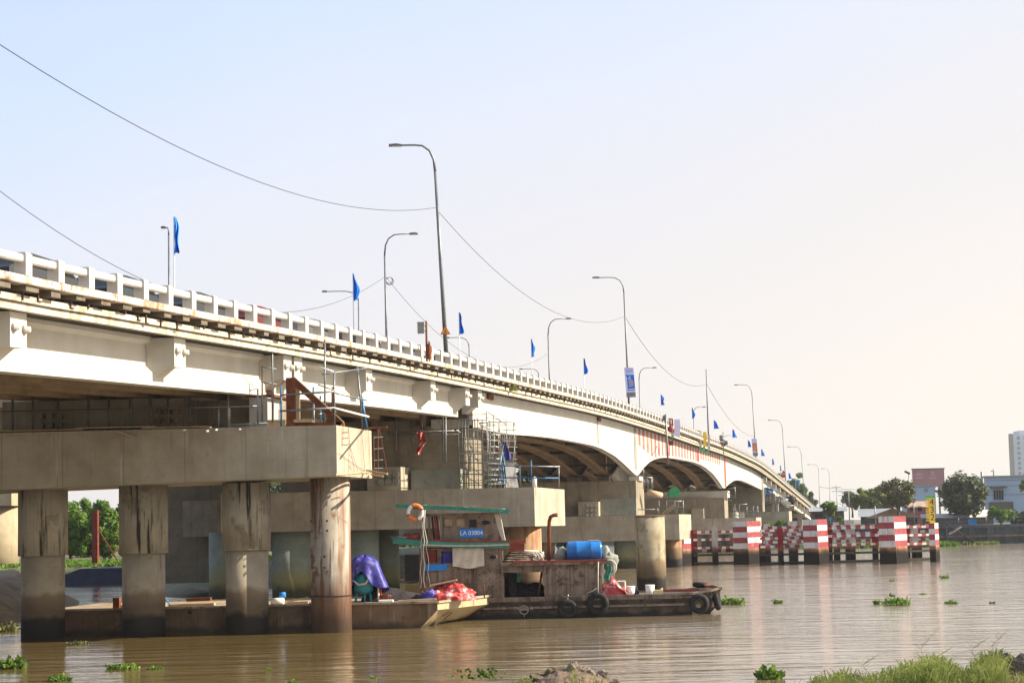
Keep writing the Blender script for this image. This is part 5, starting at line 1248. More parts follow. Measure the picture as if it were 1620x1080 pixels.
# rope coils on the engine house roof
rc_ = V(X(828), Yw + .8, zt3 + .16)
t = thing('rope_coil', 'big flat coil of thick grey rope on the engine house roof', 'rope', rc_)
for k in range(6): b = MB(); b.torus(rc_ + V(.03 * k - .1, .05 * k, .06 + .085 * k), (.04 * (k % 3 - 1), 0, 1), .8 - .035 * k, .048, 36, 6, flat=1); b.build('rope_turn', 'rope' if k > 4 else 'wood', t)
b = MB()
for k in range(4): b.torus(rc_ + V(.45 + .12 * k, -.55, .16 + .03 * k), (.8, 1, .1), .2 - .01 * k, .035, 20, 6)
b.build('rope_coil', 'rope', None, ('small white rope looped beside the big coil', 'rope'))
p = V(X(857), Yw + .5, zt3 + .21); b = MB(); b.tube([p, p + V(0, 0, .38)], [.13, .15], 16); b.build('paint_can', 'offwhite', None, ('white tin right of the rope coils on the boat', 'tin'))
for px, lb in ((891, 'grey bundle just left of the blue drum'), (962, 'grey bundle just right of the blue drum'), (970, 'grey outboard tank behind the drum at the roof end')):
    p = V(X(px), Yw + 1.3, zt3 + .1); b = MB(); b.ball(p + V(0, 0, .25 if px < 970 else -.1), .3, .35, .35 if px < 970 else .5, 14, 9, .35, px); b.build('bundle', 'greyconc', None, (lb, 'bundle'))
# drapes on the fore deck
p = V(X(958), Yw + .2, Z(893, 958)); b = MB()
b.sheet(lambda u, v: p + V(u * .28 + .05 * math.sin(v * 6), .05 * math.sin(u * 12 + v * 3), -.75 * v), 8, 12, (0, .015, 0)); b.build('hanging_cloth', 'greenwood', None, ('green cloth hung at the right end of the engine house', 'cloth'))
b = MB(); b.torus(V(X(965), Yw + .25, Z(897, 965)), (.3, 1, 0), .33, .03, 20, 6); b.build('hose_loop', 'rope', None, ('pale hose looped behind the green cloth', 'hose'))
dc = V(X(972), Yw + .8, zd2 - .12)
b = MB(); b.grid(lambda u, v: dc + V((u - .5) * 1.55, (v - .5) * 1.5, .95 * max(0, 1 - abs(u - .45) * 1.9) ** .75 * (1 - (2 * abs(v - .5)) ** 3) + .09 * noise.noise(V(u * 6, v * 6, 1))), 26, 18); b.build('tarpaulin', 'redtarp', None, ('dark red tarpaulin heaped on the fore deck of the boat', 'tarpaulin'))
b = MB(); a_ = dc + V(.0, -.6, .95); c_ = dc + V(.62, -.65, .1); b.obox((a_ + c_) / 2, c_ - a_, (0, .25, 0), (.02, 0, .03)); b.build('plank', 'timber', None, ('short tan board leaning on the dark red tarpaulin', 'board'))
p = V(X(985), Yw + 1.2, zd2 - .12); t = thing('crate', 'pale crate frame behind the leaning board on the fore deck', 'crate', p)
for dx in (-.2, .2):
    for dy in (-.2, .2): tubes('crate_post', 'offwhite', t, [p + V(dx, dy, 0), p + V(dx, dy, .72)], .025, 4)
for z in (.1, .7): b = MB(); b.box(p.x - .23, p.x + .23, p.y - .23, p.y + .23, p.z + z, p.z + z + .03); b.build('crate_panel', 'offwhite', t)
def bucket(px, Y, r, h, m_, label):
    p = V(Xp(px, 940, Y), Y, zd2 - .12); t = thing('bucket', label, 'bucket', p, 'buckets on the fore deck')
    b = MB(); b.tube([p, p + V(0, 0, h)], [r * .85, r], 20); b.torus(p + V(0, 0, h - .02), (0, 0, 1), r, .018, 20, 5); b.torus(p + V(0, 0, h * .8), (0, 0, 1), r * .97, .012, 20, 5); b.build('body', m_, t)
    b = MB(); b.torus(p + V(0, -.0, h * .75), (0, 1, .4), r * 1.03, .008, 14, 4, math.pi, 2 * math.pi); b.build('handle', 'steel', t)
bucket(998, Yw + .7, .2, .5, 'offwhite', 'cream bucket beside the dark red tarpaulin')
bucket(1028.5, Yw + .7, .21, .54, 'offwhite', 'white bucket between the cream bucket and the yellow can')
p = V(X(1009), Yw + .8, zd2 - .12); b = MB(); b.ball(p + V(0, 0, .18), .12, .12, .2, 10, 8, .2, 1); b.tube([p + V(0, 0, .3), p + V(0, 0, .45)], .05, 8); b.build('jug', 'net', None, ('small dark jug between the two buckets', 'jug'))
p = V(X(1044), Yw + .7, zd2 - .12); b = MB(); b.box(p.x - .23, p.x + .2, p.y - .15, p.y + .15, p.z, p.z + .3); b.tube([p + V(.12, 0, .3), p + V(.18, 0, .38)], .04, 8); b.build('jerrycan', mat('yellowed_plastic', (.62, .5, .2), (.7, .58, .28), 4, .5), None, ('yellow plastic can right of the white bucket', 'canister'))
# tyres
def tyre(c, ax, Ro, label, r=.13):
    b = MB(); b.torus(c, ax, Ro - r, r, 36, 12, flat=1.05)
    for i in range(36):
        a = i * math.pi / 18
    b.build('tyre_fender', 'black', None, (label, 'tyre', 'old tyres used as fenders on the boat'))
tyre(U(898, 963, Yw - .16), (0, 1, 0), .45, 'old tyre fender on the hull below the engine house')
tyre(U(946, 954, Yw - .16), (.05, 1, 0), .50, 'large tyre fender hung on a rope at the end of the engine house')
tyre(U(1106, 954, Yw - .10), (.2, 1, .1), .46, 'tyre fender on the hull near the bow')
tyre(U(1134, 947, Yw + 1.0), (1, -.25, .15), .52, 'tyre fender hung across the bow, seen edge-on')
tyre(V(X(1118), Yw + 2.2, zd2 + .3), (.1, .1, 1), .38, 'tyre lying flat on the bow deck', .11)
b = MB(); b.tube([U(946.5, 938, Yw - .2), U(946, 915, Yw - .05), U(946.5, 888, Yw - .1)], .025, 6); b.build('tyre_rope', 'rope', None, ('white rope from the roof holding the large tyre', 'rope'))
for px in (898,): b = MB(); b.tube([U(px, 949, Yw - .16), U(px + 1, 940, Yw - .0)], .02, 6); b.build('tyre_rope', 'rope', None, ('short rope holding the tyre below the engine house', 'rope'))
b = MB(); b.tube([U(928, 938, Yw - .1), U(938, 934, Yw - .15), U(947, 928, Yw - .12)], .02, 6); b.build('tie_rope', 'rope', None, ('slack tie rope at the foot of the engine house corner', 'rope'))

# ------------------------------------------------------------------ red and white pier protection (dolphin)
gP = 'striped concrete piles of the pier protection'
def striped_pile(px0, px1, px2, pt_, pb, label, Y0=None, first_red=False, bands=5, bh=None, depth=None):
    """px0..px1 shaded face, px1..px2 sunlit face"""
    Y0 = G((px0 + px1) / 2, pb).y if Y0 is None else Y0
    xa, xb_ = Xp(px0, pb - 40, Y0), Xp(px1, pb - 40, Y0); d = depth or 2.6; k = (Xp(px2, pb - 40, Y0 + d) - xb_) / d
    zt_ = Zp(px1, pt_, Y0); z0 = 1.55
    t = thing('striped_pile', label, 'pile', (xa, Y0, 0), gP)
    flare = 1.0
    def q(z0_, z1_, g_, b):
        f0 = flare + (1 - min(z0_, 4.5) / 4.5) * .10; f1 = flare + (1 - min(z1_, 4.5) / 4.5) * .10; w_ = (xb_ - xa); ex0 = w_ * (f0 - 1) - g_; ex1 = w_ * (f1 - 1) - g_
        f = lambda z, ex: [(xa - ex * .2, Y0 + g_, z), (xb_ + ex, Y0 + g_, z), (xb_ + ex + k * (d - g_), Y0 + d - g_, z), (xa + k * d, Y0 + d - g_, z)]
        b.hexa(f(z0_, ex0) + f(z1_, ex1))
    b = MB(); q(-1.5, z0 + .004, .0, b); b.build('base', 'fpost', t)
    n = bands; h = (zt_ - z0) / n
    for i in range(n):
        red = (i % 2 == 1)
        b = MB(); q(z0 + i * h + .005, z0 + (i + 1) * h, 0, b) if False else None
        w_ = xb_ - xa
        def slab(m_, face):
            b = MB(); za, zb_ = z0 + i * h + .004, z0 + (i + 1) * h
            fr = lambda z: (1 - min(z, 4.5) / 4.5) * .10 * w_
            if face == 'core':
                b.hexa([(xa - fr(za) * .2, Y0 + .01, za), (xb_ + fr(za) - .01, Y0 + .01, za), (xb_ + fr(za) - .01 + k * d, Y0 + d, za), (xa + k * d, Y0 + d, za), (xa - fr(zb_) * .2, Y0 + .01, zb_), (xb_ + fr(zb_) - .01, Y0 + .01, zb_), (xb_ + fr(zb_) - .01 + k * d, Y0 + d, zb_), (xa + k * d, Y0 + d, zb_)])
            elif face == 'front':
                b.hexa([(xa - fr(za) * .2, Y0, za), (xb_ + fr(za), Y0, za), (xb_ + fr(za), Y0 + .009, za), (xa - fr(za) * .2, Y0 + .009, za), (xa - fr(zb_) * .2, Y0, zb_), (xb_ + fr(zb_), Y0, zb_), (xb_ + fr(zb_), Y0 + .009, zb_), (xa - fr(zb_) * .2, Y0 + .009, zb_)])
            else:
                b.hexa([(xb_ + fr(za) - .009, Y0 + .01, za), (xb_ + fr(za), Y0 + .01, za), (xb_ + fr(za) + k * d, Y0 + d, za), (xb_ + fr(za) + k * d - .009, Y0 + d, za), (xb_ + fr(zb_) - .009, Y0 + .01, zb_), (xb_ + fr(zb_), Y0 + .01, zb_), (xb_ + fr(zb_) + k * d, Y0 + d, zb_), (xb_ + fr(zb_) + k * d - .009, Y0 + d, zb_)])
            b.build('painted_band', m_, t)
        slab('marker', 'core'); slab('red' if red else 'marker', 'front'); slab('marker' if red else 'red', 'side')
    return t, Y0
striped_pile(1160, 1182, 1204, 824, 893, 'striped pile left of centre in the fence, level with the two tall lamps', bands=5)
striped_pile(1271, 1293, 1309, 821, 893, 'middle striped pile standing between two fence sections', bands=5)
striped_pile(1391, 1415, 1434, 816, 892, 'tallest and widest striped pile near the right end of the fence', bands=5)
striped_pile(1470, 1479, 1485, 827, 889, 'slim striped end pile below the yellow gauge board', bands=4, depth=2.2)
striped_pile(1070, 1077, 1095, 851, 894, 'low striped pile under the end of the third pile cap', bands=2, depth=4.0)
def beam_run(px0, px1, Y0, Y1, levels, label, nseg, h=.23, off=0, rear=False):
    a = Xp(px0, 860, Y0); c = Xp(px1, 860, Y1)
    t = thing('striped_fence', label, 'fence', (a, Y0, 0), 'red and white fence sections of the pier protection')
    for li, z in enumerate(levels):
        b = MB(); b.obox(V((a + c) / 2, (Y0 + Y1) / 2 + .02, z), V(c - a, Y1 - Y0, 0), (0, .2, 0), (0, 0, h)); b.build('beam', 'marker', t)
        for i in range(nseg):
            if (i + li + off) % 2: continue
            u0, u1 = i / nseg, (i + 1) / nseg
            p = V(lerp(a, c, u0), lerp(Y0, Y1, u0), z); q = V(lerp(a, c, u1), lerp(Y0, Y1, u1), z)
            b = MB(); b.obox((p + q) / 2 + V(0, .02, 0), q - p, (0, .212, 0), (0, 0, h + .012)); b.build('red_block', 'red', t)
    for z, hh in (() if rear else ((.97, .2), (.15, .26))):
        b = MB(); b.obox(V((a + c) / 2, (Y0 + Y1) / 2, z), V(c - a, Y1 - Y0, 0), (0, .3, 0), (0, 0, hh)); b.build('waterline_beam', 'fdark', t)
    return t
def post(t, px, Y, z1, m_='fredpost', w_=.28):
    x = Xp(px, 870, Y); MB().box(x - w_, x + w_, Y + .13, Y + .5, -1.5, z1).build('fence_post', m_, t)
zs_ = lambda pys, px, Y: [Zp(px, py, Y) for py in pys]
Yf1 = G(1120, 893).y
t = beam_run(1097, 1161, Yf1, Yf1 + .6, zs_((841, 853, 866), 1130, Yf1), 'leftmost fence section, three checkered beams between low pile and left pile', 10)
post(t, 1099, Yf1, Zp(1099, 838, Yf1)); post(t, 1132, Yf1, Zp(1132, 833, Yf1), 'fpost')
Yf2 = G(1235, 893).y
t = beam_run(1203, 1272, Yf2, Yf2 + .6, zs_((838.5, 851, 864), 1235, Yf2), 'fence section between the left and middle striped piles', 9, off=1)
post(t, 1236, Yf2, Zp(1236, 835, Yf2), 'fredpost', .24); post(t, 1207, Yf2, 2.0)
t = beam_run(1309, 1392, Yf2 + .6, Yf2 + 1.2, zs_((834.5, 847, 861), 1350, Yf2), 'fence section between the middle and tallest striped piles', 11)
post(t, 1350, Yf2 + .8, Zp(1350, 833, Yf2), 'fpost', .25); post(t, 1386, Yf2 + 1, Zp(1386, 831, Yf2), 'fredpost', .25); post(t, 1313, Yf2 + 1, 3.6)
t = beam_run(1432, 1472, Yf2 + 2.2, Yf2 + 3.5, zs_((833, 846, 860), 1450, Yf2 + 2), 'short fence section beside the slim end pile', 6, off=1)
post(t, 1449, Yf2 + 2.6, 3.4, 'fpost', .3); post(t, 1436, Yf2 + 2.2, 3.2)
# rear row
Yr2 = Yf2 + 9
t = beam_run(1185, 1275, Yr2, Yr2, zs_((834, 845, 857), 1235, Yr2), 'rear fence section seen through the gap left of the middle pile', 12, .26, rear=True)
post(t, 1215, Yr2, 3.9, 'fpost', .3); post(t, 1256, Yr2, Zp(1256, 824, Yr2), 'fpost', .45)
t = beam_run(1300, 1400, Yr2, Yr2, zs_((832, 843, 855), 1350, Yr2), 'rear fence section seen through the gap right of the middle pile', 13, .26, 1, rear=True)
post(t, 1325, Yr2, 3.9, 'fpost', .3); post(t, 1346, Yr2, Zp(1346, 822, Yr2), 'fpost', .45)
t = beam_run(1410, 1480, Yr2 - 1, Yr2 - 4, zs_((831, 840, 852), 1450, Yr2), 'rear fence section behind the slim end pile', 9, .26, rear=True)
post(t, 1425, Yr2 - 1, Zp(1425, 818, Yr2), 'fpost', .4); post(t, 1455, Yr2 - 2, 3.5)
# gauge board
Yg = G(1470, 889).y + 1.2; pa, pb_ = U(1465, 826, Yg), U(1478, 787, Yg)
t = thing('height_gauge', 'tall yellow gauge board with black marks and green top on the end pile', 'gauge board', V(pa.x, Yg, 0))
MB().tube([V((pa.x + pb_.x) / 2, Yg + .25, 3), V((pa.x + pb_.x) / 2, Yg + .25, pb_.z)], .08, 8).build('support_post', 'steel', t)
b = MB(); W = pb_.x - pa.x; b.box(pa.x + W * .38, pa.x + W, Yg, Yg + .05, pa.z - .2, pb_.z); b.build('board', 'yellow', t)
for i in range(11):
    z = lerp(pa.z + .12, pb_.z - .1, i / 10); l_ = .05 if i % 2 else .0
    b = MB(); b.box(pa.x + W * (.02 + l_), pa.x + W * .377, Yg + .002, Yg + .05, z, z + (pb_.z - pa.z) / 18); b.build('tooth', 'yellow', t)
b = MB(); b.box(pa.x - .02, pb_.x + .05, Yg - .01, Yg + .06, pb_.z + .004, pb_.z + .2); b.build('cap', 'green', t)
for i, ch in enumerate('432'): letters('lettering', ch, .85, V(pa.x + W * .72, Yg - .006, lerp(pb_.z, pa.z, .18 + .31 * i)), 'dark', t)

# ------------------------------------------------------------------ land
def heightfield(name, poly, z_in, slope, m_, props, x0, x1, y0, y1, st, rough=.12, zmin=-1.2, edge=1.0, pf=None):
    def sd(x, y):
        best = 1e9; ins = False; n = len(poly)
        for i in range(n):
            ax, ay = poly[i]; bx, by = poly[(i + 1) % n]
            if (ay > y) != (by > y) and x < (bx - ax) * (y - ay) / (by - ay) + ax: ins = not ins
            dx, dy = bx - ax, by - ay; tt = max(0, min(1, ((x - ax) * dx + (y - ay) * dy) / (dx * dx + dy * dy)))
            best = min(best, math.hypot(x - ax - tt * dx, y - ay - tt * dy))
        return best if ins else -best
    nx, ny = int((x1 - x0) / st), int((y1 - y0) / st); b = MB(); pts = []; hs = []
    for j in range(ny + 1):
        for i in range(nx + 1):
            x, y = x0 + i * st, y0 + j * st; d = sd(x, y)
            nz = noise.noise(V(x * .25, y * .25, 3)) * rough + noise.noise(V(x * .9, y * .9, 7)) * rough * .5
            z = max(zmin, min(z_in(x, y) if callable(z_in) else z_in, d * slope)) + (nz if d > -1 else 0)
            pts.append((x, y, z)); hs.append(d)
    b.pts(pts)
    for j in range(ny):
        for i in range(nx):
            a = j * (nx + 1) + i; q = [a, a + 1, a + nx + 2, a + nx + 1]
            if max(hs[k] for k in q) > -2.5: b.face(q, True)
    return b.build(name, m_, None, props), sd

def g2(px, py): p = G(px, py); return (p.x, p.y)
# mud bank beyond the second bridge
polyA = [g2(190, 923), g2(255, 930), g2(262, 944), g2(345, 946), g2(400, 935), g2(560, 915), (-8, 130), (-2, 170), (5, 230), (-160, 260), (-200, 150), g2(40, 921), g2(120, 922)]
heightfield('left_bank', polyA, 1.55, .30, 'bank', ('low muddy river bank with grass beyond the bridges', None, None, 'structure'), -130, 8, 84, 262, 2.0)
# concrete revetment at the lower left
polyB = [(-90, 60), (-40, 64), g2(0, 990), g2(60, 978), g2(118, 962), g2(128, 950), g2(96, 940), (-60, 110), (-110, 112)]
def zin(x, y): return 1.9 if y > 76 else max(.4, 1.9 - (76 - y) * .16)
heightfield('revetment', polyB, zin, .55, 'revet', ('sloping concrete revetment at the left edge', None, None, 'structure'), -92, -22, 58, 112, 1.0, .10)
# near bank, under the camera
def crest(px):
    return interp([(-200, 1180), (500, 1130), (660, 1096), (790, 1086), (840, 1076), (872, 1066), (905, 1059), (940, 1064), (962, 1076), (1000, 1088), (1120, 1092), (1230, 1086), (1330, 1076), (1440, 1068), (1560, 1064), (1640, 1056), (1900, 1040)], px)
def nb(u, v):
    px = lerp(-300, 1950, u); Yc = 12.2; zc = Zp(px, crest(px), Yc); x = (px - 810) / F * Yc
    y = lerp(1.0, 22.0, v)
    if y < Yc: z = lerp(2.45, zc, (y / Yc) ** 1.5)
    else: z = zc - (y - Yc) * .52
    x = x * (1 if y < Yc else 1 + (y - Yc) * .03) * max(y / Yc, .6)
    return V(x, y, max(z, -.6) + .05 * noise.noise(V(x * 1.5, y * 1.5, 0)) + .035 * noise.noise(V(x * 5, y * 5, 5)) + .03 * abs(noise.noise(V(x * 14, y * 14, 2))) + .012 * noise.noise(V(x * 40, y * 40, 2)))
b = MB(); b.grid(nb, 700, 110); b.build('near_bank', 'soil', None, ('earth bank in the foreground where the river edge falls away', None, None, 'structure'))
# far land
b = MB(); b.pts([(-900, 222.5, 2.9), (1500, 222.5, 2.9), (2500, 3500, 4), (-2500, 3500, 4)])
Yq = G(1560, 860).y
b = MB(); xq0 = Xp(1300, 862, Yq)
b.prism([V(xq0, Yq + .5, 2.9), V(900, Yq + .5, 2.9), V(2600, 3600, 2.9), V(-2600, 3600, 2.9), V(-2600, 420, 2.9), V(xq0 - 60, 420, 2.9)], (0, 0, -4)); b.build('far_ground', 'farland', None, ('flat land of the far shore', None, None, 'structure'))
t = thing('quay_wall', 'blue grey sheet pile quay wall along the far shore at the right', 'quay wall', V(xq0, Yq, 0))
b = MB(); n = 240; xs = [xq0 + i * .7 for i in range(n + 1)]
prof = []
for i, x in enumerate(xs): prof.append((x, Yq + (.0 if i % 4 in (0, 1) else .35)))
k = b.pts([(x, y, -1) for x, y in prof] + [(x, y, 2.5) for x, y in prof])
for i in range(n): b.face([k + i, k + i + 1, k + n + 2 + i, k + n + 1 + i])
b.build('sheet_piles', 'quay', t)
b = MB(); b.box(xq0, xs[-1], Yq - .25, Yq + .7, 2.505, 2.95); b.build('capping_beam', 'quay', t)
b = MB(); b.box(xq0, xs[-1], Yq - .2, Yq - .05, 1.1, 1.35); b.build('waling', 'barge', t)
for i in range(0, n, 9):
    MB().box(xs[i] - .15, xs[i] + .15, Yq - .4, Yq - .1, -1, 2.5).build('fender_pile', 'quay', t)
for i in range(0, n, 6):
    MB().tube([V(xs[i], Yq + .3, 2.95), V(xs[i], Yq + .3, 4.0)], .04, 6).build('rail_post', 'steel', t)
for z in (3.5, 4.0): MB().tube([V(xq0, Yq + .3, z), V(xs[-1], Yq + .3, z)], .03, 6).build('rail', 'steel', t)
# sunken gangways at the quay
for i, (a, c) in enumerate((((1497, 829), (1540, 856)), ((1520, 833), (1500, 845)))):
    p, q = U(*a, Yq - 2), U(*c, Yq - 3.5); b = MB(); b.obox((p + q) / 2, q - p, (0, 1.0, 0), (0, 0, .2)); b.build('gangway', 'shedwall', None, (('long dark gangway sloping to the water at the quay', 'short dark gangway propped against the quay')[i], 'gangway'))

# ------------------------------------------------------------------ trees
def tree(px, pyb, pyt, pw, Y, label, leaf='leaf', n=5000, lw=.35, seed=1, trunk_to=.45, shape=1.0, group=None, name='tree', zbase=None, blobs=26, sparse=1.0, rm=1.0):
    rg = random.Random(seed); zb_ = Zp(px, pyb, Y) if zbase is None else zbase; zt_ = Zp(px, pyt, Y); x = Xp(px, (pyb + pyt) / 2, Y); H = zt_ - zb_; W = pw / F * Y / 2
    base = V(x, Y, zb_); t = thing(name, label, 'tree', base, group)
    ch = H * (1 - trunk_to * .8); cc = V(x, Y, zt_ - ch / 2)
    bl = []
    for i in range(blobs):
        while True:
            d = V(rg.uniform(-1, 1), rg.uniform(-1, 1), rg.uniform(-1, 1))
            if .25 < d.length < 1: break
        up = 1 - .25 * max(0, d.z) * 1.0
        p = cc + V(d.x * W * .78 * up, d.y * W * .78, d.z * ch * .38 * shape); r = rm * rg.uniform(.13, .27) * min(W, ch * .7)
        bl.append((p, r))
    b = MB(); tb = W * .045 + .08; fork = base.lerp(cc, .55); fork.x += rg.uniform(-.1, .1) * W
    mid_ = base.lerp(fork, .5) + V(rg.uniform(-.06, .06) * W, 0, 0)
    b.tube([base - V(0, 0, .5), mid_, fork], [tb * 1.3, tb, tb * .8], 9)
    for i, (p, r) in enumerate(bl):
        if i % 2 == 0: m1 = fork.lerp(p, .5) + V(rg.uniform(-.1, .1) * W, 0, -.05 * H * rg.random()); b.tube([mid_.lerp(fork, rg.uniform(.5, 1)), m1, p], [tb * .5, tb * .3, tb * .1], 5)
    b.build('trunk', 'trunk', t)
    b = MB(); tot = sum(r * r for _, r in bl)
    for p, r in bl:
        for k in range(int(n * r * r / tot * sparse)):
            d = V(rg.gauss(0, 1), rg.gauss(0, 1), rg.gauss(0, 1)).normalized(); q = p + d * r * (rg.random() ** .4) * 1.1; q.z -= .1 * r
            s = lw * rg.uniform(.5, 1.2); u = V(rg.gauss(0, 1), rg.gauss(0, 1), rg.gauss(0, .6)).normalized(); w_ = u.cross(d + V(rg.gauss(0, .5), rg.gauss(0, .5), .3)); 
            if w_.length < .01: continue
            w_.normalize(); kk = b.pts([q - u * s, q - w_ * s * .45, q + u * s, q + w_ * s * .45]); b.face([kk, kk + 1, kk + 2, kk + 3])
    b.build('crown', leaf, t); return t

gL = 'round trees beyond the left bank'
for i, (px, w_, Y, pt_, lb) in enumerate(((60, 80, 178, 796, 'leafy round tree hidden partly by the leftmost pile'), (112, 72, 172, 792, 'bright round tree left of the red post'), (140, 66, 182, 789, 'taller round tree just behind the red post'), (166, 60, 170, 790, 'round tree right of the red post'), (196, 56, 180, 794, 'round tree mostly hidden behind the second pile'))):
    tree(px, 888, pt_, w_, Y, lb, 'leafbright', 11000, .26, 11 + i, .06, 1.25, gL, blobs=80, rm=1.15)
for i, (px, w_, Y, pt_, lb) in enumerate(((440, 90, 200, 722, 'dark tree seen between third and fourth pile'), (520, 90, 215, 735, 'dark tree behind the rusty casing under the bridges'), (640, 110, 215, 738, 'dark tree behind the teal piles under the bridges'), (760, 110, 225, 728, 'dark tree glimpsed behind the scaffold'), (835, 70, 225, 722, 'dark tree glimpsed under the left end of the first arch'), (905, 60, 230, 745, 'dark tree glimpsed under the right end of the first arch'))):
    tree(px, 895, pt_, w_, Y, lb, 'leafdeep', 4500, .5, 70 + i, .1, 1.15, 'trees beyond the two bridges', blobs=34, rm=1.7)
tree(285, 900, 800, 60, 190, 'tree glimpsed behind the second bridge pier', 'leafbright', 1500, .35, 31, .4)
# far shore trees
gR = 'trees on the far shore'
tree(1420, 826, 752, 88, 232, 'spreading tree with open crown behind the fence, left of the gauge board', 'leaf', 3600, .34, 41, .40, 1.0, gR, blobs=70, rm=.85)
tree(1523, 832, 747, 92, 236, 'big dense dark tree between the billboard and the blue building', 'leafdeep', 7000, .38, 42, .24, 1.2, gR, blobs=110, rm=.85)
tree(1372, 818, 768, 60, 300, 'pale yellow green tree behind the sheds', 'leafyellow', 4200, .42, 43, .25, 1, gR)
tree(1348, 815, 772, 34, 330, 'slim dark tree at the left end of the sheds', 'leaf', 2600, .4, 44, .2, 1.1, gR)
tree(1400, 815, 785, 40, 290, 'low yellow green tree below the spreading tree', 'leafyellow', 2600, .38, 52, .2, 1, gR)
tree(1312, 830, 788, 32, 235, 'small tree with bright leaves at the foot of the ramp', 'leafbright', 2200, .28, 45, .35, .8, gR)
tree(1328, 838, 812, 14, 225, 'tiny sapling beside the fence left of the sheds', 'leafbright', 700, .22, 46, .3, .9, gR)
tree(1582, 838, 793, 44, 226, 'low bright shrubby tree below the blue building', 'leafbright', 3000, .26, 47, .2, .9, gR)
tree(1612, 838, 800, 60, 228, 'dark low tree at the right edge', 'leafdeep', 5200, .30, 48, .15, .9, gR)
tree(1628, 800, 742, 42, 228, 'thin feathery tree leaning in at the right edge', 'leafyellow', 1500, .24, 49, .3, 1, gR, sparse=.8)
tree(1545, 815, 770, 40, 262, 'smaller tree merging with the dark tree on its right side', 'leaf', 2600, .34, 50, .25, 1, gR)
tree(1262, 830, 745, 46, 420, 'tall tree standing behind the ramp under the lamps', 'leafbright', 5200, .55, 61, .1, 1.2, gR, zbase=3)
tree(1240, 830, 740, 34, 400, 'tree behind the ramp near the red sign', 'leafbright', 4200, .5, 62, .1, 1.2, gR, zbase=3)
tree(1284, 830, 772, 34, 410, 'lower tree behind the ramp end', 'leaf', 3200, .5, 63, .1, 1.1, gR, zbase=3)
tree(1236, 845, 818, 26, 250, 'bush growing behind the fifth pile cap', 'leafbright', 1500, .3, 64, .1, .8, gR, zbase=2.0)
tree(1216, 846, 822, 22, 235, 'bush below the fourth span behind the fence', 'leafbright', 1200, .3, 65, .1, .8, gR, zbase=2.0)

# hyacinth mats along the shore and grass on the left bank
def scatter(name, region, n, h, w_, leaf, props, seed=1, zf=None, lean=.8):
    rg = random.Random(seed); b = MB()
    for i in range(n):
        x, y = region(rg); z = zf(x, y) if zf else 0
        tuft(b, (x, y, z), 5, h, w_ * 4, w_, rg.random() * 1e6, lean)
    return b.build(name, leaf, None, props)
scatter('shore_reeds', lambda r: (lambda px: (Xp(px, 870, 214 + r.uniform(-5, 5)), 214 + r.uniform(-5, 5)))(r.uniform(1290, 1482)), 1500, .8, .22, 'leafbright', ('green water plants along the far shore seen through the fence', None, None, 'stuff'), 3)
scatter('shore_reeds', lambda r: (Xp(r.uniform(1530, 1575), 858, Yq - 3), Yq - 3 + r.uniform(-1, 1)), 90, .5, .2, 'leafyellow', ('small patch of water plants at the foot of the quay', None, None, 'stuff'), 5)
scatter('bank_grass', lambda r: (r.uniform(-75, -20), r.uniform(128, 158)), 2600, .35, .12, 'leafbright', ('grass on the low bank beyond the piles', None, None, 'stuff'), 6, lambda x, y: 1.45)

# red post on the left bank, dark barge behind
Yp = 133; x = Xp(151, 890, Yp)
t = thing('steel_post', 'tall rusty red steel post standing at the edge of the left bank', 'post', (x, Yp, 1.0))
MB().box(x - .26, x + .26, Yp - .26, Yp + .26, .6, Zp(151, 807, Yp)).build('post', mat('red_oxide_steel', (.13, .02, .01), (.19, .035, .016), 1.5, .8), t)
tubes('stay', 'rust', t, [V(x + .2, Yp, Zp(158, 835, Yp)), V(Xp(180, 875, Yp), Yp + 2, 1.5)], .05, 6); tubes('stay', 'rust', t, [V(Xp(158, 875, Yp), Yp + 2, 1.5), V(Xp(178, 855, Yp), Yp + 2, 3.2)], .05, 6)
Yd = G(140, 924).y - 2; xa_, xb2 = Xp(92, 910, Yd), Xp(192, 910, Yd); h = Zp(140, 899, Yd)
b = MB(); b.prism([(xa_, Yd, -.3), (xb2, Yd, -.3), (xb2, Yd, h), (xa_ + 1.8, Yd, h), (xa_ - .2, Yd, h * .45)], (0, 4, 0)); b.build('flat_boat', mat('dark_blue_hull', (.012, .016, .035), (.03, .035, .06), 1, .7), None, ('low dark blue flat boat moored beyond the first piles', 'boat'))
# work bits beyond the piles in the dark
b = MB(); p = U(660, 880, 110); b.box(Xp(640, 880, 112), Xp(664, 880, 112), 112, 118, .2, 2.2); b.build('flat_boat', 'dark', None, ('dark hull glimpsed left of the boat cabin', 'boat'))

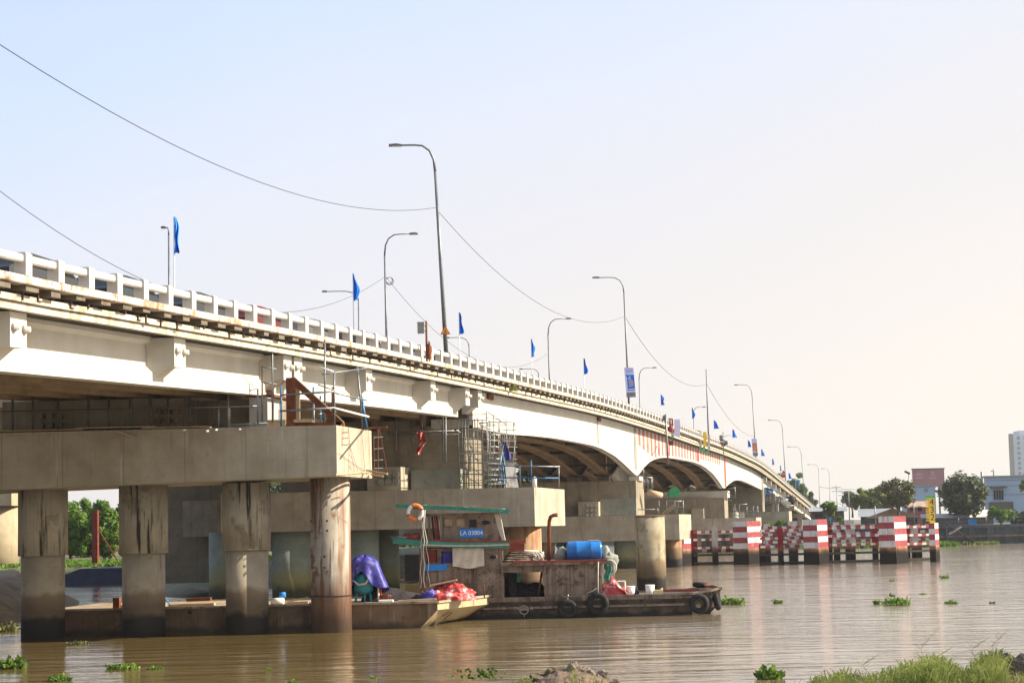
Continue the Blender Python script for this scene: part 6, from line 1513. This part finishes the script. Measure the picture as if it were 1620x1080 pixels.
# ------------------------------------------------------------------ buildings on the far shore
def house(name, label, cat, px0, px1, pyb, pyt, Y, depth, wall, roofm, ridge=.25, overhang=.4, wins=(), z0=2.9, gable='x'):
    x0, x1 = Xp(px0, pyb, Y), Xp(px1, pyb, Y); z1 = Zp((px0 + px1) / 2, pyt, Y); t = thing(name, label, cat, V((x0 + x1) / 2, Y, z0))
    wl = z1 - (z1 - z0) * ridge
    kx = (x0 + x1) / 2 / Y
    def sh(b):
        b.v = [(v[0] + max(0, v[1] - Y) * kx, v[1], v[2]) for v in b.v]; return b
    sh(MB().box(x0, x1, Y, Y + depth, z0, wl)).build('wall', wall, t)
    b = MB(); o = overhang
    if gable == 'x':
        b.prism([(x0 - o, Y - o, wl + .01), (x0 - o, Y + depth + o, wl + .01), (x0 - o, Y + depth / 2, z1)], (x1 - x0 + 2 * o, 0, 0))
    elif gable == 'flat':
        b.box(x0 - o, x1 + o, Y - o, Y + depth + o, wl + .01, z1)
    else:
        b.prism([(x0 - o, Y - o, wl + .01), (x1 + o, Y - o, wl + .01), ((x0 + x1) / 2, Y - o, z1)], (0, depth + 2 * o, 0))
    sh(b).build('roof', roofm, t)
    for (a, c, d, f_, m_, nm) in wins:
        p, q = U(a, f_, Y), U(c, d, Y); b = MB(); b.box(p.x, q.x, Y - .08, Y - .004, p.z, q.z); b.build(nm, m_, t)
    return t
house('shed', 'low open shed with pale blue roof at the foot of the ramp', 'shed', 1284, 1336, 832, 801, 240, 8, 'shedwall', 'zinc', .22, .5, [(1290, 1300, 812, 828, 'dark', 'doorway'), (1306, 1316, 812, 828, 'bluesteel', 'doorway')])
house('shed', 'shed with light grey sheet roof right of the low open shed', 'shed', 1362, 1410, 832, 804, 246, 9, 'shedwall', 'zinc', .45, .5, [(1374, 1384, 822, 831, 'dark', 'doorway')])
house('shed', 'brown tiled roof house below the spreading tree', 'house', 1372, 1452, 832, 803, 236, 8, 'shedwall', 'tile', .55, .6, [(1400, 1408, 823, 831, 'blue', 'doorway'), (1420, 1430, 823, 831, 'glass', 'window')], gable='y')
house('house', 'red brown walled house behind the gauge board', 'house', 1436, 1472, 830, 792, 252, 9, mat('red_brown_wall', (.22, .07, .06), (.28, .10, .09), .4, .8, bump=0), 'tile', .25, .4, [(1440, 1446, 800, 808, 'glass', 'window'), (1452, 1458, 800, 808, 'glass', 'window')])
house('shed', 'long rusty roofed shed behind the dark tree', 'shed', 1460, 1530, 832, 812, 234, 6, 'shedwall', 'zinc', .35, .4, [(1532, 1541, 820, 830, 'blue', 'doorway')])
house('shed', 'cream roofed shed right of the dark tree', 'shed', 1528, 1572, 832, 806, 238, 8, 'shedwall', mat('cream_sheet_roof', (.55, .47, .38), (.62, .54, .45), .5, .8, bump=0), .5, .4, [(1533, 1545, 820, 830, 'blue', 'doorway')])
house('house', 'pale blue block behind the billboard and trees', 'building', 1428, 1482, 830, 767, 330, 20, 'bluewall', 'zinc', .04, .3, [(1462, 1468, 772, 778, 'windowm', 'window')] , gable='flat')
t = house('warehouse', 'pale blue clad building with four narrow windows at the right', 'building', 1560, 1700, 836, 751, 268, 30, 'bluewall', 'zinc', .03, .3, [], gable='flat')
Y = 267.9
for i in range(4):
    a, c = U(1572.5 + 4.1 * i, 790, Y), U(1574.6 + 4.1 * i, 775, Y); MB().box(a.x, c.x, Y - .05, Y, a.z, c.z).build('window', 'glass', t)
a, c = U(1568, 791, Y - .4), U(1592, 771.5, Y - .4)
MB().box(a.x, c.x, Y - 1.0, Y - .01, c.z, c.z + .3).build('canopy', 'shedwall', t)
a, c = U(1566, 806, Y), U(1602, 793, Y); MB().box(a.x, c.x, Y - .3, Y - .01, a.z, c.z).build('dark_band', 'shedwall', t)
for py in (760, 769, 783): a = U(1562, py, Y); MB().box(a.x, a.x + 25, Y - .04, Y - .003, a.z, a.z + .08).build('cladding_joint', 'steel', t)
p = U(1572, 751, 270); t2 = thing('roof_antenna', 'thin antenna mast on the roof of the blue clad building', 'antenna', p)
tubes('mast', 'steel', t2, [p - V(0, 0, .5), V(p.x, p.y, Zp(1572, 741, 270))], .1, 6); tubes('cross_arm', 'steel', t2, [V(p.x - .5, p.y, p.z + .7), V(p.x + .5, p.y, p.z + .7)], .08, 6)
p = U(1553, 752, 268); tubes('chimney_pipe', 'steel', None, [V(p.x, p.y, 2.9), V(p.x, p.y, Zp(1553, 746, 268))], .2, 8); tag(bpy.data.objects['chimney_pipe'], 'thin grey pipe left of the blue clad building', 'pipe')
# tower block
Y = 900; x0, x1 = Xp(1600, 740, Y), Xp(1680, 740, Y); zt_ = Zp(1605, 687, Y)
t = thing('tower_block', 'pale high rise tower cut by the right edge of the picture', 'building', V(x0, Y, 2.9))
kt = x0 / Y
b = MB(); b.hexa([(x0, Y, 2.9), (x1, Y, 2.9), (x1 + 25 * kt, Y + 25, 2.9), (x0 + 22 * kt, Y + 25, 2.9), (x0, Y, zt_), (x1, Y, zt_), (x1 + 25 * kt, Y + 25, zt_), (x0 + 22 * kt, Y + 25, zt_)]); b.build('wall', 'towerm', t)
MB().box(x0 + 7, x1 - 1, Y + 3, Y + 14, zt_, zt_ + 2.5).build('roof_plant', 'towerm', t)
MB().box(x0 - .9, x0 + 1.8, Y - .6, Y - .01, 2.9, zt_ + .5).build('pilaster', 'greyconc', t)
for i in range(18):
    for j in range(6):
        x = x0 + 4.2 + j * 4.2; z = zt_ - 3.2 - i * 3.1
        if z > 4: MB().box(x, x + 1.8, Y - .12, Y - .01, z, z + 1.7).build('window', 'windowm', t)
# billboard
Y = 400; a, c = U(1444.5, 766, Y), U(1493.5, 741.5, Y)
t = thing('billboard', 'large faded red billboard above the trees', 'billboard', V(a.x, Y, 3))
MB().box(a.x, c.x, Y, Y + .6, a.z - .8, c.z).build('panel', 'billm', t)
MB().box(a.x - .15, c.x + .15, Y - .1, Y + .7, c.z + .004, c.z + .3).build('frame_top', 'shedwall', t)
for fx in (.15, .5, .85): tubes('support', 'shedwall', t, [V(lerp(a.x, c.x, fx), Y + 1, 3), V(lerp(a.x, c.x, fx), Y + 1, c.z - .5)], .25, 8)
M['billfaint'] = mat('faded_billboard_print', (.42, .24, .25), None, 1, .7, bump=0)
for px0, px1, py0, py1 in ((1449, 1458, 748, 752), (1448, 1461, 754, 757), (1473, 1478, 745, 749), (1471, 1480, 750, 752), (1470, 1481, 754, 757)):
    p, q = U(px0, py1, Y), U(px1, py0, Y); MB().box(p.x, q.x, Y - .03, Y - .004, p.z, q.z).build('printed_mark', 'billfaint', t)
p = U(1441, 830, 300); t = thing('floodlight_mast', 'slim mast with a dark floodlight left of the billboard', 'mast', V(p.x, 300, 2.9))
tubes('mast', 'steel', t, [V(p.x, 300, 2.9), V(p.x, 300, Zp(1441, 748, 300))], .1, 6); MB().obox(V(p.x - .3, 300, Zp(1438, 747, 300)), (1.0, 0, -.5), (0, .6, 0), (.15, 0, .3)).build('lamp_head', 'dark', t)
gPo = 'utility poles on the far shore'
for px, pt_, Y, lb in ((1385, 800, 228, 'thin post standing just left of the tallest striped pile'), (1446, 790, 232, 'white post between the spreading tree and the gauge'), (1344, 776, 300, 'pole beside the slim dark tree'), (1325, 768, 420, 'distant pole right of the last lamps'), (1334, 775, 450, 'faint distant pole left of the slim tree')):
    x = Xp(px, 820, Y); t = thing('utility_pole', lb, 'utility pole', V(x, Y, 2.9), gPo); tubes('pole', 'steel', t, [V(x, Y, 2.9), V(x, Y, Zp(px, pt_, Y))], .1, 6)
    if Y > 290:
        for dz in (.4, 1.6): tubes('cross_arm', 'steel', t, [V(x - 1.4, Y, Zp(px, pt_, Y) - dz), V(x + 1.4, Y, Zp(px, pt_, Y) - dz)], .07, 5)

# ------------------------------------------------------------------ water hyacinth clumps
gH = 'floating water hyacinth clumps'
HY = [(805, 972, 46, 16, 'large hyacinth clump between the barge bow and the boat'), (1158, 952, 44, 12, 'hyacinth clump just off the boat bow'), (1231, 952, 15, 7, 'small hyacinth sprig in open water right of the bow'),
      (1389, 953, 14, 8, 'small hyacinth sprig left of the big floating clump'), (1419, 953, 42, 13, 'big hyacinth clump in open water at the right'), (1504, 953, 20, 6, 'flat hyacinth patch right of the big floating clump'), (1494, 913, 16, 6, 'distant hyacinth sprig below the end pile'), (1569, 953, 10, 4, 'tiny dark sprig farthest right on the water'),
      (20, 1052, 44, 17, 'hyacinth clump at the lower left corner'), (195, 1055, 52, 9, 'long hyacinth clump in the water below the second pile'), (245, 1056, 24, 6, 'thin hyacinth sprig right of the long clump'), (95, 1074, 36, 9, 'hyacinth sprig at the bottom left'), (125, 1017, 36, 6, 'dark hyacinth strip at the foot of the leftmost pile'),
      (110, 1000, 18, 8, 'dark hyacinth tuft between first pile and barge'), (424, 1058, 10, 5, 'tiny sprig in the water below the third pile'), (464, 1079, 18, 6, 'pale sprig at the bottom edge'), (590, 1071, 12, 5, 'tiny sprig near the bottom centre'), (10, 995, 40, 12, 'dark weeds at the left edge beside the revetment'), (1218, 1068, 40, 18, 'hyacinth clump just beyond the near bank'), (1460, 939, 12, 3, 'faint sprig in open water above the clumps'), (1412, 918, 8, 4, 'yellow sprig far out below the fence')]
for i, (px, py, w_, h_, lb) in enumerate(HY):
    rg = random.Random(100 + i); c = G(px, py + h_ * .25); k = F / c.y; W = w_ / k / 2; H = h_ / k * .75; b = MB(); n = max(10, int(w_ * 3.6))
    for j in range(n):
        a = rg.uniform(0, 6.28); r_ = math.sqrt(rg.random()); p = c + V(math.cos(a) * W * r_, math.sin(a) * W * .9 * r_, .0); p.z = 0
        hh = H * (rg.uniform(.15, .8) if rg.random() < .85 else rg.uniform(.9, 1.5)) * (1.1 - .7 * r_ ** 2); s = min(.10, H * .4) * rg.uniform(.7, 1.4); ax = V(rg.gauss(0, .5), rg.gauss(0, .5), 1).normalized()
        tip = p + ax * hh; u = V(rg.gauss(0, 1), rg.gauss(0, 1), .3).normalized(); q = ax.cross(u)
        if q.length < .05: continue
        q.normalize(); up = (ax + V(rg.gauss(0, .5), rg.gauss(0, .5), 0)).normalized()
        kk = b.pts([tip - q * s * .5, tip + up * s * .5 - q * s * .7, tip + up * s * 1.6, tip + up * s * .5 + q * s * .7, tip + q * s * .5]); b.face([kk, kk + 4, kk + 3, kk + 2, kk + 1])
        kk = b.pts([p - q * .012, p + q * .012, tip + q * .012, tip - q * .012]); b.face([kk, kk + 1, kk + 2, kk + 3])
    b.build('hyacinth_clump', 'hyac' if 'dark' not in lb else 'leaf', None, (lb, 'water plant', gH))

# ------------------------------------------------------------------ near bank: stones, soil, grass
def rock(px, py, Y, rx, rz, label, seed, sink=.5, m_='rock'):
    p = U(px, py, Y); b = MB(); c = p - V(0, 0, rz * .5); b.ball(c, rx, rx * .8, rz, 30, 20, .32, seed)
    for i, v in enumerate(b.v):
        d = Vector(v) - c; q = 1 + .16 * noise.noise(d * 9 / rx * .35 + V(seed, 0, 0)) + .1 * abs(noise.noise(d * 20 / rx * .35)); b.v[i] = tuple(c + d * q)
    b.sm = [False] * len(b.sm)
    b.build('stone', m_, None, (label, 'stone', 'stones and clods on the near bank'))
rock(908, 1060, 12.3, .15, .09, 'tallest stone on top of the central earth heap', 1)
rock(944, 1068, 12.1, .09, .09, 'pale squarish stone right of the tallest stone', 2)
rock(872, 1068, 12.2, .16, .10, 'broken earth clod left of the tallest stone', 3, m_='soil')
rock(965, 1078, 12.0, .08, .06, 'small stone at the right foot of the heap', 4)
rock(1602, 1062, 12.0, .16, .18, 'large brown stone at the right edge', 5)
rock(1575, 1078, 11.9, .12, .08, 'dark clod left of the large right stone', 6, m_='soil')
rock(1352, 1076, 12.0, .08, .07, 'small brown stone in the grass', 7)
rock(1408, 1082, 12.0, .07, .04, 'low clod between grass tufts at the bottom', 8, m_='soil')
def grass_run(name, segs, props, seed):
    rg = random.Random(seed); b = MB()
    for px0, px1, n, h in segs:
        for i in range(n):
            px = rg.uniform(px0, px1); Yc = rg.uniform(11.2, 12.8); zc = Zp(px, crest(px), 12.2) - max(0, Yc - 12.2) * .5 - max(0, 12.2 - Yc) * .03; x = Xp(px, 1070, Yc)
            hh = h * rg.uniform(.25, 1.15) * (.7 + .6 * noise.noise(V(px * .02, 0, 0))); a = rg.uniform(0, 6.28); ln = rg.uniform(.1, .75); d = V(math.cos(a), math.sin(a) * .6, 0) * ln; wd = rg.uniform(.002, .0055); s = V(wd, 0, 0)
            p = V(x, Yc, zc - .02); k1 = p + d * hh * .25 + V(0, 0, hh * .5); k2 = p + d * hh * .62 + V(0, 0, hh * .85); k3 = p + d * hh * 1.1 + V(0, 0, hh * (.95 - .35 * ln))
            k = b.pts([p - s, p + s, k1 + s, k1 - s, k2 + s * .7, k2 - s * .7, k3]); b.face([k, k + 1, k + 2, k + 3]); b.face([k + 3, k + 2, k + 4, k + 5]); b.face([k + 5, k + 4, k + 6])
            if rg.random() < .35:
                for m_ in range(2):
                    q = k1.lerp(k2, rg.random()); dd = V(rg.gauss(0, 1), rg.gauss(0, .5), .6).normalized() * hh * .35
                    kk = b.pts([q - V(0, 0, .002), q + V(0, 0, .002), q + dd]); b.face([kk, kk + 1, kk + 2])
    return b.build(name, 'grassm', None, props)
grass_run('bank_grass', [(1430, 1590, 4600, .25), (1280, 1450, 1700, .19), (1180, 1300, 160, .14), (700, 840, 900, .11), (900, 960, 240, .10), (960, 1200, 350, .08), (560, 720, 260, .08), (1590, 1700, 1200, .1), (600, 760, 300, .07)], ('fine green and straw coloured grass on the near bank', None, None, 'stuff'), 5)
for i, (px, py, hpx, lb) in enumerate(((1460, 1060, 55, 'tall branching weed stalk rising left in the right grass'), (1572, 1050, 45, 'tall weed stalk near the right stone'), (1368, 1070, 30, 'thin weed stalk left of the right grass'), (1540, 1050, 35, 'seedy grass stalk in the middle of the right grass'), (1485, 1058, 30, 'short seedy stalk beside the tall branching weed'))):
    rg = random.Random(i); p = U(px, py, 12.2); h = hpx / F * 12.2; b = MB(); pts = [p + V(.012 * math.sin(k) * k * .5 + k * .004, 0, h * k / 8) for k in range(9)]; b.tube(pts, [.0028 - .0002 * k for k in range(9)], 5)
    for k in range(3, 9):
        for s in (-1, 1):
            q = pts[k]; b.tube([q, q + V(s * rg.uniform(.02, .045), rg.uniform(-.02, .02), .02), q + V(s * rg.uniform(.04, .07), 0, .035)], [.0015, .0012, .0006], 4)
    b.build('weed_stalk', 'grassm', None, (lb, 'weed', 'weed stalks on the near bank'))
b = MB(); rg = random.Random(9)
for (px, n) in ((768, 60), (735, 30)):
    c = U(px, 1074, 12.1)
    for i in range(n):
        p = c + V(rg.gauss(0, .06), rg.gauss(0, .06), rg.uniform(0, .07)); u = V(rg.gauss(0, 1), rg.gauss(0, 1), 1).normalized() * .03; w_ = u.cross(V(0, 1, .2)).normalized() * .012
        k = b.pts([p, p + u * .5 + w_, p + u, p + u * .5 - w_]); b.face([k, k + 1, k + 2, k + 3])
b.build('leafy_weeds', 'hyac', None, ('broad leaved green weeds on the near bank left of the earth heap', None, None, 'stuff'))

# ------------------------------------------------------------------ haze
b = MB(); b.box(-700, 800, -30, 1100, -6, 70)
hz = bpy.data.materials.new('thin_haze'); hz.use_nodes = True; n_ = hz.node_tree; n_.nodes.remove(n_.nodes['Principled BSDF'])
pv = n_.nodes.new('ShaderNodeVolumePrincipled'); pv.inputs['Color'].default_value = (.92, .93, .96, 1); pv.inputs['Density'].default_value = 0.00015; pv.inputs['Anisotropy'].default_value = .3
n_.links.new(pv.outputs[0], n_.nodes['Material Output'].inputs['Volume'])
ho = b.build('haze', hz, None, ('thin pale haze over the river', None, None, 'stuff'))

# ------------------------------------------------------------------ water
def water_mat():
    m = bpy.data.materials.new('muddy_river'); m.use_nodes = True; nt = NT(m); b = nt.n['Principled BSDF']
    g = nt.add('ShaderNodeNewGeometry')
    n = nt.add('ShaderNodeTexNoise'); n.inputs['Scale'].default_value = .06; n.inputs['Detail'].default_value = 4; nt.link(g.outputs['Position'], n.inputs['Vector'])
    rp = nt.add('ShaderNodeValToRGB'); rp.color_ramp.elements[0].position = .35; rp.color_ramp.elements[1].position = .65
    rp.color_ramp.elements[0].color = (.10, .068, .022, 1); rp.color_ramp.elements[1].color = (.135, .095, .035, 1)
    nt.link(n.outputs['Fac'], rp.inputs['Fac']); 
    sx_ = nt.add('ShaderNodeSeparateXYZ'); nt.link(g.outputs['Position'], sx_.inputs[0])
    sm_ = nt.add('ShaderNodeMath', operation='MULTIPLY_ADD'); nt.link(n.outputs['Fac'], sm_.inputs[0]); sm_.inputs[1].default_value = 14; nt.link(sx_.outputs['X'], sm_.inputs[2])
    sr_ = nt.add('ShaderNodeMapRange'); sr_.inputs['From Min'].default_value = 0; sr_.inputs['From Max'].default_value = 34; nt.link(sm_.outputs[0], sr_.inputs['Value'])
    smx = nt.add('ShaderNodeMix', data_type='RGBA'); nt.link(sr_.outputs['Result'], smx.inputs['Factor']); nt.link(rp.outputs['Color'], smx.inputs['A']); smx.inputs['B'].default_value = (.25, .20, .15, 1)  # paler base towards the right paints in the bright sky reflection
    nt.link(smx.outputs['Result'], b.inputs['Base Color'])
    b.inputs['Roughness'].default_value = .09; b.inputs['IOR'].default_value = 1.95; b.inputs['Specular IOR Level'].default_value = .5
    prev = None
    for sx, sy, sc, dist, det in ((.20, .95, 1.0, .13, 3), (.9, 3.6, 1.0, .042, 4), (.05, .16, 1.0, .10, 2)):
        mp = nt.add('ShaderNodeMapping'); mp.inputs['Scale'].default_value = (sx, sy, 1); mp.inputs['Rotation'].default_value = (0, 0, .12 * sx)
        nt.link(g.outputs['Position'], mp.inputs['Vector'])
        nn = nt.add('ShaderNodeTexNoise'); nn.inputs['Scale'].default_value = sc; nn.inputs['Detail'].default_value = det; nn.inputs['Distortion'].default_value = .4
        nt.link(mp.outputs['Vector'], nn.inputs['Vector'])
        bp = nt.add('ShaderNodeBump'); bp.inputs['Distance'].default_value = dist; bp.inputs['Strength'].default_value = 1.0
        nt.link(nn.outputs['Fac'], bp.inputs['Height'])
        pn = nt.add('ShaderNodeTexNoise'); pn.inputs['Scale'].default_value = 1.0; pn.inputs['Detail'].default_value = 3
        pm = nt.add('ShaderNodeMapping'); pm.inputs['Scale'].default_value = (.02 + sx * .02, .07 + sx * .05, 1); nt.link(g.outputs['Position'], pm.inputs['Vector']); nt.link(pm.outputs['Vector'], pn.inputs['Vector'])
        pr = nt.add('ShaderNodeMapRange'); pr.inputs['From Min'].default_value = .36; pr.inputs['From Max'].default_value = .62; pr.inputs['To Min'].default_value = .25; pr.inputs['To Max'].default_value = 1.0
        nt.link(pn.outputs['Fac'], pr.inputs['Value']); nt.link(pr.outputs['Result'], bp.inputs['Strength'])
        if prev: nt.link(prev, bp.inputs['Normal'])
        prev = bp.outputs['Normal']
    nt.link(prev, b.inputs['Normal'])
    return m
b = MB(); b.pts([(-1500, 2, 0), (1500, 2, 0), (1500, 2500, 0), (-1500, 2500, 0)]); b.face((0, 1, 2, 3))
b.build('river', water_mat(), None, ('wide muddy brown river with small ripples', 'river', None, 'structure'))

# ------------------------------------------------------------------ camera, sun, sky
cam = bpy.data.cameras.new('camera'); co = bpy.data.objects.new('camera', cam); C.objects.link(co)
co.location = CAM; co.rotation_euler = CAMR.to_euler()
cam.sensor_width = 36; cam.lens = F / 1620 * 36; cam.shift_y = (CYP - 540) / 1620
cam.clip_start = .1; cam.clip_end = 9000
scene.camera = co
sd = Vector((math.cos(R(33)) * .9985, math.cos(R(33)) * .03, math.sin(R(33))))
sun = bpy.data.lights.new('sun', 'SUN'); sun.energy = 5.0; sun.angle = R(.5); sun.color = (1.0, .895, .73)
so = bpy.data.objects.new('sun', sun); C.objects.link(so); so.rotation_euler = (-sd).to_track_quat('-Z', 'Y').to_euler()
w = bpy.data.worlds.new('World'); scene.world = w; w.use_nodes = True
nt = w.node_tree; bg = nt.nodes['Background']
sky = nt.nodes.new('ShaderNodeTexSky'); sky.sky_type = 'NISHITA'; sky.sun_disc = False
sky.sun_elevation = R(33); sky.sun_rotation = math.atan2(sd.x, sd.y); sky.dust_density = 4.0; sky.air_density = 1.0; sky.ozone_density = 1.5
# high thin overcast: the clear sky is blended with a pale veil that turns creamy towards the horizon and the sun
tc = nt.nodes.new('ShaderNodeTexCoord')
def vm(a, b_):
    n = nt.nodes.new('ShaderNodeVectorMath'); n.operation = 'DOT_PRODUCT'; nt.links.new(a, n.inputs[0]); n.inputs[1].default_value = b_; return n.outputs['Value']
q = vm(tc.outputs['Generated'], (-.27, 0.0, 1.0))
mr = nt.nodes.new('ShaderNodeMapRange'); mr.inputs['From Min'].default_value = -.08; mr.inputs['From Max'].default_value = .46; 
cn = nt.nodes.new('ShaderNodeTexNoise'); cn.inputs['Scale'].default_value = 2.2; cn.inputs['Detail'].default_value = 5; cm = nt.nodes.new('ShaderNodeMapping'); cm.inputs['Scale'].default_value = (1, 1, 3.2)
nt.links.new(tc.outputs['Generated'], cm.inputs['Vector']); nt.links.new(cm.outputs['Vector'], cn.inputs['Vector'])
ca = nt.nodes.new('ShaderNodeMath'); ca.operation = 'MULTIPLY_ADD'; ca.inputs[1].default_value = -.16; nt.links.new(cn.outputs['Fac'], ca.inputs[0])
cb = nt.nodes.new('ShaderNodeMath'); cb.operation = 'ADD'; cb.inputs[1].default_value = .08; nt.links.new(q, ca.inputs[2]); nt.links.new(ca.outputs[0], cb.inputs[0]); nt.links.new(cb.outputs[0], mr.inputs['Value'])
rp = nt.nodes.new('ShaderNodeValToRGB'); els = rp.color_ramp.elements
SK = [(0, (1.03, .96, .86)), (.22, (1.02, .945, .875)), (.42, (.95, .91, .91)), (.66, (.86, .91, 1.03)), (.85, (.74, .86, 1.12)), (1, (.62, .78, 1.10))]
els[0].position = 0; els[0].color = c4(SK[0][1]); els[1].position = 1; els[1].color = c4(SK[-1][1])
for p_, c_ in SK[1:-1]: n_ = els.new(p_); n_.color = c4(c_)
nt.links.new(mr.outputs['Result'], rp.inputs['Fac'])
mul = nt.nodes.new('ShaderNodeMix'); mul.data_type = 'RGBA'; mul.inputs['Factor'].default_value = .82
sc_ = nt.nodes.new('ShaderNodeVectorMath'); sc_.operation = 'SCALE'; sc_.inputs['Scale'].default_value = 0.085
nt.links.new(sky.outputs['Color'], sc_.inputs[0])
nt.links.new(sc_.outputs['Vector'], mul.inputs['A']); nt.links.new(rp.outputs['Color'], mul.inputs['B'])
nt.links.new(mul.outputs['Result'], bg.inputs['Color']); bg.inputs['Strength'].default_value = 0.50
vs = scene.view_settings; vs.view_transform = 'Standard'; vs.look = 'None'; vs.exposure = 1.15; vs.gamma = 1.0
scene.cycles.max_bounces = 6; scene.cycles.diffuse_bounces = 3; scene.cycles.glossy_bounces = 3; scene.cycles.transparent_max_bounces = 6
scene.cycles.use_denoising = True
